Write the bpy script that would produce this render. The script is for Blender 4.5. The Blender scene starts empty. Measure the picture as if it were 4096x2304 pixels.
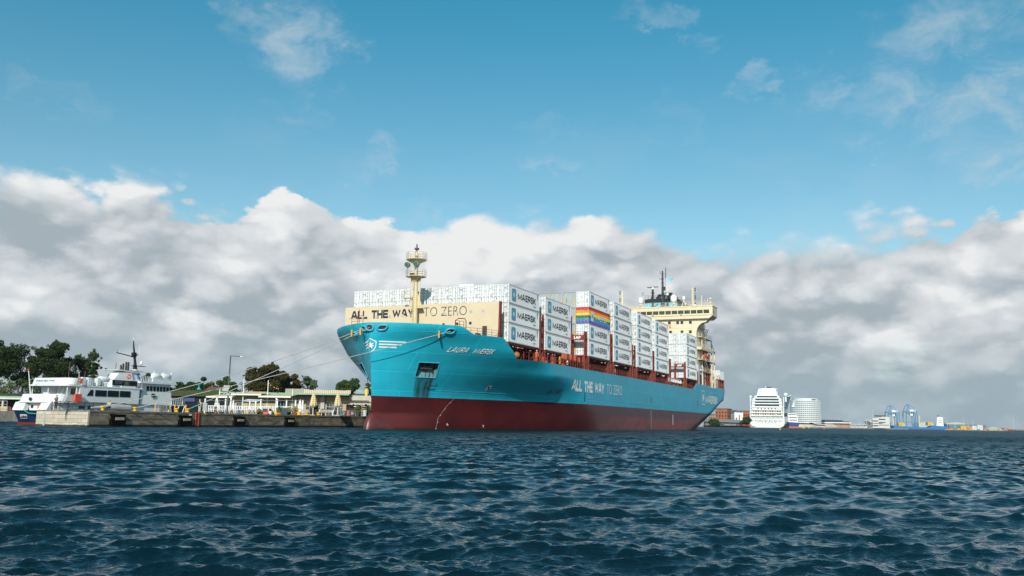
import bpy, bmesh, math, random
import numpy as np
from mathutils import Vector, Matrix
R = math.radians
rnd = random.Random(7)
sc = bpy.context.scene
C = sc.collection

# ---------------------------------------------------------------- camera
F_PX, PITCH, ROLL, CAM_H = 3576.47, .1491, -.0161, 1.3127      # focal length in photo pixels (4096 wide)
cp, sp, cr, sr = math.cos(PITCH), math.sin(PITCH), math.cos(ROLL), math.sin(ROLL)
cr_, up_, fw_ = Vector((1, 0, 0)), Vector((0, -sp, cp)), Vector((0, cp, sp))
rx = cr_ * cr - up_ * sr
uy = cr_ * sr + up_ * cr
camd = bpy.data.cameras.new('camera')
cam = bpy.data.objects.new('camera', camd)
C.objects.link(cam)
cam.matrix_world = Matrix(((rx.x, uy.x, -fw_.x, 0), (rx.y, uy.y, -fw_.y, 0), (rx.z, uy.z, -fw_.z, CAM_H), (0, 0, 0, 1)))
camd.sensor_width = 36
camd.lens = 36 * F_PX / 4096
camd.clip_start = .2
camd.clip_end = 40000
sc.camera = cam

# ---------------------------------------------------------------- exposure
sc.view_settings.view_transform = 'Standard'
sc.view_settings.look = 'None'
sc.view_settings.exposure = 0.06
sc.view_settings.gamma = 1
sc.cycles.max_bounces = 6
sc.cycles.diffuse_bounces = 2
sc.cycles.glossy_bounces = 3
sc.cycles.volume_bounces = 0
sc.cycles.sample_clamp_indirect = 3
sc.cycles.sample_clamp_direct = 8

# ---------------------------------------------------------------- ship frame (x aft from the first container, y to starboard, z up)
YAW, OX, OY = .4165, -.4318, 132.6657
cy_, sy_ = math.cos(YAW), math.sin(YAW)
OX, OY = OX - 13.7 * cy_, OY + 13.7 * sy_
M_SHIP = Matrix.Translation((OX, OY, 0)) @ Matrix.Rotation(math.atan2(cy_, sy_), 4, 'Z')

# ---------------------------------------------------------------- sun
SUN_EL = R(30)
SUN_OFF = R(15)                                 # how far to port of the bow the sun stands
ax, po = Vector((sy_, cy_, 0)), Vector((cy_, -sy_, 0))
sd = (-ax * math.cos(SUN_OFF) + po * math.sin(SUN_OFF)) * math.cos(SUN_EL) + Vector((0, 0, math.sin(SUN_EL)))
sl = bpy.data.lights.new('sun', 'SUN')
sl.energy = 4.3
sl.angle = R(.53)
sl.color = (1, .94, .84)
so = bpy.data.objects.new('sun', sl)
C.objects.link(so)
so.rotation_euler = sd.to_track_quat('Z', 'Y').to_euler()
SUN_AZ = math.atan2(sd.x, sd.y)

# ---------------------------------------------------------------- node expressions
class G:
    """tiny wrapper that turns expressions into math nodes"""
    def __init__(s, tree): s.t = tree
    def new(s, kind, **kw):
        n = s.t.nodes.new(kind)
        for k, v in kw.items(): setattr(n, k, v)
        return n
    def put(s, sock, v):
        if isinstance(v, bpy.types.NodeSocket): s.t.links.new(v, sock)
        else: sock.default_value = v
    def m(s, op, a, b=0.0, c=0.0, clamp=False):
        n = s.new('ShaderNodeMath', operation=op, use_clamp=clamp)
        s.put(n.inputs[0], a); s.put(n.inputs[1], b); s.put(n.inputs[2], c)
        return n.outputs[0]
    def add(s, a, b): return s.m('ADD', a, b)
    def sub(s, a, b): return s.m('SUBTRACT', a, b)
    def mul(s, a, b): return s.m('MULTIPLY', a, b)
    def ss(s, v, lo, hi, a=0.0, b=1.0):
        n = s.new('ShaderNodeMapRange', interpolation_type='SMOOTHSTEP')
        s.put(n.inputs['Value'], v)
        s.put(n.inputs['From Min'], lo); s.put(n.inputs['From Max'], hi)
        s.put(n.inputs['To Min'], a); s.put(n.inputs['To Max'], b)
        return n.outputs[0]
    def mix(s, f, a, b, mode='MIX'):
        n = s.new('ShaderNodeMix', data_type='RGBA', blend_type=mode)
        s.put(n.inputs[0], f)
        s.put(n.inputs[6], a if isinstance(a, bpy.types.NodeSocket) else (*a, 1) if len(a) == 3 else a)
        s.put(n.inputs[7], b if isinstance(b, bpy.types.NodeSocket) else (*b, 1) if len(b) == 3 else b)
        return n.outputs[2]
    def noise(s, vec, scale, detail=4, rough=.5, dist=0.0):
        n = s.new('ShaderNodeTexNoise')
        if vec is not None: s.put(n.inputs['Vector'], vec)
        n.inputs['Scale'].default_value = scale
        n.inputs['Detail'].default_value = detail
        n.inputs['Roughness'].default_value = rough
        n.inputs['Distortion'].default_value = dist
        return n.outputs[0]
    def xyz(s, v):
        n = s.new('ShaderNodeSeparateXYZ'); s.put(n.inputs[0], v); return n.outputs
    def vec(s, x, y, z):
        n = s.new('ShaderNodeCombineXYZ')
        s.put(n.inputs[0], x); s.put(n.inputs[1], y); s.put(n.inputs[2], z)
        return n.outputs[0]
    def vscale(s, v, k):
        n = s.new('ShaderNodeVectorMath', operation='MULTIPLY'); s.put(n.inputs[0], v); n.inputs[1].default_value = k
        return n.outputs[0]
    def vadd(s, v, k):
        n = s.new('ShaderNodeVectorMath', operation='ADD'); s.put(n.inputs[0], v); s.put(n.inputs[1], k)
        return n.outputs[0]

# ---------------------------------------------------------------- world: sky and clouds (all in directions of the sky)
W = bpy.data.worlds.new('World')
sc.world = W
W.use_nodes = True
W.node_tree.nodes.clear()
g = G(W.node_tree)
gen = g.new('ShaderNodeTexCoord').outputs['Generated']
X, Y, Z = g.xyz(gen)
sky = g.new('ShaderNodeTexSky', sky_type='NISHITA', sun_disc=False)
sky.sun_elevation = SUN_EL
sky.sun_rotation = SUN_AZ
sky.air_density, sky.dust_density, sky.ozone_density = 1.0, .6, 1.6
az = g.m('ARCTAN2', X, Y)
el = g.m('ARCSINE', Z)
# grade the clear sky a little to teal
skyc = g.mix(1.0, sky.outputs[0], g.mix(g.ss(el, .14, .52), (.95, 1.19, 1.07), (.28, 1.15, 1.13)), 'MULTIPLY')
bg_sky = g.new('ShaderNodeBackground'); g.put(bg_sky.inputs[0], skyc); bg_sky.inputs[1].default_value = SKY_K = .106
# upper edge of the cloud bank over the azimuth
fc = g.new('ShaderNodeFloatCurve')
azn = g.m('MULTIPLY_ADD', az, 1 / 1.6, .5)
g.put(fc.inputs['Value'], azn)
cv = fc.mapping.curves[0]
def azel(px, py):
    v = rx * ((px - 2048) / F_PX) + uy * (-(py - 1152) / F_PX) + fw_
    v.normalize()
    return math.atan2(v.x, v.y), math.asin(v.z)
edge = [(0, 680), (200, 715), (420, 775), (700, 830), (950, 895), (1180, 830), (1420, 880), (1640, 860), (1900, 880), (2200, 915),
        (2500, 930), (2900, 985), (3250, 945), (3520, 900), (3800, 850), (4096, 800)]
pts = [(0.0, .27), (.09, .28)] + [(azel(x, y)[0] / 1.6 + .5, azel(x, y)[1]) for x, y in edge] + [(.92, .27), (1.0, .28)]
cv.points[0].location = pts[0]; cv.points[1].location = pts[-1]
for p in pts[1:-1]: cv.points.new(*p)
fc.mapping.update()
eb = fc.outputs[0]
dv0 = g.vscale(gen, (1, 1, 1.75))
wp = g.new('ShaderNodeTexNoise'); g.put(wp.inputs['Vector'], dv0); wp.inputs['Scale'].default_value = 9; wp.inputs['Detail'].default_value = 5; wp.inputs['Roughness'].default_value = .6
wv = g.new('ShaderNodeVectorMath', operation='MULTIPLY_ADD'); g.put(wv.inputs[0], wp.outputs['Color']); wv.inputs[1].default_value = (.085, .085, .085); wv.inputs[2].default_value = (-.0425, -.0425, -.0425)
dv = g.vadd(dv0, wv.outputs[0])
def puffs(vec, bands):
    """rounded billows: 1 on the domes, 0 in the creases between them"""
    out = None
    for sc_, w in bands:
        vo = g.new('ShaderNodeTexVoronoi', feature='SMOOTH_F1'); g.put(vo.inputs['Vector'], vec); vo.inputs['Scale'].default_value = sc_; vo.inputs['Smoothness'].default_value = .35
        q = g.mul(g.ss(vo.outputs['Distance'], .0, .95, 1.0, 0.0), w)
        out = q if out is None else g.add(out, q)
    return out
HB = g.mul(g.sub(g.noise(dv0, 34, 7, .66), .5), .30)
H0 = g.add(HB, puffs(dv, ((6.5, .5), (16, .32), (38, .18)))); H1 = g.add(HB, puffs(g.vadd(dv, (-.012, .0, .030)), ((6.5, .60), (16, .40))))
nA = g.noise(dv, 4.5, 3, .5)
d_edge = g.add(g.sub(g.add(eb, .020), el), g.add(g.mul(g.sub(nA, .5), .035), g.mul(g.sub(H0, .62), .085)))
n_soft = g.noise(g.vadd(dv0, (5.1, 0, 0)), 3.2, 2, .5)
soft = g.ss(n_soft, .40, .64, .006, .042)
cov = g.ss(g.m('DIVIDE', d_edge, soft), -.3, 1.0)
# light and shade inside the bank
nC = g.noise(g.vadd(dv, (0, 3.3, 0)), 4.6, 12, .63, .15)
nD = g.noise(g.vadd(g.vscale(gen, (1, 1, 3.6)), (1.7, 0, 0)), 7, 11, .66, .2)
lit = g.add(g.mul(g.sub(H0, H1), 1.9), g.add(g.mul(g.sub(nC, .5), 2.2), g.mul(g.sub(H0, .62), 1.3)))
lit = g.add(lit, g.mul(g.sub(nD, .5), 1.0))
hi = g.ss(el, .02, .20, -.12, .27)
top = g.ss(d_edge, .0, .06, .22, .0)
v = g.add(g.add(lit, hi), top)
for (px, py, ra, re, k) in ((1700, 950, .15, .05, .42), (900, 1000, .10, .03, .12), (330, 760, .12, .03, .25), (2150, 1010, .12, .03, .25), (3050, 1180, .16, .04, .22), (3900, 1000, .12, .05, .25),
                            (110, 860, .09, .035, -.40), (1300, 950, .07, .035, -.34), (2750, 1060, .12, .02, -.1), (560, 830, .1, .02, .2), (3300, 1450, .3, .05, -.12)):
    a0, e0 = azel(px, py)
    bd = g.m('SQRT', g.add(g.m('POWER', g.m('DIVIDE', g.sub(az, a0), ra), 2.0), g.m('POWER', g.m('DIVIDE', g.sub(el, e0), re), 2.0)))
    v = g.add(v, g.ss(bd, 0.0, 1.5, k, 0.0))
t1 = g.ss(v, -.75, .50)
ccol = g.mix(t1, (.39, .46, .505), (.71, .745, .77))
ccol = g.mix(g.ss(v, .30, .95), ccol, (.90, .91, .91))
low = g.ss(el, .01, .11)
ccol = g.mix(g.mul(g.sub(1.0, low), .66), ccol, (.34, .455, .52))
# thin places low in the bank where blue shows through
gap = g.mul(g.ss(nD, .60, .72), g.ss(el, .17, .06))
cov = g.mul(cov, g.sub(1.0, g.mul(gap, .22)))
# wisps above
blobs = [(1190, 140, 190, 210, .7), (1090, 40, 160, 80, .4), (3600, 330, 330, 120, .6), (3900, 400, 300, 170, .65), (3980, 620, 200, 90, .6),
         (2990, 320, 110, 60, .45), (3420, 350, 190, 50, .55), (2300, 610, 120, 80, .5), (1490, 655, 110, 80, .6), (2640, 40, 120, 60, .35),
         (2860, 140, 70, 40, .45), (3520, 555, 110, 40, .5), (250, 390, 160, 40, .2), (2680, 480, 140, 100, .22), (3850, 90, 330, 130, .5),
         (760, 850, 130, 60, .4), (1100, 740, 90, 40, .15), (1750, 830, 80, 30, .3)]
dist = g.noise(g.vadd(dv0, (9, 0, 0)), 9, 8, .66)
dist2 = g.noise(g.vadd(dv0, (0, 9, 0)), 9, 8, .66)
az2 = g.add(az, g.mul(g.sub(dist, .5), .26)); el2 = g.add(el, g.mul(g.sub(dist2, .5), .20))
wis = 0.0
for (px, py, wx_, wy_, k) in blobs:
    a0, e0 = azel(px, py)
    q = g.add(g.m('POWER', g.m('DIVIDE', g.sub(az2, a0), wx_ / F_PX), 2.0), g.m('POWER', g.m('DIVIDE', g.sub(el2, e0), wy_ / F_PX), 2.0))
    b = g.ss(q, 0.0, 1.9, k, 0.0)
    wis = b if wis == 0.0 else g.m('MAXIMUM', wis, b)
nF = g.noise(g.vadd(dv, (2, 2, 0)), 15, 10, .62, .5)
nG = g.noise(g.vadd(g.vscale(gen, (1, 1, 2.2)), (7, 1, 0)), 5, 7, .6, .3)
# the same kind of thin cloud elsewhere in the sky, out of the frame
elsewhere = g.mul(g.ss(nG, .52, .78), g.m('ADD', g.ss(el, .46, .62), g.ss(g.m('ABSOLUTE', az), .62, .8), clamp=True))
wis = g.m('MAXIMUM', g.mul(wis, g.ss(nF, .34, .80)), g.mul(elsewhere, .8))
faint = g.mul(g.mul(g.ss(nG, .5, .75), .10), g.ss(el, .40, .25))
wis = g.m('MAXIMUM', wis, faint)
bg_c = g.new('ShaderNodeBackground'); g.put(bg_c.inputs[0], ccol); bg_c.inputs[1].default_value = .92
bg_w = g.new('ShaderNodeBackground'); bg_w.inputs[0].default_value = (.60, .69, .74, 1); bg_w.inputs[1].default_value = .92
m1 = g.new('ShaderNodeMixShader'); g.put(m1.inputs[0], wis)
g.t.links.new(bg_sky.outputs[0], m1.inputs[1]); g.t.links.new(bg_w.outputs[0], m1.inputs[2])
m2 = g.new('ShaderNodeMixShader'); g.put(m2.inputs[0], cov)
g.t.links.new(m1.outputs[0], m2.inputs[1]); g.t.links.new(bg_c.outputs[0], m2.inputs[2])
# below the horizon lies nothing but dark water
bg_l = g.new('ShaderNodeBackground'); bg_l.inputs[0].default_value = (.012, .035, .05, 1); bg_l.inputs[1].default_value = 1.0
m3 = g.new('ShaderNodeMixShader'); g.put(m3.inputs[0], g.m('LESS_THAN', Z, -.004))
g.t.links.new(m2.outputs[0], m3.inputs[1]); g.t.links.new(bg_l.outputs[0], m3.inputs[2])
wo = g.new('ShaderNodeOutputWorld'); g.t.links.new(m3.outputs[0], wo.inputs[0])

# ---------------------------------------------------------------- pixel column / row to place, at a real depth
def spot(px, py, D):
    v = rx * ((px - 2048) / F_PX) + uy * (-(py - 1152) / F_PX) + fw_
    return Vector((0, 0, CAM_H)) + v * (D / v.y)
def col(px, D, z=2.0):
    """world point at depth D under pixel column px with height z"""
    py = 1690
    for _ in range(4):
        q = spot(px, py, D)
        py -= (z - q.z) * F_PX / D
    return Vector((q.x, D, z))
def hgt(px, py, D): return spot(px, py, D).z
# ---------------------------------------------------------------- materials
MATS = {}
def mat(name, colr, rough=.5, metal=0.0, var=.12, vscale=2.0, bump=0.0, bscale=20.0, spec=.5, fn=None, trans=False, coords='Object'):
    if name in MATS: return MATS[name]
    m = bpy.data.materials.new(name); m.use_nodes = True
    nt = m.node_tree; h = G(nt)
    b = nt.nodes['Principled BSDF']
    b.inputs['Roughness'].default_value = rough
    b.inputs['Metallic'].default_value = metal
    b.inputs['Specular IOR Level'].default_value = spec
    tc = h.new('ShaderNodeTexCoord').outputs[coords]
    if fn: colour = fn(h, tc, b)
    else:
        n = h.noise(tc, vscale, 5, .6)
        lo = tuple(c * (1 - var) for c in colr); hi_ = tuple(min(1, c * (1 + var * .6)) for c in colr)
        colour = h.mix(h.ss(n, .3, .7), lo, hi_)
    if colour is not None: h.put(b.inputs['Base Color'], colour)
    if bump:
        bn = h.new('ShaderNodeBump'); bn.inputs['Strength'].default_value = bump; bn.inputs['Distance'].default_value = .05
        h.put(bn.inputs['Height'], h.noise(tc, bscale, 4, .6)); h.put(b.inputs['Normal'], bn.outputs[0])
    MATS[name] = m
    return m

# ---------------------------------------------------------------- mesh builder
class MB:
    def __init__(s): s.v, s.f = [], []
    def quad(s, *p):
        i = len(s.v); s.v += [tuple(q) for q in p]; s.f.append(tuple(range(i, i + len(p)))); return s
    def box(s, x0, x1, y0, y1, z0, z1):
        i = len(s.v)
        s.v += [(x, y, z) for z in (z0, z1) for y in (y0, y1) for x in (x0, x1)]
        for f in ((0, 2, 3, 1), (4, 5, 7, 6), (0, 1, 5, 4), (2, 6, 7, 3), (0, 4, 6, 2), (1, 3, 7, 5)): s.f.append(tuple(i + k for k in f))
        return s
    def hexa(s, p):
        """eight corners, in the order of box()"""
        i = len(s.v); s.v += [tuple(q) for q in p]
        for f in ((0, 2, 3, 1), (4, 5, 7, 6), (0, 1, 5, 4), (2, 6, 7, 3), (0, 4, 6, 2), (1, 3, 7, 5)): s.f.append(tuple(i + k for k in f))
        return s
    def bar(s, a, b, w=.1, h=None):
        a, b = Vector(a), Vector(b); h = w if h is None else h
        d = (b - a)
        if d.length < 1e-6: return s
        d.normalize()
        u = d.cross(Vector((0, 0, 1)))
        if u.length < .05: u = Vector((1, 0, 0))
        u.normalize(); n = u.cross(d)
        P = []
        for e in (a, b):
            for su, sn in ((-1, -1), (1, -1), (-1, 1), (1, 1)): P.append(e + u * su * w / 2 + n * sn * h / 2)
        return s.hexa([P[0], P[1], P[2], P[3], P[4], P[5], P[6], P[7]])
    def tube(s, pts, r, n=8, cap=True):
        pts = [Vector(p) for p in pts]; rs = r if isinstance(r, (list, tuple)) else [r] * len(pts)
        base = len(s.v); prev = None
        for k, p in enumerate(pts):
            d = (pts[min(k + 1, len(pts) - 1)] - pts[max(k - 1, 0)])
            d = d.normalized() if d.length > 1e-9 else Vector((0, 0, 1))
            u = prev if prev is not None else (Vector((0, 0, 1)) if abs(d.z) < .9 else Vector((1, 0, 0)))
            u = (u - d * u.dot(d))
            u = u.normalized() if u.length > 1e-6 else d.orthogonal().normalized()
            prev = u; w = d.cross(u)
            for j in range(n):
                t = 2 * math.pi * j / n
                s.v.append(tuple(p + (u * math.cos(t) + w * math.sin(t)) * rs[k]))
        for k in range(len(pts) - 1):
            for j in range(n):
                a = base + k * n + j; b = base + k * n + (j + 1) % n
                s.f.append((a, b, b + n, a + n))
        if cap:
            s.f.append(tuple(base + j for j in range(n))[::-1]); s.f.append(tuple(base + (len(pts) - 1) * n + j for j in range(n)))
        return s
    def lathe(s, prof, c=(0, 0, 0), n=16, axis='z'):
        base = len(s.v); c = Vector(c)
        for (r, z) in prof:
            for j in range(n):
                t = 2 * math.pi * j / n
                a, b = r * math.cos(t), r * math.sin(t)
                q = (a, b, z) if axis == 'z' else (a, z, b) if axis == 'y' else (z, a, b)
                s.v.append(tuple(c + Vector(q)))
        for k in range(len(prof) - 1):
            for j in range(n):
                a = base + k * n + j; b = base + k * n + (j + 1) % n
                s.f.append((a, b, b + n, a + n))
        s.f.append(tuple(base + j for j in range(n))[::-1]); s.f.append(tuple(base + (len(prof) - 1) * n + j for j in range(n)))
        return s
    def ball(s, c, r, n=12, sz=1.0):
        return s.lathe([(r * math.sin(math.pi * k / n) + 1e-4, -r * sz * math.cos(math.pi * k / n)) for k in range(n + 1)], c, n + 4)
    def ring(s, c, r, rr, axis='y', n=20, m=6):
        c = Vector(c); base = len(s.v)
        for j in range(n):
            t = 2 * math.pi * j / n
            for k in range(m):
                q = 2 * math.pi * k / m; a = (r + rr * math.cos(q)); h = rr * math.sin(q)
                p = (a * math.cos(t), h, a * math.sin(t)) if axis == 'y' else (h, a * math.cos(t), a * math.sin(t)) if axis == 'x' else (a * math.cos(t), a * math.sin(t), h)
                s.v.append(tuple(c + Vector(p)))
        for j in range(n):
            for k in range(m):
                a = base + j * m + k; b = base + j * m + (k + 1) % m; d = base + ((j + 1) % n) * m + k; e = base + ((j + 1) % n) * m + (k + 1) % m
                s.f.append((a, b, e, d))
        return s
    def prism(s, poly, lo, hi, axis='y'):
        """poly in the two other axes, extruded along axis"""
        i = len(s.v); n = len(poly)
        for e in (lo, hi):
            for (a, b) in poly: s.v.append((a, e, b) if axis == 'y' else (e, a, b) if axis == 'x' else (a, b, e))
        s.f.append(tuple(range(i, i + n))[::-1]); s.f.append(tuple(range(i + n, i + 2 * n)))
        for k in range(n): s.f.append((i + k, i + (k + 1) % n, i + n + (k + 1) % n, i + n + k))
        return s
    def merge(s, o, fn=lambda p: p):
        i = len(s.v); s.v += [tuple(fn(p)) for p in o.v]; s.f += [tuple(i + k for k in f) for f in o.f]; return s
    def rail(s, pts, h=1.0, n=3, post=2.0, r=.03):
        """railing along a polyline of deck points"""
        pts = [Vector(p) for p in pts]
        for a, b in zip(pts[:-1], pts[1:]):
            L = (b - a).length; k = max(1, round(L / post))
            for i in range(k + 1): q = a.lerp(b, i / k); s.bar(q, q + Vector((0, 0, h)), r * 1.5)
            for j in range(n): z = Vector((0, 0, h * (j + 1) / n)); s.bar(a + z, b + z, r * 1.4)
        return s
    def mesh(s, name, m, smooth=False):
        me = bpy.data.meshes.new(name); me.from_pydata(s.v, [], s.f)
        bm = bmesh.new(); bm.from_mesh(me); bmesh.ops.recalc_face_normals(bm, faces=bm.faces); bm.to_mesh(me); bm.free()
        for x in (m if isinstance(m, (list, tuple)) else [m]): me.materials.append(x)
        if smooth: me.polygons.foreach_set('use_smooth', [True] * len(me.polygons))
        return me
    def pieces(s, name, m, parent=None, smooth=False):
        """every loose piece as a part of its own"""
        par = list(range(len(s.v)))
        def find(a):
            while par[a] != a: par[a] = par[par[a]]; a = par[a]
            return a
        for f in s.f:
            for k in f[1:]: par[find(k)] = find(f[0])
        grp = {}
        for f in s.f: grp.setdefault(find(f[0]), []).append(f)
        out = []
        for fs in grp.values():
            ids = sorted({k for f in fs for k in f}); mp = {k: i for i, k in enumerate(ids)}
            q = MB(); q.v = [s.v[k] for k in ids]; q.f = [tuple(mp[k] for k in f) for f in fs]
            out.append(q.obj(name, m, parent, smooth))
        return out
    def obj(s, name, m, parent=None, smooth=False):
        return link(name, s.mesh(name, m, smooth), parent)

def link(name, data, parent=None):
    o = bpy.data.objects.new(name, data); C.objects.link(o)
    if parent is not None: o.parent = parent
    return o
def tag(o, label, cat=None, group=None, kind=None):
    if label: o['label'] = label
    if cat: o['category'] = cat
    if group: o['group'] = group
    if kind: o['kind'] = kind
    return o
def thing(name, label, cat, loc=(0, 0, 0), rz=0.0, group=None, mtx=None):
    o = bpy.data.objects.new(name, None); C.objects.link(o)
    if mtx is not None: o.matrix_world = mtx
    else: o.location = loc; o.rotation_euler = (0, 0, rz)
    o.empty_display_size = .5
    return tag(o, label, cat, group)
def kids(o): return [c for c in bpy.data.objects if c.parent is o]
def copy_tree(src_tree, parent=None):
    """src_tree = (object, [subtrees])"""
    o, ch = src_tree
    c = o.copy(); C.objects.link(c)
    if parent is not None: c.parent = parent
    for s_ in ch: copy_tree(s_, c)
    return c
def tree_of(o):
    allc = {}
    for q in bpy.data.objects:
        if q.parent: allc.setdefault(q.parent.name, []).append(q)
    def rec(x): return (x, [rec(k) for k in allc.get(x.name, [])])
    return rec(o)

_tc = {}
def text_geo(s_, bold=0.0, shear=0.0, space=1.0):
    """filled letters as flat triangles: u from 0 to 1 over the width, v 0 to 1 over the capital height; also width/height"""
    key = (s_, bold, shear, space)
    if key in _tc: return _tc[key]
    cu = bpy.data.curves.new('t', 'FONT'); cu.body = s_; cu.offset = bold; cu.shear = shear; cu.fill_mode = 'FRONT'; cu.space_character = space
    cu.resolution_u = 3
    o = bpy.data.objects.new('t', cu); C.objects.link(o)
    dg = bpy.context.evaluated_depsgraph_get(); dg.update()
    me = bpy.data.meshes.new_from_object(o.evaluated_get(dg))
    V = [tuple(v.co) for v in me.vertices]; Fc = [tuple(p.vertices) for p in me.polygons]
    bpy.data.objects.remove(o); bpy.data.curves.remove(cu); bpy.data.meshes.remove(me)
    x0 = min(v[0] for v in V); x1 = max(v[0] for v in V); y0 = min(v[1] for v in V); y1 = max(v[1] for v in V)
    V = [((v[0] - x0) / (x1 - x0), (v[1] - y0) / (y1 - y0)) for v in V]
    _tc[key] = (V, Fc)
    return V, Fc
def text_mb(s_, fn, bold=0.0, shear=0.0, space=1.0):
    V, Fc = text_geo(s_, bold, shear, space)
    mb = MB(); mb.v = [tuple(fn(u, v)) for u, v in V]; mb.f = list(Fc)
    return mb
GLY = {  # heavy squarish capitals as centre lines in a cell of the given width, height 1
    'M': (1.22, [[(0, 0), (0, 1), (.5, .08), (1, 1), (1, 0)]]), 'A': (.9, [[(0, 0), (.38, 1), (.62, 1), (1, 0)], [(.15, .3), (.85, .3)]]),
    'E': (.66, [[(1, 1), (0, 1), (0, 0), (1, 0)], [(0, .5), (.9, .5)]]), 'R': (.74, [[(0, 0), (0, 1), (.82, 1), (1, .86), (1, .6), (.82, .45), (0, .45)], [(.5, .45), (1, 0)]]),
    'S': (.72, [[(1, .80), (1, .9), (.84, 1), (.16, 1), (0, .88), (0, .64), (.14, .53), (.86, .47), (1, .36), (1, .12), (.84, 0), (.16, 0), (0, .1), (0, .2)]]),
    'K': (.76, [[(0, 0), (0, 1)], [(.96, 1), (.22, .5), (1, 0)]]), 'L': (.6, [[(0, 1), (0, 0), (1, 0)]]), 'T': (.7, [[(0, 1), (1, 1)], [(.5, 1), (.5, 0)]]),
    'H': (.74, [[(0, 0), (0, 1)], [(1, 0), (1, 1)], [(0, .5), (1, .5)]]), 'W': (1.2, [[(0, 1), (.24, 0), (.5, .85), (.76, 0), (1, 1)]]), 'Y': (.8, [[(0, 1), (.5, .42), (1, 1)], [(.5, .45), (.5, 0)]]),
    'U': (.74, [[(0, 1), (0, .16), (.18, 0), (.82, 0), (1, .16), (1, 1)]]), 'Æ': (1.25, [[(0, 0), (.42, 1), (1, 1)], [(.55, 1), (.55, 0), (1, 0)], [(.2, .33), (.55, .33)], [(.55, .5), (.92, .5)]]), ' ': (.38, [])}
def stroke_mb(s_, fn, th=.2, gap=.3, fit=None):
    """heavy lettering; fn(u, v, d) with u 0..1 over the width, v 0..1 over the height, d a tiny lift for crossing strokes"""
    mb = MB(); x = th / 2; segs = []
    for ch in s_:
        w, lines = GLY[ch]
        for li, ln_ in enumerate(lines):
            P = [Vector((x + a * w, th / 2 + b * (1 - th), 0)) for a, b in ln_]; n = len(P); Lf, Rt = [], []
            for k in range(n):
                d0 = (P[k] - P[k - 1]).normalized() if k else (P[1] - P[0]).normalized()
                d1 = (P[k + 1] - P[k]).normalized() if k < n - 1 else d0
                nn = Vector((-(d0 + d1).y, (d0 + d1).x, 0)).normalized(); c_ = max(.45, nn.dot(Vector((-d1.y, d1.x, 0))))
                e = (-d0 * th / 2 if k == 0 else d1 * th / 2 if k == n - 1 else Vector((0, 0, 0)))
                if abs(d0.x) > .02 and abs(d0.y) > .02: e = e * .3
                Lf.append(P[k] + nn * (th / 2 / c_) + e); Rt.append(P[k] - nn * (th / 2 / c_) + e)
            for k in range(n - 1): segs.append((Lf[k], Rt[k], Rt[k + 1], Lf[k + 1], li))
        x += w + th + gap * .55
    W_ = x - gap * .55 - th / 2
    cl = lambda v: min(max(v, 0), 1)
    for a, b, c_, d_, li in segs:
        mb.quad(*[fn(p.x / W_, cl(p.y), li * .004) for p in (a, b, c_, d_)])
    return mb
def star_pts(n, ro, ri, rot=90):
    return [((ro if k % 2 == 0 else ri) * math.cos(R(rot) + math.pi * k / n), (ro if k % 2 == 0 else ri) * math.sin(R(rot) + math.pi * k / n)) for k in range(2 * n)]
def fan(mb, pts, c, fn):
    for k in range(len(pts)):
        mb.quad(fn(*c), fn(*pts[k]), fn(*pts[(k + 1) % len(pts)]))
    return mb
def round_rect(w, h, r, n=4):
    out = []
    for cx_, cz_, a in ((w / 2 - r, h / 2 - r, 0), (-w / 2 + r, h / 2 - r, 90), (-w / 2 + r, -h / 2 + r, 180), (w / 2 - r, -h / 2 + r, 270)):
        for k in range(n + 1):
            t = R(a + 90 * k / n); out.append((cx_ + r * math.cos(t), cz_ + r * math.sin(t)))
    return out
def frame_mb(mb, outer, inner, fn):
    n = len(outer)
    for k in range(n): mb.quad(fn(*outer[k]), fn(*outer[(k + 1) % n]), fn(*inner[(k + 1) % n]), fn(*inner[k]))
    return mb

# shared paints
CREAM = mat('cream_paint', (.70, .60, .42), .45, var=.06, vscale=.6)
WHITE = mat('white_paint', (.78, .79, .79), .4, var=.05, vscale=.8)
def box_paint(h, tc, b):
    rn = h.new('ShaderNodeObjectInfo').outputs['Random']
    c_ = h.mix(rn, (.66, .68, .70), (.78, .795, .80))
    x, y, z = h.xyz(tc)
    st = h.noise(h.vec(h.add(h.mul(x, 2.2), h.mul(rn, 40.0)), h.mul(z, .25), h.mul(y, 2.2)), 1.0, 5, .6)
    c_ = h.mix(h.mul(h.ss(st, .55, .78), .35), c_, (.42, .40, .36))
    ed = h.mul(h.ss(h.add(z, h.mul(h.sub(st, .5), .5)), .25, .08), .5)
    return h.mix(ed, c_, (.30, .24, .18))
BOXW = mat('container_white', (0, 0, 0), .5, fn=box_paint)
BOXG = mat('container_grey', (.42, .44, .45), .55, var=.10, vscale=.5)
DRED = mat('oxide_red_steel', (.20, .027, .014), .6, var=.35, vscale=1.2)
DARK = mat('dark_steel', (.02, .02, .022), .6)
BLACK = mat('black_paint', (.008, .009, .011), .5)
NAVYT = mat('navy_lettering', (.012, .022, .045), .5)
LBLUE = mat('light_blue_panel', (.06, .36, .53), .45, var=.04)
GLASSD = mat('dark_glass', (.012, .018, .02), .08, spec=.8)
STEEL = mat('galvanised_steel', (.35, .36, .36), .45, metal=.3)
ORANGE = mat('orange_paint', (.75, .09, .02), .5)
YELLOW = mat('yellow_paint', (.72, .42, .02), .5)
TEXTW = mat('white_lettering', (.90, .91, .91), .5)
TEAL = mat('teal_fitting', (.04, .38, .52), .4, var=.06)
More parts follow.
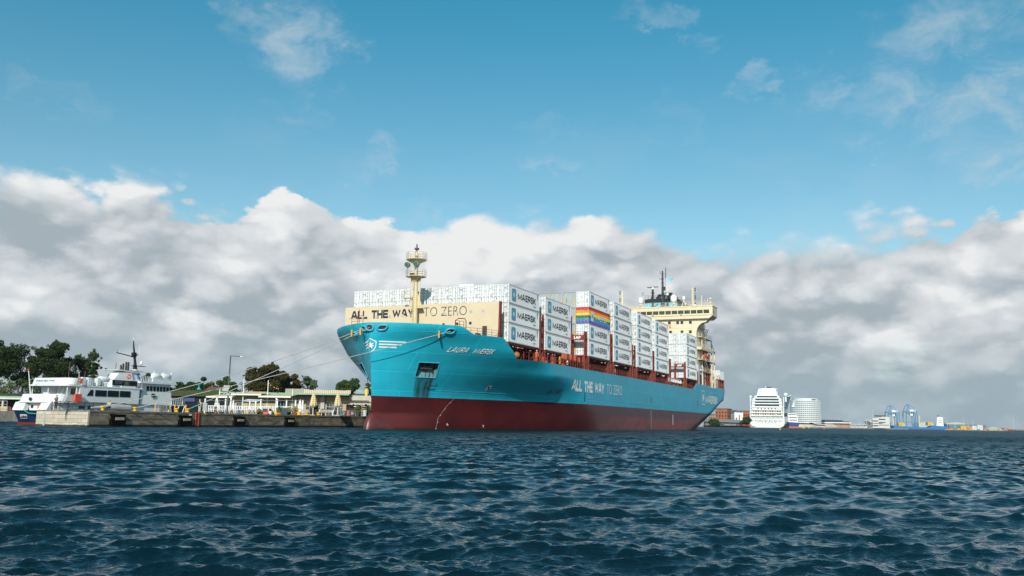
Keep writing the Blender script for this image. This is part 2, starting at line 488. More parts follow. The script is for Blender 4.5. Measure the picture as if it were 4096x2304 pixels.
# ================================================================ hull form
ZN = [-3, 0, 4.65, 9, 12, 14.66, 17]
XSN = [-15.0, -15.2, -15.35, -15.7, -16.1, -16.4, -16.5]
XF = [50, 36, 30, 14, 7, 8, 8]; PP = [1.45, 1.45, 1.5, 1.75, 1.85, 2.06, 2.06]; QQ = [1.0, 1.0, .98, 1.0, .93, .66, .66]
XE = [150, 157, 158.8, 159.4, 159.5, 159.5, 159.5]; XA = [80, 106, 132, 152, 156, 156, 156]; HE = [0, 0, 9, 15.6, 16.0, 16.0, 16.0]
BH = 16.2
def ip(x, xs_, ys_): return float(np.interp(x, xs_, ys_))
def xs(z): return ip(z, ZN, XSN)
def hbn(x, i):
    t = min(max((x - XSN[i]) / (XF[i] - XSN[i]), 0), 1)
    return BH * (1 - (1 - t) ** PP[i]) ** QQ[i]
def pchip(z, V):
    h = [ZN[k + 1] - ZN[k] for k in range(6)]; d = [(V[k + 1] - V[k]) / h[k] for k in range(6)]
    m = [0.0] * 7
    for k in range(1, 6):
        if d[k - 1] * d[k] > 0:
            w1, w2 = 2 * h[k] + h[k - 1], h[k] + 2 * h[k - 1]; m[k] = (w1 + w2) / (w1 / d[k - 1] + w2 / d[k])
    m[0], m[6] = d[0], d[5]
    k = 0
    while k < 5 and z > ZN[k + 1]: k += 1
    t = (z - ZN[k]) / h[k]
    return (2 * t ** 3 - 3 * t * t + 1) * V[k] + (t ** 3 - 2 * t * t + t) * h[k] * m[k] + (-2 * t ** 3 + 3 * t * t) * V[k + 1] + (t ** 3 - t * t) * h[k] * m[k + 1]
def hb(x, z):
    z = min(max(z, -3), 17)
    if x < 62: return max(0.0, pchip(z, [hbn(x, i) for i in range(7)])) if x > xs(z) else 0.0
    xe, xa, he = ip(z, ZN, XE), ip(z, ZN, XA), ip(z, ZN, HE)
    t = min(max((x - xa) / (xe - xa), 0), 1)
    return max(0.0, BH - (BH - he) * t ** 2)
ZTX, ZTZ = [-17, -9.2, -7.2, -2.4, 1.6, 115, 118.8, 160], [14.7, 14.66, 13.65, 13.5, 10.68, 10.68, 12.35, 12.42]
def ztop(x): return ip(x, ZTX, ZTZ)
def hpt(x, z, off=0.0, side=-1):
    """point on the hull skin (side -1 = port), off metres outside it"""
    e = .06
    y = hb(x, z)
    dx = (hb(x + e, z) - hb(x - e, z)) / (2 * e); dz = (hb(x, z + e) - hb(x, z - e)) / (2 * e)
    dx = min(max(dx, -3.0), 3.0)
    n = Vector((-dx, 1, -dz)).normalized()
    return Vector((x + n.x * off, side * (y + n.y * off), z + n.z * off))
def in_pocket(x, z):
    if not 7.45 < z < 9.52: return False
    t = (z - 7.45) / 2.07
    return (-10.31 + t * (-10.76 + 10.31)) < x < (-7.55 + t * (-8.3 + 7.55))

def hull_paint(h, tc, b):
    x, y, z = h.xyz(tc)
    n = h.noise(tc, .35, 5, .6); n2 = h.noise(h.vscale(tc, (.5, .5, 4)), 1.2, 6, .65)
    teal = h.mix(h.ss(n, .3, .7), (.010, .385, .53), (.016, .44, .60))
    # paint touch-up patches, plate seams
    br = h.new('ShaderNodeTexBrick', offset=.5, squash=1.0)
    h.put(br.inputs['Vector'], h.vec(x, z, 0.0)); br.inputs['Scale'].default_value = 1.0
    br.inputs['Brick Width'].default_value = 11.5; br.inputs['Row Height'].default_value = 2.7; br.inputs['Mortar Size'].default_value = .045
    br.inputs['Color1'].default_value = (.90, .90, .90, 1); br.inputs['Color2'].default_value = (1, 1, 1, 1); br.inputs['Mortar'].default_value = (1.4, 1.4, 1.4, 1)
    teal = h.mix(.8, teal, br.outputs[0], 'MULTIPLY')
    # rust and grease running down from the anchor pocket
    u = h.add(x, h.mul(h.sub(z, 7.45), .28))
    fl = h.noise(h.vec(h.mul(u, 3.2), h.mul(z, .35), 0.0), 1.0, 5, .6)
    zr = h.mul(h.ss(z, 7.5, 7.35, 0.0, 1.0), h.ss(z, 2.5, 6.5, .45, 1.0))
    def streak(c0, w_):
        return h.mul(h.mul(h.ss(h.m('ABSOLUTE', h.sub(u, c0)), w_ * .35, w_, 1.0, 0.0), zr), h.ss(fl, .30, .52, .35, 1.0))
    port_ = h.m('LESS_THAN', y, 0.0)
    teal = h.mix(h.mul(h.mul(streak(-9.55, .75), port_), .97), teal, (.010, .018, .010))
    teal = h.mix(h.mul(h.mul(streak(-8.35, .85), port_), .97), teal, (.030, .010, .005))
    teal = h.mix(h.mul(h.mul(streak(-8.9, 1.5), port_), .30), teal, (.02, .10, .10))
    # faint run marks and grime down the whole side
    runs = h.noise(h.vec(h.mul(x, 1.6), h.mul(z, .09), h.mul(y, .3)), 1.0, 6, .62)
    teal = h.mix(h.mul(h.ss(runs, .52, .72), .16), teal, (.05, .16, .19))
    blot = h.noise(h.vscale(tc, (.16, .16, .35)), 1.0, 5, .6)
    teal = h.mix(h.mul(h.ss(blot, .48, .68), .18), teal, (.05, .42, .52))
    # the smudge rubbed off along the side
    sm_ = h.mul(h.mul(h.ss(h.m('ABSOLUTE', h.sub(x, 16.8)), 1.2, 3.2, 1.0, 0.0), h.ss(h.m('ABSOLUTE', h.sub(z, 6.4)), .15, .6, 1.0, 0.0)), h.ss(n2, .42, .6))
    teal = h.mix(h.mul(sm_, .8), teal, (.01, .06, .08))
    red = h.mix(h.ss(n, .3, .7), (.055, .0052, .0065), (.085, .0085, .009))  # base red kept dark for the shade under the bow flare
    # bleached belt above the old load line on the after body, brighter red patches below
    aft_ = h.ss(x, 25.0, 60.0)
    belt = h.mul(h.mul(aft_, h.ss(z, 1.6, 3.2)), h.ss(n2, .36, .72))
    red = h.mix(h.mul(belt, .5), red, (.11, .07, .09))
    patch = h.mul(aft_, h.mul(h.ss(h.noise(h.vscale(tc, (.25, 1, .6)), 1.0, 3, .5), .34, .56, .35, 1.0), h.ss(h.add(z, h.mul(h.sub(n2, .5), .8)), 3.1, 2.3)))
    red = h.mix(h.mul(patch, .8), red, (.25, .030, .018))
    lit_bow = h.mul(h.mul(h.ss(x, -3.0, -11.0), h.ss(h.add(z, h.mul(h.sub(n2, .5), .6)), 2.6, 2.0)), .75)  # sunlight on the low bow and bulb, put into the red
    red = h.mix(lit_bow, red, (.155, .032, .030))
    slime = h.ss(h.add(z, h.mul(h.sub(n2, .5), .5)), .12, .55, 1.0, 0.0)
    red = h.mix(h.mul(slime, .75), red, (.02, .018, .014))
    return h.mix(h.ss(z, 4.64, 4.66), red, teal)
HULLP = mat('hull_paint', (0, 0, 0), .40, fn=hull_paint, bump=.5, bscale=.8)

ship = thing('container_ship', 'huge teal and oxide red container ship moored at the stone quay, bow to the left', 'ship', mtx=M_SHIP)

# ---------------------------------------------------------------- hull skin, bulwark, decks
colx = list(np.arange(-16.5, -4, .22)) + list(np.arange(-4, 16, .4)) + list(np.arange(16, 62, .6)) + list(np.arange(62, 114, 2.0)) + [115, 115.9, 116.8, 117.8, 118.8] + list(np.arange(120, 159.4, 1.3)) + [159.5]
NT = 74
hull = MB(); inner = MB(); top_in = {}
for side in (-1, 1):
    idx = {}
    for i, xc in enumerate(colx):
        f = (xc + 16.5) / 176.0
        for j in range(NT + 1):
            t = j / NT; z = -2.0 + (ztop(xc) + 2.0) * t
            x = xs(z) + f * (ip(z, ZN, XE) - xs(z)) if True else xc
            zt = ztop(x); z = -2.0 + (zt + 2.0) * t
            x = xs(z) + f * (ip(z, ZN, XE) - xs(z))
            idx[i, j] = len(hull.v)
            hull.v.append((x, side * hb(x, z) if i else 0.0, z))
            if j == NT:
                dz_ = 1.15 if x < 1.0 else .12
                top_in[side, i] = (x, side * max(0, hb(x, z) - .22) if i else 0.0, z, (x + (.3 if i < 3 else 0), side * max(0, min(hb(x, z), hb(x, z - dz_)) - .25) if i else 0.0, z - dz_))
    for i in range(len(colx) - 1):
        for j in range(NT):
            q = (idx[i, j], idx[i + 1, j], idx[i + 1, j + 1], idx[i, j + 1])
            c_ = [sum(hull.v[k][a] for k in q) / 4 for a in range(3)]
            if in_pocket(c_[0], c_[2]): continue
            hull.f.append(q)
    # bulwark top and inside
    for i in range(len(colx) - 1):
        a, b = hull.v[idx[i, NT]], hull.v[idx[i + 1, NT]]; ai, bi = top_in[side, i], top_in[side, i + 1]
        inner.quad(a, b, bi[:3], ai[:3])
        inner.quad(ai[:3], bi[:3], bi[3], ai[3])
deck = MB()
for i in range(len(colx) - 1):
    P = []
    for k in (i, i + 1):
        for s_ in ((-1, 1) if k == i else (1, -1)):
            P.append(top_in[s_, k][3])
    deck.quad(*P)
# transom
tr = MB()
n_ = len(colx) - 1
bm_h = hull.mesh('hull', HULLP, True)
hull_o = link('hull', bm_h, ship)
inner.obj('bulwark', TEAL, ship)
deck.obj('deck', DRED, ship)
L_ = [hpt(ip(z, ZN, XE), z, 0, -1) for z in np.linspace(1.0, 12.42, 14)]
for a, b in zip(L_[:-1], L_[1:]):
    tr.quad(a, b, (b.x, -b.y, b.z), (a.x, -a.y, a.z))
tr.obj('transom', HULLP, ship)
# bulb
bb = MB(); secs = []
for k, x in enumerate([-16.55, -16.5, -16.35, -16.1, -15.7, -15.2, -14.4, -13.2, -11.5, -9.5, -7.5, -5]):
    t = min((x + 16.56) / 1.6, 1); rr = math.sqrt(max(0, 1 - (1 - t) ** 2))
    hw = .98 * rr + max(0, x + 14.8) * .22; zt_ = 2.38 - max(0, x + 14.5) * .17 - (1 - rr) * 1.5; zb_ = -3.2
    ring_ = []
    for j in range(20):
        a = 2 * math.pi * j / 20
        ring_.append((x, hw * math.cos(a), (zt_ + zb_) / 2 + (zt_ - zb_) / 2 * math.sin(a) * (.25 + .75 * rr)))
    secs.append(ring_)
for s_ in secs: bb.v += s_
for k in range(len(secs) - 1):
    for j in range(20): a = k * 20 + j; b = k * 20 + (j + 1) % 20; bb.f.append((a, b, b + 20, a + 20))
bb.f.append(tuple(range(20)))
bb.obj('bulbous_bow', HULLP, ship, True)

# anchor pockets
def pocket_shade_paint(h, tc, b):
    x, y, z = h.xyz(tc)
    n = h.noise(h.vscale(tc, (2.5, 2.5, .35)), 1.0, 6, .65)
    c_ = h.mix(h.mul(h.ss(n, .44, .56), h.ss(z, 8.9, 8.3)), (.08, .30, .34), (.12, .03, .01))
    return h.mix(h.ss(z, 8.45, 8.75), c_, (.008, .02, .025))  # upper part near black: shade of the recess put into the colour
POCK = mat('pocket_shade_paint', (0, 0, 0), .6, fn=pocket_shade_paint)
def pk(t, s_, d, side):       # t along, s_ up, d inward
    x = (-10.31 - .45 * s_) * (1 - t) + (-7.55 - .75 * s_) * t; z = 7.45 + 2.07 * s_
    p = hpt(x, z, 0, side)
    return Vector((p.x + d * .25, p.y - side * d, p.z + d * .15))
for side in (-1, 1):
    m_ = MB(); N_ = 10
    for i in range(N_):
        for j in range(N_):
            a, b, c_, d_ = i / N_, (i + 1) / N_, j / N_, (j + 1) / N_
            dep = lambda s_: 1.25 - .95 * max(0, (.62 - s_) / .62)
            m_.quad(pk(a, c_, dep(c_), side), pk(b, c_, dep(c_), side), pk(b, d_, dep(d_), side), pk(a, d_, dep(d_), side))
    for k in range(N_):
        a, b = k / N_, (k + 1) / N_
        m_.quad(pk(a, 1, 0, side), pk(b, 1, 0, side), pk(b, 1, 1.25, side), pk(a, 1, 1.25, side))
        m_.quad(pk(a, 0, 0, side), pk(b, 0, 0, side), pk(b, 0, .3, side), pk(a, 0, .3, side))
        dp = lambda s_: 1.25 - .95 * max(0, (.62 - s_) / .62)
        m_.quad(pk(0, a, 0, side), pk(0, b, 0, side), pk(0, b, dp(b), side), pk(0, a, dp(a), side))
        m_.quad(pk(1, a, 0, side), pk(1, b, 0, side), pk(1, b, dp(b), side), pk(1, a, dp(a), side))
    po_ = m_.obj('anchor_pocket', POCK, ship)
    # frame round the pocket
    fr = MB(); ed = [(t, 0) for t in np.linspace(0, 1, 9)] + [(1, t) for t in np.linspace(0, 1, 9)[1:]] + [(t, 1) for t in np.linspace(1, 0, 9)[1:]] + [(0, t) for t in np.linspace(1, 0, 9)[1:-1]]
    for k in range(len(ed)):
        a, b = ed[k], ed[(k + 1) % len(ed)]
        fr.bar(pk(*a, .0, side), pk(*b, .0, side), .16, .10)
    fr.obj('pocket_frame', TEAL, po_)
    # stockless anchor: shank in the hawse, crown and two flukes
    an = MB()
    an.bar(pk(.5, .95, .95, side), pk(.5, .55, .75, side), .34)
    an.bar(pk(.14, .62, .70, side), pk(.86, .62, .70, side), .42)
    for t in (.2, .8):
        an.hexa([pk(t - .1, .62, .5, side), pk(t + .1, .62, .5, side), pk(t - .1, .62, .9, side), pk(t + .1, .62, .9, side),
                 pk(t - .05, .97, .6, side), pk(t + .05, .97, .6, side), pk(t - .05, .97, .75, side), pk(t + .05, .97, .75, side)])
    an.obj('anchor', mat('weathered_anchor', (.03, .04, .045), .7, var=.4), po_)

# fairleads: rounded oval rings on the bulwark
def fairlead(x, z, side=-1, w=.62, h_=.42):
    c0 = hpt(x, z, 0, side); a = hpt(x + .1, z, 0, side); t_ = (a - hpt(x - .1, z, 0, side)).normalized()
    u_ = (hpt(x, z + .1, 0, side) - hpt(x, z - .1, 0, side)).normalized(); nn = t_.cross(u_).normalized()
    if nn.y * side < 0: nn = -nn
    m_ = MB(); ov = [(w * math.copysign(abs(math.cos(q)) ** .7, math.cos(q)), h_ * math.copysign(abs(math.sin(q)) ** .7, math.sin(q))) for q in [2 * math.pi * k / 20 for k in range(20)]]
    loop = [c0 + t_ * p[0] + u_ * p[1] + nn * .08 for p in ov]
    m_.tube(loop + [loop[0]], .14, 6, cap=False)
    o = m_.obj('fairlead', TEAL, ship, True)
    k_ = MB(); fan(k_, ov, (0, 0), lambda a_, b_: c0 + t_ * a_ + u_ * b_ + nn * .06); k_.obj('opening', mat('fairlead_dark', (.06, .008, .012), .7), o)
    return c0 + nn * .15
FL = {'a': fairlead(-15.88, 13.98), 'b': fairlead(-16.36, 13.98, -1, .5)}
FL['c'] = fairlead(-10.15, 13.88)
FL['d'] = fairlead(-16.1, 13.9, 1, .5)
FL['e'] = fairlead(-14.6, 13.4, 1, .5)

# emblem: shield, star and wings draped over the stem
def hwrap(s_, z, off=.03):
    """s_ metres along the skin from the stem at height z, positive to port"""
    side = -1 if s_ >= 0 else 1; s_ = abs(s_); x = xs(z) + .001; acc = 0; px_, py_ = x, 0.0
    while acc < s_ and x < 30:
        x += .02; y = hb(x, z); acc += math.hypot(x - px_, y - py_); px_, py_ = x, y
    p = hpt(max(x, xs(z) + .03), z, off, side)
    if s_ < .12: p = Vector((xs(z) - off, -side * 0 + (-1 if side == -1 else 1) * s_, z))
    return p
def drape(mb_pts, off=.035): return lambda a, b: hwrap(a, b, off)
em = MB(); cz = 11.55
sh_o = [(0, 1.02), (.35, .78), (.78, .62), (.74, -.1), (.5, -.62), (0, -1.1), (-.5, -.62), (-.74, -.1), (-.78, .62), (-.35, .78)]
def dense(p, n=4):
    out = []
    for k in range(len(p)):
        a, b = p[k], p[(k + 1) % len(p)]
        out += [(a[0] + (b[0] - a[0]) * j / n, a[1] + (b[1] - a[1]) * j / n) for j in range(n)]
    return out
ou = dense(sh_o); inn = [(a * .86, b * .86) for a, b in ou]
frame_mb(em, ou, inn, lambda a, b: hwrap(1.08 * a - .02, cz + .97 * b, .035))
fan(em, dense(star_pts(7, .55, .22), 3), (0, 0), lambda a, b: hwrap(1.1 * a - .02, cz + .03 + 1.0 * b, .04))
for k, (s0, s1) in enumerate(((1.15, 4.9), (1.15, 4.3), (1.15, 3.6))):
    zz = cz + .58 - .38 * k; n_ = 14
    for i in range(n_):
        a, b = s0 + (s1 - s0) * i / n_, s0 + (s1 - s0) * (i + 1) / n_
        em.quad(hwrap(a, zz - .09), hwrap(b, zz - .09), hwrap(b, zz + .07), hwrap(a, zz + .07))
for k, (s0, s1) in enumerate(((.72, 2.3), (.72, 2.0), (.72, 1.7))):
    zz = cz + .58 - .38 * k; n_ = 8
    for i in range(n_):
        a, b = s0 + (s1 - s0) * i / n_, s0 + (s1 - s0) * (i + 1) / n_
        em.quad(hwrap(-a, zz - .09 - .03 * i), hwrap(-b, zz - .09 - .03 * (i + 1)), hwrap(-b, zz + .07 - .03 * (i + 1)), hwrap(-a, zz + .07 - .03 * i))
em.pieces('winged_shield_emblem', TEXTW, ship)

# names and slogans on the port side
stroke_mb('LAURA  MÆRSK', lambda u, v, d: hpt(-8.65 + 5.75 * u + .12 * v, 11.08 + .72 * v, .06 + d), .19, .5).obj('ship_name', TEXTW, ship)
stroke_mb('ALL THE WAY', lambda u, v, d: hpt(21.7 + 16.6 * u, 6.72 + 1.95 * v, .05 + d), .26, .12).obj('slogan', TEXTW, ship)
text_mb('TO ZERO', lambda u, v: hpt(39.9 + 9.8 * u, 6.85 + 1.85 * v, .05), -.012).obj('slogan', TEXTW, ship)
stroke_mb('MAERSK', lambda u, v, d: hpt(129.2 + 17 * u, 7.45 + 2.2 * v, .05 + d), .23, .25).obj('owner_lettering', TEXTW, ship)
lg = MB(); fl_ = lambda a, b: hpt(126.3 + a, 8.85 + b, .05)
frame_mb(lg, round_rect(4.2, 3.9, .6), round_rect(3.8, 3.5, .5), fl_); fan(lg, star_pts(7, 1.45, .6), (0, 0), fl_)
lg.obj('star_emblem', TEXTW, ship)
# draught marks, bulb and thruster signs
dm = MB()
for k in range(30):
    z = .2 + k * .19
    x = ip(z, [0, 1.7, 2.7, 3.7, 4.6, 5.8], [-5.0, -4.9, -4.3, -3.6, -2.9, -2.4])
    w_ = .07 if k % 5 else .2
    if z < 4.6: dm.quad(hpt(x, z, .04), hpt(x + w_, z, .04), hpt(x + w_, z + .06, .04), hpt(x, z + .06, .04))
for k in range(26):
    z = .4 + k * .16; dm.quad(hpt(71.3, z, .04), hpt(71.6, z, .04), hpt(71.6, z + .08, .04), hpt(71.3, z + .08, .04))
dm.quad(hpt(91.0, 1.3, .04), hpt(91.5, 1.3, .04), hpt(91.5, 3.7, .04), hpt(91.0, 3.7, .04))
for (x, z, w_, h_) in ((-3.2, .75, .08, .3), (-3.2, .75, .35, .07), (3.4, .75, .35, .07), (3.65, .45, .08, .3)):
    dm.quad(hpt(x, z, .05), hpt(x + w_, z, .05), hpt(x + w_, z + h_, .05), hpt(x, z + h_, .05))
dm.pieces('draught_mark', TEXTW, ship)
th = MB(); fan(th, [(.38 * math.cos(a), .38 * math.sin(a)) for a in np.linspace(0, 2 * math.pi, 17)[:-1]], (0, 0), lambda a, b: hpt(1.75 + a, 6.38 + b, .035))
tho = th.obj('thruster_mark', TEXTW, ship)
cx = MB()
for a in (45, 135, 225, 315):
    ca, sa = math.cos(R(a)), math.sin(R(a))
    cx.quad(*[hpt(1.75 + p * ca - q * sa, 6.38 + p * sa + q * ca, .05) for p, q in ((0, -.04), (.3, -.11), (.3, .11), (0, .04))])
cx.obj('propeller_cross', BLACK, tho)
bk = MB()
for (p, q) in (((-7.0, 6.75), (-6.6, 6.4)), ((-6.6, 6.4), (-7.7, 6.35)), ((-7.7, 6.35), (-7.95, 6.05)), ((-7.95, 6.05), (-7.6, 5.82)), ((-7.6, 5.82), (-6.45, 5.85))):
    a, b = Vector((p[0], 0, p[1])), Vector((q[0], 0, q[1])); n_ = Vector((-(b - a).z, 0, (b - a).x)).normalized() * .035
    bk.quad(*[hpt(w.x, w.z, .04 + .004 * abs(p[0] % .3)) for w in (a - n_, b - n_, b + n_, a + n_)])
bk.obj('bulb_mark', NAVYT, ship)
# pilot door marks, small dark scuppers
sc_ = MB()
for x, z0_, z1_ in ((27.6, 5.1, 6.9), (71.5, 6.2, 7.2), (119.0, 6.4, 8.0), (120.6, 10.9, 11.4)):
    sc_.quad(hpt(x, z0_, .03), hpt(x + .35, z0_, .03), hpt(x + .35, z1_, .03), hpt(x, z1_, .03))
for k in range(24): x = 20 + k * 4.1; sc_.quad(hpt(x, 10.35, .03), hpt(x + .3, 10.35, .03), hpt(x + .3, 10.43, .03), hpt(x, 10.43, .03))
sc_.pieces('scupper', DARK, ship)
# rubbing knuckle along the forecastle and a seam weld along the side
kn = MB()
pts = [hpt(x, ip(x, [-16, -8, -7.4], [13.62, 13.60, 13.60]), .02) for x in np.linspace(-16.0, -7.6, 40)]
kn.tube(pts, .05 * .5, 5)
pts = [hpt(x, 8.35, .01) for x in np.linspace(-15.6, -11.5, 24)]
kn.tube(pts, .035 * .5, 5)
pts = [hpt(x, 5.68 - .004 * x, .01) for x in np.linspace(-6.4, 118, 90)]
kn.tube(pts, .045 * .5, 5)
kn.pieces('weld_seam', mat('light_teal_weld', (.07, .42, .54), .4), ship)

# ---------------------------------------------------------------- breakwater wall on the forecastle
SY = lambda y: -(y + 13.7)           # port-positive survey numbers to ship y
bwx = -2.7
wall_paint = mat('breakwater_cream', (.66, .54, .37), .5, var=.05, vscale=.5, bump=.1, bscale=.7)
ports = [(SY(y), z, r_) for y, z, r_ in ((-26.3, 17.2, .2), (-23.9, 17.25, .2), (-21.4, 17.25, .2), (-19.0, 17.3, .2), (-16.7, 17.3, .2),
         (-11.6, 17.4, .22), (-9.4, 17.45, .22), (-7.15, 17.5, .22), (-4.95, 17.55, .24), (-2.9, 17.6, .24),
         (-11.6, 15.7, .2), (-9.5, 15.7, .24), (-7.2, 15.75, .24), (-5.0, 15.8, .24))]
bw = MB().box(bwx, bwx + .18, SY(-.4), SY(-27.2), 12.95, 18.9)
bwo = bw.obj('breakwater', wall_paint, ship)
MB().prism([(bwx - .25, 13.45), (bwx + .55, 13.4), (bwx + .55, 18.9), (bwx + .1, 18.92), (bwx - .05, 17), (bwx - .1, 14.8)], SY(-.15), SY(-.4) - .001).obj('side_plate', DRED, bwo)
for (y, z, r_) in ports:
    p_ = MB(); p_.lathe([(r_ + .05, -.03), (r_ + .05, .0), (.001, .001)], (bwx - .005, y, z), 14, 'x')
    w_ = p_.obj('porthole', CREAM, bwo)
    q_ = MB(); q_.lathe([(r_, -.012), (r_, .0)], (bwx - .03, y, z), 14, 'x'); q_.obj('pane', mat('porthole_glass', (.42, .44, .45), .15) if z > 16.5 else GLASSD, w_)
stroke_mb('ALL THE WAY', lambda u, v, d: (bwx - .02 - d, SY(-26.1 + 11.4 * u), 17.0 + 1.32 * v), .25, .12).obj('slogan', NAVYT, bwo)
text_mb('TO ZERO', lambda u, v: (bwx - .02, SY(-13.0 + 7.35 * u), 17.02 + 1.4 * v), -.017).obj('slogan', NAVYT, bwo)
MB().box(bwx - .06, bwx - .02, SY(-2.25), SY(-3.0), 13.3, 15.3).obj('door', mat('dark_louvre', (.05, .05, .05), .6), bwo)

# ---------------------------------------------------------------- forecastle gear
def winch(x, y, z, s_=1.0):
    m_ = MB(); m_.lathe([(.75 * s_, -.9), (.75 * s_, -.82), (.35 * s_, -.8), (.35 * s_, .0), (.75 * s_, .02), (.75 * s_, .1), (.4 * s_, .12), (.4 * s_, .8), (.7 * s_, .82), (.7 * s_, .9)], (x, y, z + .8), 14, 'y')
    m_.box(x - .7, x + .7, y - 1.1, y - .9, z, z + 1.0); m_.box(x - .7, x + .7, y + .9, y + 1.1, z, z + 1.0); m_.box(x - .3, x + .3, y + 1.1, y + 1.9, z, z + 1.3)
    return m_.obj('mooring_winch', DRED, ship)
for x, y, z, s_ in ((-7.2, -2.2, 13.35, 1.1), (-7.4, -4.6, 13.35, 1.0), (-8.5, 1.4, 13.2, .9), (-6.0, -9.0, 12.9, 1.0)): winch(x, y, z, s_)
for x, y in ((-5.6, -9.3), (-4.2, -10.7)):
    m_ = MB(); m_.tube([(x, y, 12.9), (x, y, 13.6)], .45, 12); m_.prism([(x - .9, 13.0), (x + .9, 13.0), (x + .8, 13.3), (x + .5, 14.1), (x - .5, 14.1), (x - .8, 13.2)], y - .2, y + .2)
    m_.obj('roller_fairlead', DRED, ship)
rl = MB()
rl.rail([(-16.3, 1.2, 14.6), (-15.8, 3.4, 14.6)], 1.1, 3, 1.1)
rl.rail([(-8.9, -9.4, 14.0), (-8.2, -10.4, 13.9)], 1.5, 3, .8, .04)
rl.rail([(-8.0, -10.4, 13.5), (-5.5, -12.3, 13.45), (-2.9, -13.6, 13.4)], 1.1, 3, 1.2)
rl.obj('bow_railing', DRED, ship)
MB().tube([(-8.1, -9.0, 13.4), (-8.1, -9.0, 15.6), (-7.9, -9.4, 15.9), (-7.6, -10.2, 15.9), (-7.5, -10.4, 15.5), (-7.5, -10.4, 13.5)], .07, 6).obj('davit_frame', DRED, ship)
for k, (x, y) in enumerate(((-7.2, -9.2), (-7.0, -9.8))): MB().tube([(x, y, 13.2), (x, y, 14.2), (x, y, 14.21), (x, y, 14.6)], [.14, .14, .26, .22], 8).obj('vent_pipe', WHITE, ship)
MB().tube([(-13.2, 3.9, 12.5), (-13.2, 3.9, 17.0)], .05, 6).obj('jackstaff', mat('rusty_pole', (.25, .06, .03), .6), ship)

# ---------------------------------------------------------------- foremast
fm_x, fm_y = -3.9, 0.15
fm = MB()
fm.tube([(fm_x, fm_y, 12.4), (fm_x, fm_y, 20), (fm_x, fm_y, 22.6), (fm_x, fm_y, 26.9)], [.40, .38, .32, .2], 14)
fm.prism([(fm_y - 1.25, 18.2), (fm_y - .35, 20.5), (fm_y + .35, 20.5), (fm_y + 1.25, 18.2)], fm_x + .05, fm_x + .25, 'x')
fm.lathe([(.36, 22.2), (1.0, 22.95), (1.6, 23.0)], (fm_x, fm_y, 0), 8)
fm.lathe([(.25, 24.3), (.6, 25.1), (1.6, 25.6), (1.65, 25.65)], (fm_x, fm_y, 0), 8)
MASTP = mat('mast_cream', (.68, .56, .33), .45, var=.08)
fmo = fm.obj('foremast', MASTP, ship)
for z, r_ in ((23.05, 1.55), (25.7, 1.55)):
    p_ = MB(); oc = [(fm_x + r_ * math.cos(R(22.5 + 45 * k)), fm_y + r_ * math.sin(R(22.5 + 45 * k))) for k in range(8)]
    p_.prism(oc, z - .06, z + .06, 'z'); p_.rail([(a, b, z) for a, b in oc + oc[:1]], 1.05, 3, 1.3, .03)
    p_.obj('platform', MASTP, fmo)
sp_ = MB().box(fm_x - .6, fm_x + .1, fm_y + .5, fm_y + 2.0, 19.75, 19.85); sp_.rail([(fm_x - .6, fm_y + .5, 19.8), (fm_x - .6, fm_y + 2.0, 19.8), (fm_x + .1, fm_y + 2.0, 19.8)], 1.05, 2, .8)
sp_.obj('platform', MASTP, fmo)
MB().box(fm_x - .55, fm_x - .2, fm_y + 1.75, fm_y + 2.15, 20.0, 21.0).obj('light_box', WHITE, fmo)
for y, in ((1.15,), (-.45,)):
    s_ = MB().lathe([(.38, -.42), (.42, -.3), (.42, .1), (.3, .35), (.05, .4)], (fm_x - .6, fm_y + y, 24.85), 14, 'x'); s_.tube([(fm_x - .6, fm_y + y, 23.1), (fm_x - .6, fm_y + y, 24.5)], .09, 8)
    so_ = s_.obj('searchlight', STEEL, fmo); MB().lathe([(.34, -.01), (.34, .01)], (fm_x - 1.03, fm_y + y, 24.85), 14, 'x').obj('lens', mat('lamp_lens', (.05, .12, .10), .1), so_)
MB().tube([(fm_x, fm_y, 26.9), (fm_x, fm_y, 27.2), (fm_x, fm_y, 27.25), (fm_x, fm_y, 27.5), (fm_x, fm_y, 27.55), (fm_x, fm_y, 28.1)], [.12, .12, .36, .36, .1, .1], 10).obj('mast_light', mat('lamp_housing_dark', (.05, .05, .05), .5), fmo)
MB().box(fm_x - .35, fm_x - .05, fm_y - .35, fm_y + .1, 25.75, 26.3).obj('horn', STEEL, fmo)
MB().box(fm_x - .4, fm_x - .05, fm_y + .3, fm_y + .85, 23.1, 23.6).obj('junction_box', BLACK, fmo)
ld = MB()
for s_ in (-.2, .2): ld.bar((fm_x - .55, fm_y + .15 + s_, 13), (fm_x - .55, fm_y + .15 + s_, 23), .05)
for k in range(34): ld.bar((fm_x - .55, fm_y - .05, 13 + .3 * k), (fm_x - .55, fm_y + .35, 13 + .3 * k), .03)
for y in (-.75, .75): ld.tube([(fm_x, fm_y + y, 18.5), (fm_x, fm_y + y, 23)], .09, 6)
ld.obj('mast_ladder', CREAM, fmo)

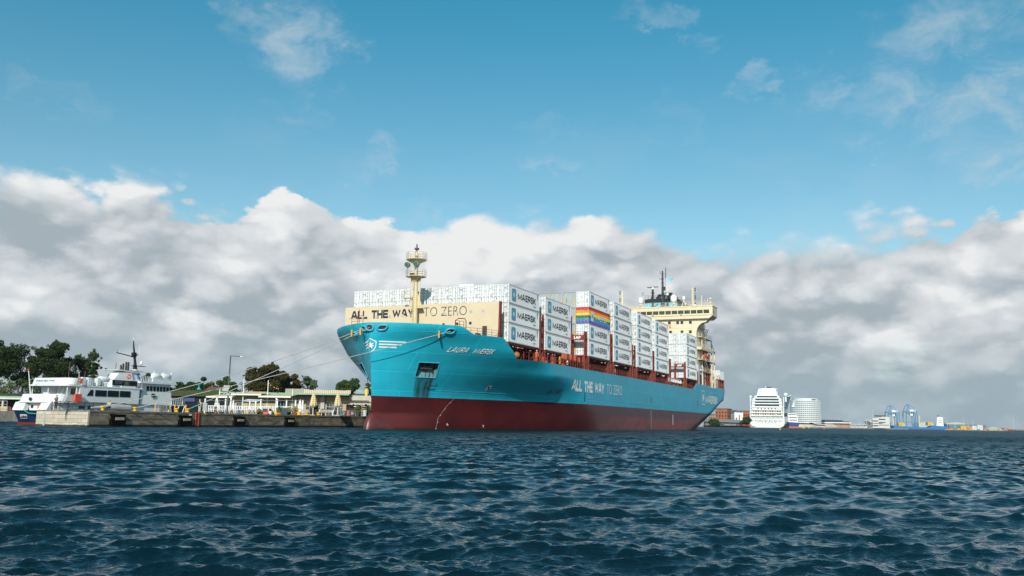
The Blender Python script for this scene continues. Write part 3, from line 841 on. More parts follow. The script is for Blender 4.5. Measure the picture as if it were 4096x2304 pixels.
# ---------------------------------------------------------------- cargo deck steelwork
BAYS = [0, 14.85, 29.6, 44.5, 60.8, 75.7, 106.8]
BAYL, TH, ZB = 12.19, 2.926, 13.15
hc = MB()
for i, x in enumerate(BAYS + [91.3]):
    w_ = 10.9 if x < 20 else 13.2
    hc.box(x - .9, x + BAYL + .9, -w_, w_, 9.6, 12.2); hc.box(x - .5, x + BAYL + .5, -w_ - .4, w_ + .4, 12.2, 12.95)
hc.obj('hatch_coaming', mat('hatch_red', (.13, .02, .012), .65, var=.4), ship)
sp2 = MB()
for x in BAYS:
    # pedestals under the outboard stack
    yo = -13.7 if x < 20 else -16.2
    for xx in (x + .3, x + BAYL - .3):
        for yy in (yo + .2, yo + 2.2): sp2.bar((xx, yy, ztop(max(xx, 0)) - (.6 if xx > 2 else .1)), (xx, yy, 13.1), .42, .3)
        if xx < 2: continue
        sp2.hexa([(xx - .15, yo + .1, 10.6), (xx + .15, yo + .1, 10.6), (xx - .15, yo + 1.4, 10.6), (xx + .15, yo + 1.4, 10.6), (xx - .15, yo + .1, 13.1), (xx + .15, yo + .1, 13.1), (xx - .15, yo + .5, 13.1), (xx + .15, yo + .5, 13.1)])
    for k in range(1, 9):
        xx = x + k * BAYL / 9; sp2.bar((xx, yo + 2.4, 10.6), (xx, yo + 2.4, 12.9), .16)
    sp2.box(x, x + BAYL, yo + 2.2, yo + 2.45, 12.6, 12.95)
    sp2.box(x + .1, x + BAYL - .1, yo + .1, yo + .3, 12.9, 13.1)
sp2.obj('pedestal_frame', DRED, ship)
st_ = MB()
for k in range(96):
    x = 3.5 + k * 1.165
    if 115 < x < 119: continue
    yo = -hb(x, 10.6) + .25; st_.bar((x, yo, 10.6), (x, yo, 11.9), .09)
    if k % 2 == 0: st_.bar((x, yo + .7, 10.6), (x, yo, 11.6), .06)
for z in (11.25, 11.9): st_.bar((4, -hb(4, 10.6) + .25, z), (18, -hb(18, 10.6) + .25, z), .05); st_.bar((18, -hb(18, 10.6) + .25, z), (114, -15.95, z), .05)
st_.obj('side_railing', DRED, ship)
def lashing(x, yo, ztop_, name=None, w=.9):
    m_ = MB()
    ys = [yo + .15 + 2.5 * k for k in range(int(-2 * yo / 2.5) + 1)]
    for xx in (x - w / 2, x + w / 2):
        for y in ys: m_.bar((xx, y, 10.2), (xx, y, ztop_ - (0 if y == ys[0] else .4)), .22, .26)
    for z in (13.0, ztop_ - 1.3):
        m_.box(x - w / 2 - .1, x + w / 2 + .1, yo, -yo, z, z + .22)
    m_.hexa([(x - .5, yo + .02, 10.3), (x + .5, yo + .02, 10.3), (x - .5, yo + .5, 10.3), (x + .5, yo + .5, 10.3), (x - .5, yo + .3, 13.2), (x + .5, yo + .3, 13.2), (x - .5, yo + .6, 13.2), (x + .5, yo + .6, 13.2)])
    m_.rail([(x - w / 2, yo + .1, ztop_ - 1.1), (x - w / 2, -yo - .1, ztop_ - 1.1)], 1.1, 3, 1.25, .025)
    m_.rail([(x, yo + .05, ztop_ - 1.1), (x, yo + .05, ztop_ - 1.1)], 1.1, 3)
    o = m_.obj('lashing_bridge', DRED, ship)
    if name:
        sg = MB().box(x - w / 2 - .14, x - w / 2 - .1, yo, yo + 2.7, 15.9, 16.75).obj('crossbeam', DRED, o)
        text_mb(name, lambda u, v: (x - w / 2 - .16, yo + 2.05 - 1.25 * u, 16.05 + .5 * v), .03).obj('bay_number', TEXTW, o)
    else:
        b_ = MB()
        for y in (yo + .02,):
            for zz in (13.6, 15.3, 17.0):
                if zz < ztop_: b_.box(x - .3, x + .3, y - .02, y + .02, zz, zz + .5)
        b_.obj('lashing_bin', mat('dark_red_gap', (.05, .01, .008), .7), o)
    return o
lashing(13.5, -13.7, 18.8, w=1.2); lashing(28.1, -16.2, 17.4, '1AP'); lashing(43.15, -16.2, 18.4); lashing(58.6, -16.2, 17.6, w=1.6); lashing(74.35, -16.2, 17.6)
lashing(89.6, -16.2, 16.9); lashing(105.4, -16.2, 17.2, '4FP'); lashing(120.3, -16.2, 15.5, w=.6)
# lattice under the inboard bow containers
lt = MB()
for k in range(12):
    y = -13.7 + 2.5 * k
    if k == 0: continue
    for x in (.3, 6, 11.9): lt.bar((x, y, 12.9), (x, y, ZB + 2 * TH - .05), .22)
for x in (.3, 6, 11.9):
    for z in (ZB + TH, ZB + 2 * TH - .15): lt.bar((x, -11.2, z), (x, 13.8, z), .2)
lt.obj('cell_guide', DRED, ship)
# miscellaneous red and coloured gear on the side passage
MB().ball((4.4, -13.0, 11.5), .7, 10, .8).obj('covered_buoy', mat('orange_cover', (.45, .16, .04), .8, var=.4), ship, True)
g_ = MB()
for k in range(26):
    x = 10 + rnd.random() * 95; w_ = .3 + rnd.random() * .9; z = 10.7; yy = -14.6 + rnd.random() * .7; g_.box(x, x + w_, yy, yy + .5, z, z + .5 + rnd.random() * 1.2)
for k in range(5): x = 21 + k * 2.2; g_.hexa([(x, -15.2, 11.9), (x + 1.4, -15.2, 11.9), (x, -14.2, 12.2), (x + 1.4, -14.2, 12.2), (x + .3, -15.2, 13.0), (x + 1.1, -15.2, 13.0), (x + .3, -14.2, 13.0), (x + 1.1, -14.2, 13.0)])
g_.pieces('deck_fitting', mat('bright_oxide', (.36, .06, .02), .6, var=.4), ship)
y_ = MB()
for x in (16.0, 30.5, 97.5, 101.0, 104.0): y_.box(x, x + .25, -15.9, -15.75, 10.9, 12.1); y_.box(x - .3, x + .7, -15.9, -15.8, 11.5, 11.62)
y_.pieces('yellow_fitting', YELLOW, ship)
gw = MB(); gw.box(88.3, 101.5, -16.1, -15.9, 11.45, 11.6); gw.box(88.3, 101.5, -16.1, -15.9, 12.4, 12.5)
for k in range(18): x = 88.4 + k * .76; gw.bar((x, -16.0, 11.5), (x + (.5 if k % 3 == 0 else 0), -16.0, 12.45), .14)
gw.obj('gangway', WHITE, ship)
for x, z in ((20.2, 11.0), (46.5, 11.2), (93, 11.0)): MB().box(x, x + .5, -15.7, -15.5, z, z + .7).obj('notice_box', WHITE, ship)
# ================================================================ accommodation, bridge, funnel
AX = 122.0
ab = MB()
hw = 15.55
ab.box(AX, AX + 11, -hw, hw, 11, 30.2)
for k in range(6):   # deck level ledges on the front
    ab.box(AX - .06, AX, -hw, hw, 14.2 + 2.7 * k, 14.28 + 2.7 * k)
abo = ab.obj('accommodation_block', CREAM, ship)
# bridge with wings whose undersides sweep up
br = MB()
prof = [(-20.2, 30.9), (-20.2, 33.6), (20.2, 33.6), (20.2, 30.9), (19.2, 30.15), (-19.2, 30.15)]
br.prism(prof, AX - .9, AX + 5.5, 'x')
br.box(AX - 1.0, AX + 5.7, -20.3, 20.3, 33.45, 33.75)
br.box(AX - 1.05, AX - .9, -20.25, 20.25, 31.05, 31.2)
bro = br.obj('bridge', CREAM, ship)
for s_ in (-1, 1):
    m_ = MB(); arc = [(s_ * 19.0, 30.2), (s_ * 18.9, 29.95)] + [(s_ * (hw + 2.6 - 2.6 * math.sin(R(a))), 26.3 + 2.9 * math.cos(R(a))) for a in range(0, 91, 10)] + [(s_ * (hw - .02), 26.0), (s_ * (hw - .02), 30.2)]
    m_.prism(arc, AX + .02, AX + 2.6, 'x'); m_.obj('wing_bracket', CREAM, bro)
def pane_paint(h, tc, b):
    return h.mix(h.ss(h.noise(tc, .8, 2, .5), .4, .6), (.012, .018, .018), (.03, .05, .05))
BGLASS = mat('bridge_glass', (0, 0, 0), .06, fn=pane_paint, spec=.9)
for k in range(23):
    y = -19.35 + 1.76 * k
    if y > 19.5: break
    w_ = .76
    o = MB().hexa([(AX - .93, y - w_ + .8, 31.95 - .42), (AX - .88, y - w_ + .8, 31.5), (AX - .93, y + w_ + .8, 31.53), (AX - .88, y + w_ + .8, 31.5),
                   (AX - .99, y - w_ + .8, 32.5), (AX - .88, y - w_ + .8, 32.5), (AX - .99, y + w_ + .8, 32.5), (AX - .88, y + w_ + .8, 32.5)]).obj('window', BGLASS, bro)
    if y + w_ + .8 > 20.1: bpy.data.objects.remove(o); break
MB().hexa([(AX - .3, -20.22, 31.5), (AX + 1.8, -20.22, 31.5), (AX - .3, -20.18, 31.5), (AX + 1.8, -20.18, 31.5), (AX - .3, -20.22, 32.6), (AX + 1.8, -20.22, 32.6), (AX - .3, -20.18, 32.6), (AX + 1.8, -20.18, 32.6)]).obj('window', BGLASS, bro)
for z, yy in ((29.25, (.25, -2.1, -3.3, -5.6, -9.0, -12.5)), (26.65, (.2, -2.1, -5.3, -8.6))):
    for y in yy:
        f_ = MB().box(AX - .06, AX - .01, SY(y) - .38, SY(y) + .38, z - .4, z + .42).obj('window', mat('window_frame_dark', (.09, .03, .015), .5), abo)
        MB().box(AX - .09, AX - .061, SY(y) - .26, SY(y) + .26, z - .3, z + .32).obj('pane', mat('green_glass', (.01, .04, .035), .1), f_)
text_mb('G', lambda u, v: (AX - .08, SY(-5.75 + .55 * u), 27.8 + .8 * v), .03).obj('red_letter', mat('red_lettering', (.6, .03, .02), .5), abo)
for y in (-2.1, -10, -17): MB().box(AX - 1.1, AX - 1.05, SY(y) - .25, SY(y) + .25, 31.1, 31.6).obj('lamp_bracket', STEEL, bro)
rl = MB()
rl.rail([(AX - .8, -20.1, 33.75), (AX - .8, 20.1, 33.75), (AX + 5.4, 20.1, 33.75), (AX + 5.4, -20.1, 33.75), (AX - .8, -20.1, 33.75)], 1.15, 3, 1.6, .03)
rl.obj('bridge_top_railing', CREAM, bro)
# portside galleries: platforms, posts, stairs
ga = MB()
GL = [(28.2, 126, 131, 16.9), (25.6, 124, 138.5, 17.0), (22.6, 122.2, 138, 17.4), (19.3, 123, 142, 17.3), (16.2, 124, 142, 16.8)]
pl = MB()
for k, (z, x0, x1, y1) in enumerate(GL):
    t_ = .18 if k != 2 else .75
    pl.box(x0 + (.3 if k else 0), x1, -y1 + .6, -hw + .5, z - t_, z)
    pl.rail([(x0 + .5, -hw - .1, z), (x0 + .5, -y1 + .65, z), (x1, -y1 + .65, z)], 1.1, 3, 1.3, .03)
plo = pl.obj('side_gallery', CREAM, ship)
ps = MB()
for x in (137.5, 141.8):
    ps.bar((x, -16.5, 12), (x, -16.5, 25.4 if x < 140 else 22.5), .3)
ps.bar((126.4, -16.1, 12), (126.4, -16.1, 28), .22)
ps.bar((141.8, -16.5, 22.5), (137.5, -16.3, 25.4), .15)
ps.box(137.4, 141.9, -16.8, -15.6, 22.4, 22.6)
for k, (z, x0, x1, y1) in enumerate(GL[1:]):
    a = (128 + (k % 2) * 5, -16.4, z); b = (133 - (k % 2) * 5, -16.4, z + 2.7)
    for s_ in (-.3, .3): ps.bar((a[0], a[1] + s_, a[2]), (b[0], b[1] + s_, b[2]), .1, .25)
    for q in range(9): t = q / 9; ps.bar((a[0] + (b[0] - a[0]) * t, -16.7, z + 2.7 * t), (a[0] + (b[0] - a[0]) * t, -16.1, z + 2.7 * t), .08)
ps.obj('gallery_stair', CREAM, ship)
MB().box(AX + 11, AX + 19, -12, 12, 11, 24).obj('engine_casing', CREAM, ship)
lb = MB(); secs = [(0, .25), (.8, .9), (2, 1.2), (5, 1.25), (6.6, 1.0), (7.4, .3)]
for k, (x, r_) in enumerate(secs):
    for j in range(12): a = 2 * math.pi * j / 12; lb.v.append((126.5 + x, -16.2 + r_ * .9 * math.cos(a), 18.0 + r_ * math.sin(a)))
for k in range(5):
    for j in range(12): a = k * 12 + j; b = k * 12 + (j + 1) % 12; lb.f.append((a, b, b + 12, a + 12))
lb.f += [tuple(range(12)), tuple(range(60, 72))]
lb = MB().merge(lb, lambda p: (p[0], p[1], p[2] + 2.4))
lb = MB().merge(lb, lambda p: (p[0] * 1.0, -16.2 + (p[1] + 16.2) * .6, 20.4 + (p[2] - 20.4) * .55))
lb.obj('lifeboat', ORANGE, ship, True)
# grey side house, red columns, cream vents abaft the last bay
sh = MB().box(121.9, 128.6, -16.0, -13, 11.5, 17.6)
sho = sh.obj('side_house', mat('shaded_grey_panel', (.50, .52, .54), .5), ship)
MB().box(123.6, 125.6, -16.05, -16.0, 12.4, 15.0).obj('door_opening', mat('deep_red_dark', (.05, .01, .01), .8), sho)
for k in range(3): MB().lathe([(.3, 0), (.22, .25)], (123.8 + 1.6 * k, -16.25, 16.3), 8, 'y').obj('vent_cowl', WHITE, sho)
rc = MB()
for x in (129.5, 133.5, 136.5): rc.box(x, x + .9, -16.0, -15.2, 11.5, 21.5)
for z in (14.2, 17.0, 20.2): rc.box(128.6, 137.4, -15.9, -15.3, z, z + .5)
for k in range(30): x = 120 + k * 1.3; rc.bar((x, -hb(x, 12) + .3, 12.3), (x, -hb(x, 12) + .3, 13.5), .08)
rc.bar((120, -15.9, 13.5), (142, -15.9, 13.5), .06); rc.bar((142, -15.9, 13.5), (159, -15.7, 13.5), .06)
rc.obj('red_deck_frame', DRED, ship)
cv_ = MB()
for x, r_, z1 in ((131.5, .5, 16.5), (138.6, .7, 17.5), (140.6, .55, 15.8), (143.8, .5, 14.8)): cv_.tube([(x, -15.6, 12.2), (x, -15.6, z1), (x, -15.6, z1 + .05), (x, -15.6, z1 + .8), (x, -15.6, z1 + 1.1)], [r_ * .6, r_ * .6, r_, r_, r_ * .5], 12)
cv_.box(145.5, 149.5, -15.9, -14.2, 12.2, 14.8); cv_.box(136.8, 139.8, -15.9, -14.6, 14.5, 16.4)
cv_.obj('deck_ventilator', CREAM, ship)
pd = MB()
for x in (150.6, 152.2, 155.4, 158.9):
    pd.hexa([(x - .5, -15.9, 12.3), (x + .4, -15.9, 12.3), (x - .5, -15.0, 12.3), (x + .4, -15.0, 12.3), (x - .12, -15.9, 15.0), (x + .12, -15.9, 15.0), (x - .12, -15.2, 15.0), (x + .12, -15.2, 15.0)])
pd.box(148, 159.4, -15.9, -13.0, 14.8, 15.05)
pd.rail([(148, -15.8, 15.05), (153.2, -15.8, 15.05)], 1.1, 3, 1.2)
pd.rail([(143, -15.9, 12.4), (159.2, -15.8, 12.4)], 1.1, 3, 1.3)
pd.obj('stern_platform', DRED, ship)

# funnel: light blue with a black top, exhausts and ladders
fx0, fx1, fy0, fy1 = 136, 149, -6.9, 2.6
fu = MB().box(fx0, fx1, fy0, fy1, 24, 36.9)
fuo = fu.obj('funnel', mat('funnel_blue', (.12, .52, .66), .5, var=.05), ship)
ft = MB().prism([(fy0 - .05, 36.9), (fy0 - 0.05, 38.1), (fy1 - 1.0, 38.2), (fy1 + .05, 38.0), (fy1 + .05, 36.9)], fx0 - .05, fx1 + .05, 'x')
ft.hexa([(fx0 + 1, fy0 - 1.9, 36.9), (fx1 - 1, fy0 - 1.9, 36.9), (fx0 + 1, fy0, 36.9), (fx1 - 1, fy0, 36.9), (fx0 + 1, fy0 - 1.0, 37.2), (fx1 - 1, fy0 - 1.0, 37.2), (fx0 + 1, fy0, 38.0), (fx1 - 1, fy0, 38.0)])
ft.obj('funnel_top', BLACK, fuo)
for x, y, r_, h_ in ((138, -4.4, .75, 2.0), (139, -2.4, .6, 1.6), (140, -.6, .8, 1.9), (139, 1.3, .5, 1.3), (142, .6, .45, 1.7), (141, -5.6, .5, 1.2)):
    m_ = MB().tube([(x, y, 37.6), (x, y, 37.9 + h_ * .6), (x + .3, y, 37.9 + h_ * .85), (x + .9, y, 37.9 + h_)], [r_ * .72, r_ * .72, r_ * .7, r_ * .65], 10)
    m_.obj('exhaust_pipe', BLACK, fuo)
m_ = MB(); m_.rail([(fx0, fy0, 38.1), (fx0, fy1, 38.1)], 1.2, 3, 1.0, .04); m_.box(fx0 - .4, fx0, fy1 - .2, fy1 + .9, 36.9, 37.0)
m_.rail([(fx0 - .3, fy1, 37), (fx0 - .3, fy1 + .9, 37)], 1.1, 3, .5, .04); m_.rail([(fx0 - .3, fy1 + .3, 39), (fx0 - .3, fy1 + .9, 39)], 1.1, 3, .5, .04); m_.obj('funnel_railing', BLACK, fuo)

# mast, radars, domes, signal masts on the wheelhouse top (x = 128)
RZ = 33.75
mm = MB(); my = SY(-8.95); mx = 128
mm.tube([(mx, my, RZ), (mx, my, 39), (mx, my, 45.0)], [.42, .34, .2], 10)
mm.tube([(mx, my - 1.0 + .05, 43.0), (mx, my - 1.0 + .05, 46.0)], .09, 6); mm.bar((mx, my + .75, 44.2), (mx, my - 1.0, 44.2), .1); mm.tube([(mx, my + .7, 44.2), (mx, my + .7, 45.2)], .05, 6)
mm.bar((mx, my + .8, 42.6), (mx, my, 42.6), .08); mm.bar((mx, my + .8, 42.6), (mx, my + .8, 43.0), .08)
for z in (38.6, 40.0, 41.5, 42.7): mm.box(mx - .3, mx + .3, my - .35, my + .35, z, z + .12)
mm.box(mx - .35, mx + .3, my - .75, my - .1, 39.4, 40.4)
for z in np.arange(36.5, 44, .35): mm.bar((mx, my - .85, z), (mx, my - .45, z), .04)
mm.bar((mx, my - .85, 36), (mx, my - .85, 43.5), .04)
for a in (-1.2, 1.2): mm.bar((mx + a, my + a, RZ), (mx, my, 38), .14)
mmo = mm.obj('main_mast', mat('mast_black', (.012, .03, .035), .5), ship)
def radar(y, z, tilt, pole_m):
    m_ = MB(); m_.tube([(mx, y, RZ), (mx, y, z - .55)], .3 if pole_m is BLACK else .2, 8)
    for a, b in ((1.0, .6), (-1.0, .6), (1.0, -.8), (-1.0, -.8)): m_.bar((mx + a, y + b, RZ), (mx, y, RZ + 2.0), .1)
    m_.box(mx - .5, mx + .5, y - .5, y + .5, z - 1.6, z - 1.5)
    o = m_.obj('radar_mast', pole_m, ship)
    MB().ball((mx, y, z - .25), .42, 8).obj('gearbox', WHITE, o)
    s_ = MB(); s_.bar((mx - 1.1, y + 1.3, z + .1 - tilt), (mx + 1.1, y - 1.3, z + .15 + tilt), .35, .22); s_.obj('scanner', mat('scanner_brown', (.09, .06, .04), .5) if pole_m is BLACK else WHITE, o)
radar(SY(-11.85), 40.3, .18, BLACK); radar(SY(-7.6), 38.4, .05, BLACK)
def dome(y, r_, z, hh, leg=1.0):
    o = MB().lathe([(r_ * .55, z - hh), (r_ * .95, z - hh * .7), (r_, z), (r_ * .95, z + hh * .4), (r_ * .7, z + hh * .75), (r_ * .3, z + hh * .96), (.01, z + hh)], (mx, y, 0), 18).obj('satellite_dome', WHITE, ship, True)
    m_ = MB()
    for a, b in ((-.9, -.9), (.9, -.9), (-.9, .9), (.9, .9)): m_.bar((mx + a * leg, y + b * leg, RZ), (mx, y, z - hh), .13)
    m_.tube([(mx, y, z - hh - .5), (mx, y, z - hh + .05)], r_ * .45, 10); m_.obj('dome_stand', CREAM, o)
dome(SY(-15.42), .78, 36.7, .95); dome(SY(-5.77), .95, 36.9, 1.15); dome(SY(-2.87), .42, 36.9, .6, .9); dome(SY(-26), .8, 36.7, .95)
for s_, y in ((1, SY(-.3)), (-1, SY(-20.9))):
    m_ = MB(); m_.tube([(mx, y, RZ), (mx, y, 39.7)], [.26, .2], 8); m_.bar((mx, y - s_ * 0, 38.5), (mx, y + s_ * -1.3, 38.7), .14); m_.bar((mx + 1.2, y + s_ * 1.3, RZ), (mx, y, 36), .12)
    m_.bar((mx, y + .35, 36), (mx, y + .35, 39.6), .05)
    for z in (39.7,): m_.tube([(mx, y, z), (mx, y, z + .6)], .05, 6)
    o = m_.obj('signal_mast', CREAM, ship)
    l_ = MB()
    for z in (39.5, 38.9, 37.3, 36.7, 35.3): l_.tube([(mx - .1, y - s_ * .7, z - .2), (mx - .1, y - s_ * .7, z + .22)], .17, 8)
    l_.bar((mx - .1, y - s_ * .7, 35), (mx - .1, y - s_ * .7, 39.7), .04)
    l_.obj('signal_lamp', mat('lamp_black_green', (.02, .05, .04), .4), o)
m_ = MB(); m_.tube([(124, SY(3.0), RZ), (124, SY(3.0), 36.9)], .13, 6); m_.tube([(124, SY(3.9), RZ), (124, SY(3.9), 35.8)], .04, 6); m_.tube([(124, SY(4.6), 34), (124, SY(4.6), 35.6), (124, SY(4.6), 36.1)], [.04, .1, .02], 6)
m_.box(123, 125.4, SY(1.6), SY(.9), RZ, 34.3); m_.ball((123.5, SY(-1.4), 34.6), .35, 8)
for z in (34.6, 35.7): m_.ball((123, SY(5.6), z), .33, 8)
m_.obj('aerial_group', CREAM, ship)
fg = MB(); A_ = [Vector((mx, SY(-7.85), 43.4)), Vector((mx + .2, SY(-6.9), 42.75)), Vector((mx, SY(-5.7), 42.7)), Vector((mx + .2, SY(-6.4), 42.15)), Vector((mx, SY(-7.2), 42.1))]
fg.quad(A_[0], A_[1], A_[4]); fg.quad(A_[1], A_[2], A_[3], A_[4])
fg = MB().merge(fg).merge(fg, lambda p: (p[0] + .03, p[1], p[2]))
fg.obj('house_flag', mat('flag_blue', (.12, .50, .68), .7), ship)
hy = MB().bar((mx, SY(-8.9), 44.1), (mx, SY(-7.85), 43.45), .025); hy.obj('halyard', DARK, ship)
# ================================================================ shipping containers
CW, CH, CL = 2.438, 2.896, 12.19
def corr_side(mb, y, x0, x1, z0, z1, depth, pitch=.28, sgn=-1):
    n = int((x1 - x0) / pitch); p = (x1 - x0) / n
    xs_ = []
    for k in range(n):
        a = x0 + k * p
        xs_ += [(a, 0), (a + p * .32, 0), (a + p * .5, depth), (a + p * .82, depth)]
    xs_.append((x1, 0))
    for (a, d), (b, e) in zip(xs_[:-1], xs_[1:]):
        mb.quad((a, y - sgn * d, z0), (b, y - sgn * e, z0), (b, y - sgn * e, z1), (a, y - sgn * d, z1))
def make_container_meshes(L):
    h = CW / 2
    b = MB()
    b.box(.1, L - .1, -h + .07, h - .07, .12, CH - .05)                    # core
    for s_ in (-1, 1): corr_side(b, s_ * (h - .015), .14, L - .14, .16, CH - .12, .035, .28, s_)
    f = MB()
    for x in (0, L - .16):
        for y in (-h, h - .16): f.box(x, x + .16, y, y + .16, .0, CH)
    for y in (-h, h - .07):
        f.box(.16, L - .16, y, y + .07, .02, .16); f.box(.16, L - .16, y, y + .07, CH - .13, CH - .02)
    for x in (.01, L - .08):
        f.box(x, x + .07, -h + .16, h - .16, .02, .13); f.box(x, x + .07, -h + .16, h - .16, CH - .13, CH - .02)
    d = MB(); d.box(.05, .09, -h + .17, -.02, .14, CH - .14)
    d2 = MB(); d2.box(.05, .09, .02, h - .17, .14, CH - .14)
    rod = MB(); rod.tube([(.02, 0, .06), (.02, 0, CH - .06)], .028, 6)
    for z in (.35, .95, 1.5, 2.1, 2.6): rod.box(-.005, .05, -.07, .07, z - .03, z + .03)
    rod.box(-.01, .04, 0, .34, 1.02, 1.07)
    hg = MB()
    for y in (-h + .05, h - .13):
        for z in (.4, .95, 1.5, 2.05, 2.5): hg.box(-.02, .05, y, y + .1, z - .05, z + .05)
    seal = MB().box(.042, .048, -.02, .02, .14, CH - .14)
    mk = MB()
    for y0 in (-.42, .26):
        fo = lambda a, c_: (.04, y0 + a, 1.9 + c_); frame_mb(mk, round_rect(.26, .26, .03, 1), round_rect(.17, .17, .02, 1), fo)
    tx = MB()
    for k in range(5): tx.quad(*[(.041, y, 1.05 + .1 * k + dz) for y, dz in ((-.98, 0), (-.6, 0), (-.6, .04), (-.98, .04))])
    tx.quad((.041, -.95, 2.35), (-.0 + .041, -.35, 2.35), (.041, -.35, 2.43), (.041, -.95, 2.43))
    tx.quad((.041, -.9, 2.2), (.041, -.4, 2.2), (.041, -.4, 2.25), (.041, -.9, 2.25))
    tx.box(.03, .045, .78, .94, .62, .84)
    yl = MB().box(.036, .044, -.78, -.52, .78, .88)
    return dict(body=b, frame=f, d1=d, d2=d2, rod=rod, hinge=hg, seal=seal, mk=mk, tx=tx, yl=yl)
PANELT = mat('panel_star_white', (.70, .76, .80), .5)
LETT = mat('side_lettering', (.022, .028, .038), .5)
MARKT = mat('small_teal_marking', (.10, .45, .55), .5)
FINE = mat('fine_black_text', (.10, .11, .12), .6)
GASK = mat('gasket_grey', (.10, .10, .10), .7)
def build_container(name, L, m_body, lettering=True, doors=True, yellow=False, m_frame=None, parts=None):
    p = parts or make_container_meshes(L)
    me = {}
    root = bpy.data.objects.new(name, None); C.objects.link(root)
    link('body', p['body'].mesh('body', m_body), root); link('frame', p['frame'].mesh('frame', m_frame or m_body), root)
    if doors:
        dm_ = BOXW if m_body is BOXW else m_body
        a = link('door', p['d1'].mesh('door', dm_), root); b = link('door', p['d2'].mesh('door', dm_), root)
        rm = p['rod'].mesh('lock_rod', STEEL)
        for par, ys in ((a, (-.92, -.34)), (b, (.3, .88))):
            for y in ys: o = link('lock_rod', rm, par); o.location = (0, y, 0)
        link('hinge', p['hinge'].mesh('hinge', mat('hinge_grey', (.3, .3, .3), .6) if not yellow else YELLOW), root)
        link('door_seal', p['seal'].mesh('door_seal', GASK), root)
        link('square_marking', p['mk'].mesh('square_marking', MARKT), root)
        link('small_print', p['tx'].mesh('small_print', FINE), root)
        link('sticker', p['yl'].mesh('sticker', YELLOW), root)
    else:
        # closed corrugated end with two yellow latch plates
        e = MB(); n = 8
        for k in range(n):
            y0 = -1.0 + k * .25; e.hexa([(.02, y0, .15), (.06, y0 - .04, .15), (.02, y0 + .13, .15), (.06, y0 + .17, .15), (.02, y0, 2.75), (.06, y0 - .04, 2.75), (.02, y0 + .13, 2.75), (.06, y0 + .17, 2.75)])
        e.obj('end_panel', m_body, root)
        y_ = MB().box(-.02, .03, -1.21, -.98, .75, 1.55); y_.box(-.02, .03, -1.2, -1.0, 2.78, 2.86); y_.obj('latch_plate', YELLOW, root)
        k_ = MB(); 
        for j in range(9): k_.box(-.012, .0, -1.0 + .24 * j, -.88 + .24 * j, 2.80, 2.85)
        k_.obj('edge_marking', FINE, root)
        s_ = MB().box(.012, .02, .55, .63, .9, 1.9).obj('vertical_code', FINE, root)
    if lettering:
        h = CW / 2 + .012
        lp = MB(); fan(lp, round_rect(1.5, 1.85, .2), (0, 0), lambda a, c_: (1.85 + a, -h, 1.45 + c_))
        lo = lp.obj('logo_panel', LBLUE if lettering != 'rainbow' else TEXTW, root)
        s_ = MB(); fan(s_, star_pts(7, .60, .24), (0, 0), lambda a, c_: (1.85 + a, -h - .012, 1.45 + c_)); s_.obj('star', PANELT if lettering != 'rainbow' else LBLUE, lo)
        if lettering == 'rainbow':
            r_ = MB(); fan(r_, round_rect(1.2, 1.5, .15), (0, 0), lambda a, c_: (1.85 + a, -h - .006, 1.45 + c_)); r_.obj('panel_field', LBLUE, lo)
            lo.children[0].data.materials[0] = TEXTW
        stroke_mb('MAERSK', lambda u, v, d: (3.35 + 7.2 * u, -h - d * .5, 1.0 + 1.0 * v), .19, .34).obj('lettering', LETT if lettering != 'rainbow' else TEXTW, root)
        t_ = MB()
        for k, (z, w_) in enumerate(((2.55, .5), (2.38, .3), (2.2, .4))): t_.quad((11.1, -h, z), (11.1 + w_, -h, z), (11.1 + w_, -h, z + .1), (11.1, -h, z + .1))
        t_.quad((11.3, -h, 1.75), (11.45, -h, 1.75), (11.45, -h, 2.1), (11.3, -h, 2.1))
        t_.obj('side_code', FINE, root)
        t_ = MB().quad((9.6, -h, .5), (9.85, -h, .5), (9.85, -h, .72), (9.6, -h, .72)); t_.quad((9.95, -h, .55), (10.6, -h, .55), (10.6, -h, .68), (9.95, -h, .68)); t_.obj('small_logo', MARKT, root)
    return root
P40 = make_container_meshes(CL)
def rainbow(h, tc, b):
    x, y, z = h.xyz(tc)
    c_ = (.42, .16, .50)
    cols = [(.12, .09, .40), (.02, .25, .50), (.01, .16, .03), (.80, .58, .01), (.82, .28, .01), (.62, .035, .008)]
    o = h.new('ShaderNodeRGB').outputs[0]; o.default_value = (*cols[0], 1)
    for k in range(1, 6):
        st = h.m('GREATER_THAN', z, .06 + (CH - .06) * k / 6)
        o = h.mix(st, o, cols[k])
    return o
RAINB = mat('rainbow_stripes', (0, 0, 0), .5, fn=rainbow)
proto = {'full': build_container('shipping_container', CL, BOXW, True, parts=P40)}
proto_used = set()
GRP = {'side': 'white containers in the stacks along the port side', 'bow': 'white container doors in the row above the cream wall', 'grey': 'grey containers in the middle bay'}
def place(kind, x, y, z, label, group, jit=.02):
    t = proto[kind]
    if kind in proto_used: o = copy_tree(PT[kind])
    else: PT[kind] = tree_of(t); proto_used.add(kind); o = t
    o.matrix_world = M_SHIP @ Matrix.Translation((x + rnd.uniform(-jit, jit), y + rnd.uniform(-jit, jit) * .5, z)) @ Matrix.Rotation(rnd.uniform(-.0006, .0006), 4, 'Z')
    return tag(o, label, 'container', group)
PT = {}
proto['plain'] = build_container('shipping_container', CL, BOXW, False, parts=P40)
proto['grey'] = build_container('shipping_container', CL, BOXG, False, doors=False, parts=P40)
bpy.context.view_layer.update()
ordn = ['first', 'second', 'third', 'fourth', 'fifth', 'sixth', 'seventh', 'eighth', 'ninth', 'tenth', 'eleventh']
tiers3 = ['bottom', 'middle', 'top']; tiers4 = ['bottom', 'second lowest', 'third lowest', 'top']
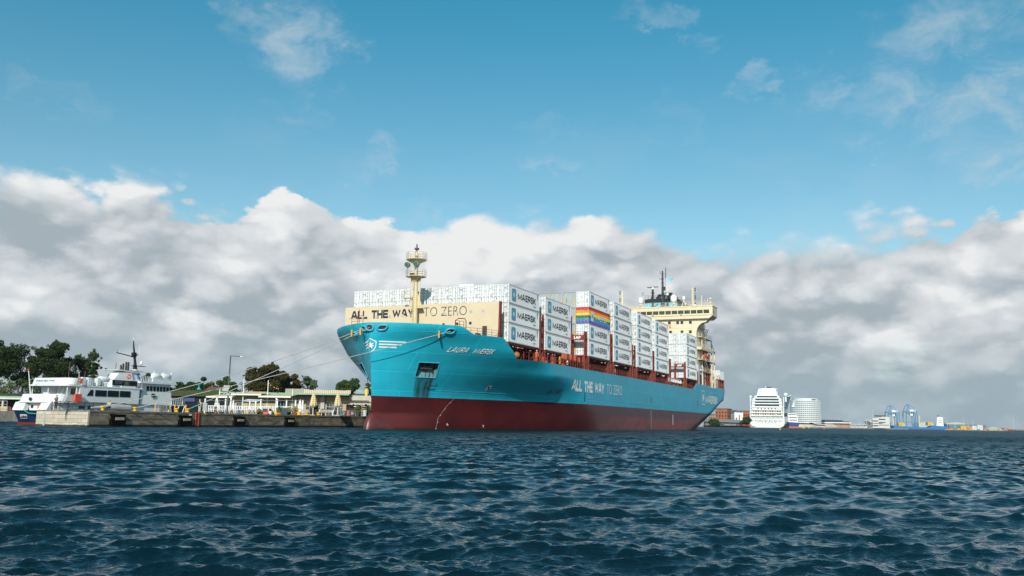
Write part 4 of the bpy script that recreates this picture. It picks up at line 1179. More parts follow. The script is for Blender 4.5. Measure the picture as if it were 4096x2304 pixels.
for i, x in enumerate(BAYS):
    n = 3 if i < 2 else 4; yo = -13.7 + CW / 2 if i < 2 else -16.2 + CW / 2
    for t in range(n):
        nm = ['big stack beside the cream wall', 'second stack from the bow', 'stack that holds the rainbow container', 'stack just aft of the rainbow container', 'fifth stack from the bow', 'sixth stack from the bow', 'last stack before the cream bridge'][i]
        tn = (tiers3 if n == 3 else tiers4)[t]
        z = ZB + t * TH
        if i == 2 and t == 2:
            o = build_container('shipping_container', CL, RAINB, 'rainbow', parts=P40)
            # plain striped doors: no grey fittings on this one
            o.matrix_world = M_SHIP @ Matrix.Translation((x, yo, z)); tag(o, 'rainbow striped container with white lettering in the port stack', 'container'); continue
        place('full', x, yo, z, f'white container with dark lettering, {tn} of the {nm}', GRP['side'])
# the row above the cream wall, left to right in the picture = starboard to port
for k in range(1, 11):
    y = -13.7 + CW / 2 + 2.5 * k
    place('plain', BAYS[0], y, ZB + 2 * TH, f'white container doors above the cream wall, {ordn[10 - k]} from the left end of the row', GRP['bow'])
for t in range(4):
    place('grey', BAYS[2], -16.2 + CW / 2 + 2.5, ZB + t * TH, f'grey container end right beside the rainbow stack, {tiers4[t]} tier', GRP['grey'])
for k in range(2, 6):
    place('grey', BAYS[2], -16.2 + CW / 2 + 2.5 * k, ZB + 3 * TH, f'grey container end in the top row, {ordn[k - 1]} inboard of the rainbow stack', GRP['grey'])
for t in range(4):
    place('plain', BAYS[6], -16.2 + CW / 2 + 2.5, ZB + t * TH, f'white container doors against the cream superstructure, inboard of the last stack, {tiers4[t]} tier', 'white container doors in front of the superstructure')
# low white unit lying on top of the bow row
lw = MB().box(0, 5.0, -1.2, 1.2, 0, .12)
for y in (-1.2, 1.1): lw.box(0, 5, y, y + .1, .12, .62)
lw.box(0, .1, -1.1, 1.1, .12, .6)
for k in range(6): lw.box(-.02, .0, -1.0 + .38 * k, -.95 + .38 * k, .12, .6)
o = lw.obj('flat_rack', WHITE); o.matrix_world = M_SHIP @ Matrix.Translation((2.2, SY(-8.3) + 0, ZB + 3 * TH)); tag(o, 'low white flat unit lying on top of the bow container row', 'container')
# short container on the stern platform
P20 = make_container_meshes(6.06)
o = build_container('shipping_container', 6.06, BOXW, False, parts=P20)
o.matrix_world = M_SHIP @ Matrix.Translation((153.3, -14.6, 15.08)); tag(o, 'short white container standing alone on the stern platform', 'container')
bpy.context.view_layer.update()
# ================================================================ water: one graded sheet of real waves out to the horizon
def build_water():
    rows = [4.0]
    while rows[-1] < 22000:
        d = rows[-1]; rows.append(d + (max(d * d / 2600, .035) if d < 14 else .085 if d < 55 else .13 if d < 95 else .26 if d < 190 else 1.0 if d < 480 else .04 * d))
    th = np.radians(np.concatenate([np.arange(-62, -34, .4), np.arange(-34, 34.01, .10), np.arange(34.4, 62.1, .4)]))
    D = np.array(rows)[:, None]; T = th[None, :]
    X0 = D * np.sin(T); Y0 = D * np.cos(T)
    dD = np.gradient(np.array(rows))[:, None]; cell = np.maximum(dD, D * .10 * math.pi / 180)
    Zz = np.zeros_like(X0); Xd = np.zeros_like(X0); Yd = np.zeros_like(X0)
    rs = np.random.RandomState(11)
    n = 110
    for i in range(n):
        lam = .11 * (3.6 / .11) ** ((i + rs.rand()) / n)
        ang = math.radians(-90 + 12) + rs.normal(0, .42 if lam > .7 else .65)                    # wind from beyond the ship, a little from the right
        k = 2 * math.pi / lam; s_ = .066 * (1.0 if lam < .5 else (.5 / lam) ** .62)
        a = s_ / k; kx, ky = k * math.cos(ang), k * math.sin(ang)
        w = np.clip((lam / cell - 1.8) / 1.4, 0, 1)
        msk = (w[:, 0] > 0)
        if not msk.any(): continue
        m = int(np.nonzero(msk)[0].max()) + 1
        ph = kx * X0[:m] + ky * Y0[:m] + rs.rand() * 6.283
        # wind patches: groups of larger and smaller waves
        env = .8 + .35 * np.sin(X0[:m] * .13 * (1 + .2 * rs.rand()) + Y0[:m] * .09 + rs.rand() * 6) * np.sin(Y0[:m] * .17 - X0[:m] * .05 + rs.rand() * 6)
        A = a * w[:m] * env
        Zz[:m] += A * np.cos(ph); Xd[:m] -= A * 1.0 * math.cos(ang) * np.sin(ph); Yd[:m] -= A * 1.0 * math.sin(ang) * np.sin(ph)
    Zz -= .02
    nr, nc = X0.shape
    co = np.stack([X0 + Xd, Y0 + Yd, Zz], -1).reshape(-1, 3).astype(np.float32)
    i = np.arange(nr - 1)[:, None] * nc + np.arange(nc - 1)[None, :]
    F = np.stack([i, i + 1, i + nc + 1, i + nc], -1).reshape(-1, 4).astype(np.int32)
    me = bpy.data.meshes.new('water')
    me.vertices.add(len(co)); me.vertices.foreach_set('co', co.ravel())
    me.loops.add(F.size); me.loops.foreach_set('vertex_index', F.ravel())
    me.polygons.add(len(F)); me.polygons.foreach_set('loop_start', np.arange(0, F.size, 4, dtype=np.int32)); me.polygons.foreach_set('loop_total', np.full(len(F), 4, np.int32))
    me.polygons.foreach_set('use_smooth', np.ones(len(F), bool))
    me.update(calc_edges=True)
    return me
def water_mat():
    m = bpy.data.materials.new('water'); m.use_nodes = True; h = G(m.node_tree); b = m.node_tree.nodes['Principled BSDF']
    tc = h.new('ShaderNodeTexCoord').outputs['Object']
    n = h.noise(tc, .05, 3, .5)
    h.put(b.inputs['Base Color'], h.mix(h.ss(n, .35, .65), (.0012, .011, .018), (.0018, .016, .025)))
    b.inputs['Roughness'].default_value = .07; b.inputs['IOR'].default_value = 1.333; b.inputs['Specular IOR Level'].default_value = .5
    rot = h.new('ShaderNodeMapping'); h.put(rot.inputs['Vector'], tc); rot.inputs['Rotation'].default_value = (0, 0, R(-28)); rot.inputs['Scale'].default_value = (.55, 1, 1)
    v = rot.outputs[0]
    dist = h.new('ShaderNodeVectorMath', operation='LENGTH'); h.put(dist.inputs[0], tc)
    dd = dist.outputs['Value']
    near = h.ss(dd, 28.0, 9.0)
    b1 = h.new('ShaderNodeBump'); b1.inputs['Strength'].default_value = 1.0; b1.inputs['Distance'].default_value = .028
    h.put(b1.inputs['Height'], h.mul(h.noise(v, 13.0, 3, .55, .4), near))
    far = h.ss(dd, 20.0, 70.0)
    b2 = h.new('ShaderNodeBump'); b2.inputs['Strength'].default_value = 1.0; b2.inputs['Distance'].default_value = .5
    h.put(b2.inputs['Height'], h.mul(h.noise(v, .8, 3, .55, .3), far)); h.put(b2.inputs['Normal'], b1.outputs[0])
    h.put(b.inputs['Normal'], b2.outputs[0])
    # ripples too fine to see one by one act as roughness
    h.put(b.inputs['Roughness'], h.ss(dd, 6.0, 140.0, .05, .44))
    return m
wme = build_water(); wme.materials.append(water_mat())
wat = link('water', wme); tag(wat, 'dark blue choppy harbour water', kind='structure')
# ================================================================ quay, pier and everything on it (ship frame for the stonework)
def S(x, y, z=0.0): return M_SHIP @ Vector((x, y, z))
QY = 20.8; QT = 1.93
def stone(h, tc, b):
    x, y, z = h.xyz(tc)
    br = h.new('ShaderNodeTexBrick', offset=.5)
    h.put(br.inputs['Vector'], h.vec(h.add(x, y), z, 0.0)); br.inputs['Scale'].default_value = 1.0
    br.inputs['Brick Width'].default_value = 1.05; br.inputs['Row Height'].default_value = .46; br.inputs['Mortar Size'].default_value = .018
    br.inputs['Color1'].default_value = (.23, .19, .14, 1); br.inputs['Color2'].default_value = (.35, .295, .22, 1); br.inputs['Mortar'].default_value = (.09, .08, .065, 1)
    br.inputs['Bias'].default_value = -.1
    n = h.noise(h.vscale(tc, (.5, .5, 1.6)), 1.1, 6, .65)
    c_ = h.mix(h.ss(n, .35, .65), br.outputs[0], (.10, .083, .06), 'MIX')
    # limewash stains in the lower course
    st = h.mul(h.mul(h.ss(z, .75, .6), h.ss(z, .25, .4)), h.ss(h.noise(h.vscale(tc, (.22, .22, 1)), 1, 4, .6), .54, .62))
    c_ = h.mix(h.mul(st, .5), c_, (.45, .42, .36))
    wet = h.ss(h.add(z, h.mul(h.sub(n, .5), .35)), .20, .36, 1.0, 0.0)
    return h.mix(wet, c_, (.008, .009, .008))
STONE = mat('quay_stone', (0, 0, 0), .85, fn=stone, bump=.6, bscale=6)
def stone2(h, tc, b):
    x, y, z = h.xyz(tc)
    br = h.new('ShaderNodeTexBrick', offset=.5)
    h.put(br.inputs['Vector'], h.vec(h.add(x, y), z, 0.0)); br.inputs['Scale'].default_value = 1.0
    br.inputs['Brick Width'].default_value = 1.3; br.inputs['Row Height'].default_value = .46; br.inputs['Mortar Size'].default_value = .02
    br.inputs['Color1'].default_value = (.44, .38, .30, 1); br.inputs['Color2'].default_value = (.58, .51, .42, 1); br.inputs['Mortar'].default_value = (.2, .17, .14, 1)
    n = h.noise(tc, 1.3, 6, .65)
    c_ = h.mix(h.ss(n, .5, .75), br.outputs[0], (.30, .25, .18))
    wet = h.ss(h.add(z, h.mul(h.sub(n, .5), .35)), .14, .26, 1.0, 0.0)
    return h.mix(wet, c_, (.02, .02, .016))
STONE2 = mat('pale_quay_stone', (0, 0, 0), .85, fn=stone2, bump=.5, bscale=6)
PAVE = mat('quay_paving', (.22, .21, .19), .9, var=.25, vscale=.7)
X0 = -43.6
pf = MB().box(X0 + .01, 260, QY, QY + 8.6, -1.5, QT - .22)
qo = pf.obj('pier', STONE); qo.matrix_world = M_SHIP; tag(qo, 'long stone pier with a dark face', kind='structure')
cpm = MB().box(X0 - .04, 260, QY - .06, QY + 8.7, QT - .22, QT)
o = cpm.obj('pier_paving', mat('coping_stone', (.20, .18, .15), .85, var=.3, vscale=1.5)); o.matrix_world = M_SHIP; tag(o, 'paved top of the stone pier', kind='structure')
e_ = MB().box(X0 - .25, X0, QY - .02, QY + 8.62, -1.5, QT - .2)
o = e_.obj('pier_end', STONE2); o.matrix_world = M_SHIP; tag(o, 'pale ashlar end face of the pier', kind='structure')
# land behind: polygon from world points
lp = [(-91.4, 166.1), (-60, 171.0), S(-13.6, QY + 9.2)[:2], S(-13.6, QY + 8.0)[:2], S(260, QY + 8.0)[:2], (60, 420), (20, 900), (-400, 900), (-400, 150), (-115, 150)]
lm = MB().prism([(p[0], p[1]) for p in lp], -1.5, QT - .03, 'z')
o = lm.obj('quay', mat('quay_revetment', (.16, .15, .14), .9, var=.35, vscale=3)); tag(o, 'quay ground behind the pier with the restaurants', kind='structure')

def qobj(mb, name, m, label, cat, group=None, smooth=False):
    o = mb.obj(name, m, None, smooth); o.matrix_world = M_SHIP
    return tag(o, label, cat, group)
# fenders: near-black blocks with the recess shade in their colour, and a pale plank
for k, (x, lb) in enumerate(((-39.6, 'below the sitting person'), (-28.4, 'left of the orange ladder'), (-17.8, 'below the tall street lamp'), (-6.2, 'nearest to the ship bow'))):
    t = thing('quay_fender', f'black fender with pale plank on the pier face, {lb}', 'fender', mtx=M_SHIP @ Matrix.Translation((x, QY, 0)), group='fenders on the pier face')
    m_ = MB().prism([(-1.1, .0), (1.1, .0), (1.1, .75), (.85, 1.0), (1.1, 1.5), (-1.15, 1.55), (-.85, 1.1), (-1.1, .8)], -.42, .02, 'y'); m_.obj('fender_block', mat('fender_recess_dark', (.006, .005, .005), .9, spec=.05), t)
    MB().box(-.55, .75, -.50, -.42, .82, 1.15).obj('plank', mat('pale_plank', (.36, .33, .26), .8, var=.3), t)
t = thing('quay_ladder', 'orange steel ladder fixed down the dark pier face', 'ladder', mtx=M_SHIP @ Matrix.Translation((-26.1, QY - .12, 0)))
l_ = MB()
for s_ in (-.27, .27): l_.bar((s_, 0, .1), (s_, 0, 2.0), .1)
l_.obj('rail', mat('ladder_orange', (.55, .09, .03), .6, var=.3), t)
l_ = MB()
for z in np.arange(.25, 1.9, .26): l_.bar((-.27, 0, z), (.27, 0, z), .06)
l_.obj('rung', MATS['ladder_orange'], t)
t = thing('depth_scale', 'white graduated tide scale on the pale pier corner', 'gauge', mtx=M_SHIP @ Matrix.Translation((X0 - .27, QY + 7.2, 0)))
m_ = MB().box(-.02, .0, -.18, .18, .0, 1.6); m_.obj('board', mat('aged_white_board', (.55, .55, .5), .7), t)
m_ = MB()
for k in range(13): m_.box(-.03, -.02, -.16, .02 if k % 2 else .12, .1 + k * .115, .14 + k * .115)
m_.obj('graduation', BLACK, t)
for k, (x, z) in enumerate(((-42.9, 1.45), (-27.6, 1.5), (-24.8, 1.7), (-9.6, 1.7))):
    qobj(MB().box(x, x + .5, QY - .08, QY - .06, z, z + .22), 'quay_number_plate', YELLOW if k != 1 else WHITE, ['small yellow plate on the pier coping above the left fender', 'white mark on the pier coping left of the ladder', 'small yellow plate on the coping right of the ladder', 'small yellow plate on the coping near the restaurant pots'][k], 'plate', 'plates on the pier coping') if k else None
# bollards
BOL = [(-41.0, QY + .9, 'yellow mooring bollard beside the sitting person, two ropes on it', 'bollard'), (-36.0, QY + .9, 'yellow mooring bollard left of the ferry bow', 'bollard'), (-28.9, QY + .9, 'yellow mooring bollard beside the ladder, left side', 'bollard'),
       (-26.9, QY + .9, 'yellow mooring bollard at the head of the orange ladder', 'bollard'), (-.5, QY + .8, 'yellow mooring bollard beside the green potted shrub', 'bollard'), (2.5, QY + .8, 'yellow mooring bollard near the left striped parasol', 'bollard'), (24, QY + 1, 'yellow mooring bollard behind the ship bow', 'bollard')]
b0 = None
for x, y, lb, ct in BOL:
    if b0 is None:
        b0 = thing('mooring_bollard', lb, ct, mtx=M_SHIP @ Matrix.Translation((x, y, QT)), group='yellow bollards along the pier edge')
        MB().lathe([(.3, 0), (.3, .05), (.17, .1), (.17, .34), (.3, .4), (.3, .5), (.16, .54)], (0, 0, 0), 14).obj('post', YELLOW, b0, True)
        MB().box(-.45, .45, -.3, .3, 0, .04).obj('base_plate', DARK, b0); bt = tree_of(b0)
        continue
    o = copy_tree(bt); o.matrix_world = M_SHIP @ Matrix.Translation((x, y, QT)); tag(o, lb, ct)

# ---------------------------------------------------------------- mooring ropes
ROPE = mat('rope_pale', (.42, .41, .38), .8, var=.15, vscale=6)
ROPED = mat('rope_dark', (.05, .045, .04), .8)
def rope(a, b, sag, label, m=ROPE, r=.045, guard=True, tail=None, gt=.05):
    a, b = Vector(a), Vector(b); P = []
    for k in range(33):
        t = k / 32; q = a.lerp(b, t); q.z -= sag * 4 * t * (1 - t); P.append(q)
    t_ = thing('mooring_rope', label, 'rope', (0, 0, 0), group='mooring ropes from the ship bow')
    MB().tube(P, r, 6).obj('line', m, t_)
    if tail: MB().tube([P[-1 - int(tail * 32)], P[-1]], r * 1.25, 6).obj('blue_chafe_sleeve', mat('sleeve_blue', (.10, .36, .48), .7), t_)
    if guard:
        q = a.lerp(b, gt); q.z -= sag * 4 * gt * (1 - gt); d = (b - a).normalized()
        MB().hexa([q + Vector((-.1, -.35, -.5)), q + Vector((.12, -.35, -.5)), q + Vector((-.1, .35, -.5)), q + Vector((.12, .35, -.5)), q + Vector((-.1, -.3, .45)), q + Vector((.12, -.3, .45)), q + Vector((-.1, .3, .45)), q + Vector((.12, .3, .45))]).obj('rat_guard', mat('guard_yellow', (.55, .28, .04), .6), t_)
BP = lambda k: S(BOL[k][0], BOL[k][1], QT + .4)
fw = lambda v: M_SHIP @ v
rope(fw(FL['d']), BP(0), .8, 'upper pale mooring rope from the outermost fairlead to the bollard by the sitting person', tail=.06)
rope(fw(FL['b']), BP(3), .15, 'pale mooring rope from the fairlead above the shield emblem to the ladder bollard', tail=.08)
rope(fw(FL['c']), BP(1), .2, 'pale mooring rope crossing the whole bow from the fairlead before the ship name', gt=.04)
rope(fw(hpt(-15.2, 13.2, .1, 1)), S(20.0, QY + .8, QT + .4), .5, 'dark mooring rope hanging close along the shaded side of the bow', ROPED, .05, False)
rope(fw(hpt(-15.0, 13.0, .1, 1)), S(21.0, QY + .8, QT + .4), 1.3, 'thin pale mooring rope beside the dark one along the shaded side of the bow', ROPE, .04, False)

# ================================================================ ferry moored behind the pier (own frame: x towards its bow, y away from the camera)
MF = M_SHIP @ Matrix.Translation((0, 30.9, 0))
fe = thing('passenger_ferry', 'white passenger ferry with navy hull and black mast moored behind the pier', 'ferry', mtx=MF)
FB = 7.4
NAVY = mat('navy_hull', (.010, .028, .075), .35, var=.1)
FW = mat('ferry_white', (.76, .79, .80), .4, var=.05)
def fhull(z0, z1, x0a, x0b, inset, m, name, par):
    """hull band with a raked stern (x0a at z0, x0b at z1) and a pointed bow"""
    mb_ = MB(); rows = []
    for z, x0 in ((z0, x0a), (z1, x0b)):
        k = .35 if z == z0 else 0
        pts = [(x0 + .3, .9 + k), (x0, FB / 2), (x0 + .3, FB - .9 - k), (-30, FB - inset), (-22, FB - inset - .3), (-17.5 - 2 * k, FB / 2 + .8), (-16.0 - 2.5 * k, FB / 2), (-17.5 - 2 * k, FB / 2 - .8), (-22, .3 + inset), (-30, inset), (x0 + 2.5, inset + .15)]
        rows.append([(p[0], p[1], z) for p in pts])
    n = len(rows[0]); mb_.v = rows[0] + rows[1]
    for k in range(n): mb_.f.append((k, (k + 1) % n, n + (k + 1) % n, n + k))
    mb_.f += [tuple(range(n)), tuple(range(n, 2 * n))]
    return mb_.obj(name, m, par)
fho = fhull(.32, 1.72, -40.6, -41.1, 0, NAVY, 'hull', fe)
fhull(-.6, .32, -40.0, -40.6, .2, mat('ferry_boot_red', (.35, .05, .03), .5), 'boot_top', fe)
fhull(1.72, 1.86, -41.15, -41.2, -.03, mat('navy_rail', (.01, .02, .05), .4), 'rubbing_strake', fe)
text_mb('JEPPE', lambda u, v: (-41.12 + .15 * (1 - v), FB - 2.35 - 1.35 * u, 1.0 + .34 * v), .02).obj('name_lettering', TEXTW, fho)
m_ = MB().box(-39.9, -22.0, .5, FB - .5, 1.8, 2.95); m_.obj('lower_house', FW, fe)
m_ = MB().hexa([(-40.9, FB - 2.6, 1.86), (-40.2, FB - 2.6, 1.86), (-40.9, FB - .6, 1.86), (-40.2, FB - .6, 1.86), (-40.4, FB - 2.4, 2.9), (-39.7, FB - 2.4, 2.9), (-40.4, FB - .5, 2.9), (-39.7, FB - .5, 2.9)])
m_.hexa([(-40.9, .6, 1.86), (-40.2, .6, 1.86), (-40.9, 2.2, 1.86), (-40.2, 2.2, 1.86), (-40.4, .5, 2.9), (-39.7, .5, 2.9), (-40.4, 2.1, 2.9), (-39.7, 2.1, 2.9)]); m_.obj('stern_support', FW, fe)
def curved_band(x0, x1, z0, z1, rake, m, name, par, round_=1.6):
    mb_ = MB()
    pl_ = [(x1, .05)] + [(x0 + round_ - round_ * math.sin(R(a)), .05 + round_ - round_ * math.cos(R(a))) for a in range(0, 91, 15)] + [(x0 + round_ - round_ * math.cos(R(a)), FB - .05 - round_ + round_ * math.sin(R(a))) for a in range(0, 91, 15)] + [(x1, FB - .05)]
    for (a, b), (c_, d_) in zip(pl_[:-1], pl_[1:]):
        mb_.quad((a, b, z0), (c_, d_, z0), (c_ + rake, d_, z1), (a + rake, b, z1)); mb_.quad((a + .06, b, z0), (c_ + .06, d_, z0), (c_ + rake + .06, d_, z1), (a + rake + .06, b, z1))
    return mb_.obj(name, m, par), pl_
d1, pl1 = curved_band(-40.3, -37.6, 3.0, 3.95, .35, FW, 'main_deck_bulwark', fe)
MB().prism([(a - .3, b) for a, b in pl1] + [(-16.2, FB - 2.6), (-16.2, 2.6)], 2.86, 2.98, 'z').obj('main_deck', FW, fe)
d2, pl2 = curved_band(-38.5, -36.6, 5.25, 6.1, .3, FW, 'upper_deck_bulwark', fe, 1.2)
MB().prism([(a - .5, b) for a, b in pl2] + [(-26.0, FB - .05), (-26.0, .05)], 5.05, 5.22, 'z').obj('upper_deck', FW, fe)
ln = MB()
for k in range(5): z = 3.15 + .17 * k; ln.bar((-40.34 + .06 * k, 1.6, z), (-40.34 + .06 * k, FB - 1.6, z), .03)
ln.rail([(-37.3, .1, 3.0), (-36.6, .1, 3.0)], .95, 5, 1.2, .03)
ln.rail([(-36.3, .1, 5.22), (-26.2, .1, 5.22), (-26.2, FB - .1, 5.22)], .95, 5, 1.7, .035)
ln.obj('deck_railing', FW, fe)
bn = MB(); bn.quad((-38.56, 2.3, 5.3), (-38.56, FB - 1.2, 5.3), (-38.27, FB - 1.2, 6.08), (-38.27, 2.3, 6.08))
bno = bn.obj('banner', FW, d2)
text_mb('Eventyrlige Hven', lambda u, v: (-38.52 + .1 * v, FB - 1.4 - 3.5 * u, 5.52 + .38 * v), .014, .25).obj('banner_lettering', mat('banner_blue', (.06, .22, .35), .6), bno)
MB().quad((-41.0, FB - 2.45, .80), (-41.0, FB - 3.75, .80), (-41.02, FB - 3.75, .90), (-41.02, FB - 2.45, .90)).obj('home_port_line', STEEL, fho)
# saloon
sb = MB().box(-36.5, -26.6, .1, FB - .1, 2.98, 5.05); sbo = sb.obj('saloon', FW, fe)
for (a, b, c_, d_) in ((-35.4, -34.45, 3.9, 4.68), (-34.1, -32.25, 3.87, 4.68), (-32.05, -30.2, 3.88, 4.70), (-30.0, -28.2, 3.9, 4.72)):
    w_ = MB()
    if a == -35.4: w_.prism([(a, c_), (b, c_), (b, d_), (a + .55, d_)], .05, .09, 'y')
    else: w_.box(a, b, .05, .09, c_, d_)
    w_.obj('window', GLASSD, sbo)
MB().box(-27.4, -26.9, .06, .09, 3.9, 4.4).obj('window', GLASSD, sbo) if False else None
for k in range(6): MB().box(-36.2 + k * 1.45, -35.3 + k * 1.45, .44, .49, 2.15, 2.6).obj('lower_window', mat('lower_glass', (.03, .10, .14), .15), fe)
MB().box(-37.6, -36.52, 4.4, 5.6, 2.98, 5.05).obj('stern_cabin', FW, fe)
MB().box(-36.58, -36.51, .9, 1.7, 3.1, 4.8).obj('cabin_door', mat('door_wood', (.18, .09, .03), .5), fe)
MB().box(-36.61, -36.585, 1.05, 1.55, 3.8, 4.6).obj('cabin_door_pane', GLASSD, fe)
s_ = MB()
for a in (2.2, 3.0): s_.bar((-37.9, a, 3.0), (-36.8, a, 5.05), .09, .25)
for k in range(7): s_.bar((-37.8 + .15 * k, 2.2, 3.2 + .28 * k), (-37.8 + .15 * k, 3.0, 3.2 + .28 * k), .05)
for x, y in ((-38.2, .4), (-38.2, FB - .6), (-37.0, .15), (-38.4, 3.6)): s_.bar((x, y, 3), (x, y, 5.05), .1)
s_.obj('stair', FW, fe)
def lifering(x, y, z, r_=.36, square=False):
    o = MB().ring((x, y, z), r_ * .75, r_ * .25, 'y', 18, 6).obj('lifebuoy', mat('lifebuoy_orange', (.80, .10, .05), .5), fe, True)
    if square: MB().box(x - .48, x + .48, y - .22, y + .02, z - .5, z + .5).obj('lifebuoy_cover', mat('cover_orange', (.75, .07, .04), .6), fe)
lifering(-37.0, -.1, 3.55, .55, True); lifering(-38.0, .3, 3.4, .36); lifering(-36.6, -.1, 5.75, .34); lifering(-28.4, .35, 6.75, .34); lifering(-40.2, 2.6, 2.25, .38)
# wheelhouse casing with funnel, big canopy and banner
wc = MB().hexa([(-29.0, 1.0, 5.2), (-25.0, 1.0, 5.2), (-29.0, 3.8, 5.2), (-25.0, 3.8, 5.2), (-28.4, 1.2, 7.4), (-25.7, 1.2, 7.55), (-28.4, 3.6, 7.4), (-25.7, 3.6, 7.55)])
wco = wc.obj('engine_casing', FW, fe)
MB().hexa([(-30.6, .8, 6.22), (-27.2, .8, 6.2), (-30.6, 2.4, 6.22), (-27.2, 2.4, 6.2), (-29.6, .95, 7.2), (-27.4, .95, 7.3), (-29.6, 2.4, 7.2), (-27.4, 2.4, 7.3)]).obj('slanted_cabin', FW, fe)
cn = MB().prism([(-29.6, 7.62), (-27.4, 7.38), (-24.4, 7.55), (-24.2, 7.64), (-27.4, 7.56), (-29.7, 7.72)], 1.0, 3.9, 'y'); cn.obj('canopy', FW, fe)
for (pts_, c_) in (([(.0, .9), (.5, 1.0), (.75, .8), (.25, .55), (.75, .3), (.5, 0), (.0, .1)], (.02, .12, .35)),):
    text_mb('S', lambda u, v: (-26.35 + .5 * u + .12 * (1 - v), .98 + .20 * v, 6.5 + .8 * v), .05).obj('funnel_mark', mat('mark_blue', c_, .5), wco)
bk_ = MB().box(-31.5, -27.2, -.02, .02, 5.45, 6.15); bko = bk_.obj('banner_board', BLACK, fe)
MB().box(-29.4, -28.6, -.05, -.03, 5.55, 6.05).obj('poster_picture', mat('banner_picture', (.12, .14, .08), .5, var=.7, vscale=4), bko)
tt = MB()
for k in range(9): tt.quad((-31.1 + .16 * k, -.04, 5.88), (-31.0 + .16 * k, -.04, 5.88), (-31.0 + .16 * k, -.04, 5.96 + .05 * (k % 3 == 0)), (-31.1 + .16 * k, -.04, 5.96 + .05 * (k % 2)))
for k in range(2): tt.quad((-31.1, -.04, 5.66 + .1 * k), (-29.9, -.04, 5.66 + .1 * k), (-29.9, -.04, 5.69 + .1 * k), (-31.1, -.04, 5.69 + .1 * k))
tt.obj('banner_text', STEEL, bko)
for k, x in enumerate((-27.3, -26.9, -26.4, -26.0)): MB().tube([(x, 3.2, 7.5), (x, 3.2, 8.3 + .25 * min(k, 2)), (x - .1, 3.2, 8.4 + .25 * min(k, 2))], .13, 8).obj('exhaust', mat('brown_exhaust', (.04, .022, .02), .6), wco)
MB().bar((-28.2, 3.2, 7.6), (-28.2, 3.2, 8.7), .05).obj('whip', DARK, wco)
mb_ = MB().tube([(-27.6, 3.2, 7.5), (-27.75, 3.2, 9.0), (-28.2, 3.2, 11.2), (-28.35, 3.2, 12.1)], [.40, .19, .11, .06], 8)
mb_.tube([(-31.2, 3.2, 10.15), (-28.0, 3.2, 9.75)], .07, 6); mb_.tube([(-28.0, 3.2, 9.7), (-27.3, 3.2, 10.2)], .07, 6); mb_.bar((-31.1, 3.2, 10.1), (-31.1, 3.2, 10.6), .04)
mb_.box(-28.2, -26.0, 2.9, 3.5, 8.45, 8.53); mb_.box(-28.3, -27.8, 2.95, 3.45, 9.7, 10.4); mb_.box(-28.9, -26.9, 2.4, 4.0, 7.65, 7.75)
mb_ = MB().merge(mb_, lambda p: (p[0] + 2.9, p[1], p[2])); mb_.obj('mast', BLACK, fe)
w_ = MB().ball((-26.6, 3.2, 8.95), .26, 8, 1.2); w_.tube([(-27.9, 3.2, 10.3), (-27.9, 3.2, 10.0)], .1, 6); w_.bar((-28.35, 3.2, 12.1), (-28.35, 3.2, 12.6), .04); w_.bar((-27.1, 3.2, 10.0), (-27.1, 3.2, 11.6), .03); w_.tube([(-27.8, 3.0, 7.8), (-27.8, 3.0, 7.95)], .4, 10)
w_.box(-26.6, -25.4, 3.0, 3.4, 7.62, 7.7); w_ = MB().merge(w_, lambda p: (p[0] + 2.9, p[1], p[2])); w_.obj('radar_unit', WHITE, fe)
# bridge
bh = MB().hexa([(-26.2, .3, 2.98), (-20.2, .3, 2.98), (-26.2, FB - .3, 2.98), (-20.2, FB - .3, 2.98), (-25.6, .5, 5.95), (-20.4, .5, 5.95), (-25.6, FB - .5, 5.95), (-20.4, FB - .5, 5.95)])
bho = bh.obj('wheelhouse', FW, fe)
for k in range(8):
    x = -25.0 + .62 * k; f = (x + 26) / 6
    yy = .44
    MB().prism([(x, 4.92), (x + .40, 4.92), (x + .42, 5.5), (x + .32, 5.6), (x + .06, 5.6), (x, 5.5)], yy - .06, yy - .01, 'y').obj('window', GLASSD, bho)
MB().prism([(-26.4, 5.95), (-19.5, 5.95), (-19.9, 6.3), (-26.4, 6.15)], .1, FB - .1, 'y').obj('wheelhouse_roof', FW, bho)
MB().box(-24.2, -23.5, .2, .27, 4.05, 4.55).obj('side_opening', GLASSD, bho)
MB().hexa([(-27, .2, 2.98), (-26.3, .2, 2.98), (-27, .4, 2.98), (-26.3, .4, 2.98), (-26.5, .2, 5.9), (-26.3, .2, 5.9), (-26.5, .4, 5.9), (-26.3, .4, 5.9)]).obj('stair_string', STEEL, fe)
rf = MB()
rf.rail([(-26.1, .3, 6.1), (-24.9, .3, 6.1)], .85, 2, .3, .03)
for x in (-23.7, -21.9, -20.4): rf.bar((x + .2, 1.0, 6.2), (x + .5, 1.0, 7.75), .13)
rf.obj('raft_cradle', FW, fe)
for x0_, x1_, y, z in ((-23.6, -22.0, 1.1, 7.1), (-21.8, -20.1, 1.1, 7.15), (-32.6, -31.0, 1.3, 6.2)):
    MB().lathe([(.3, x0_), (.42, x0_ + .15), (.42, x1_ - .15), (.3, x1_)], (0, y, z), 14, 'x').obj('liferaft_canister', WHITE, fe, True)
for x in (-35.8, -34.9, -33.4): MB().box(x, x + .5, .6, 1.2, 5.3, 6.3 if x > -36 else 5.9).obj('deck_locker', FW, fe)
MB().tube([(-36.0, 1.0, 5.2), (-36.1, 1.0, 7.0), (-36.6, 1.0, 7.7)], .07, 6).obj('davit', STEEL, fe)
MB().tube([(-40.0, FB - 2.6, 3.9), (-40.6, FB - 2.6, 6.9)], [.09, .05], 6).obj('flagstaff', FW, fe)
MB().ball((-40.63, FB - 2.6, 7.0), .13, 6).obj('staff_knob', ORANGE, fe)
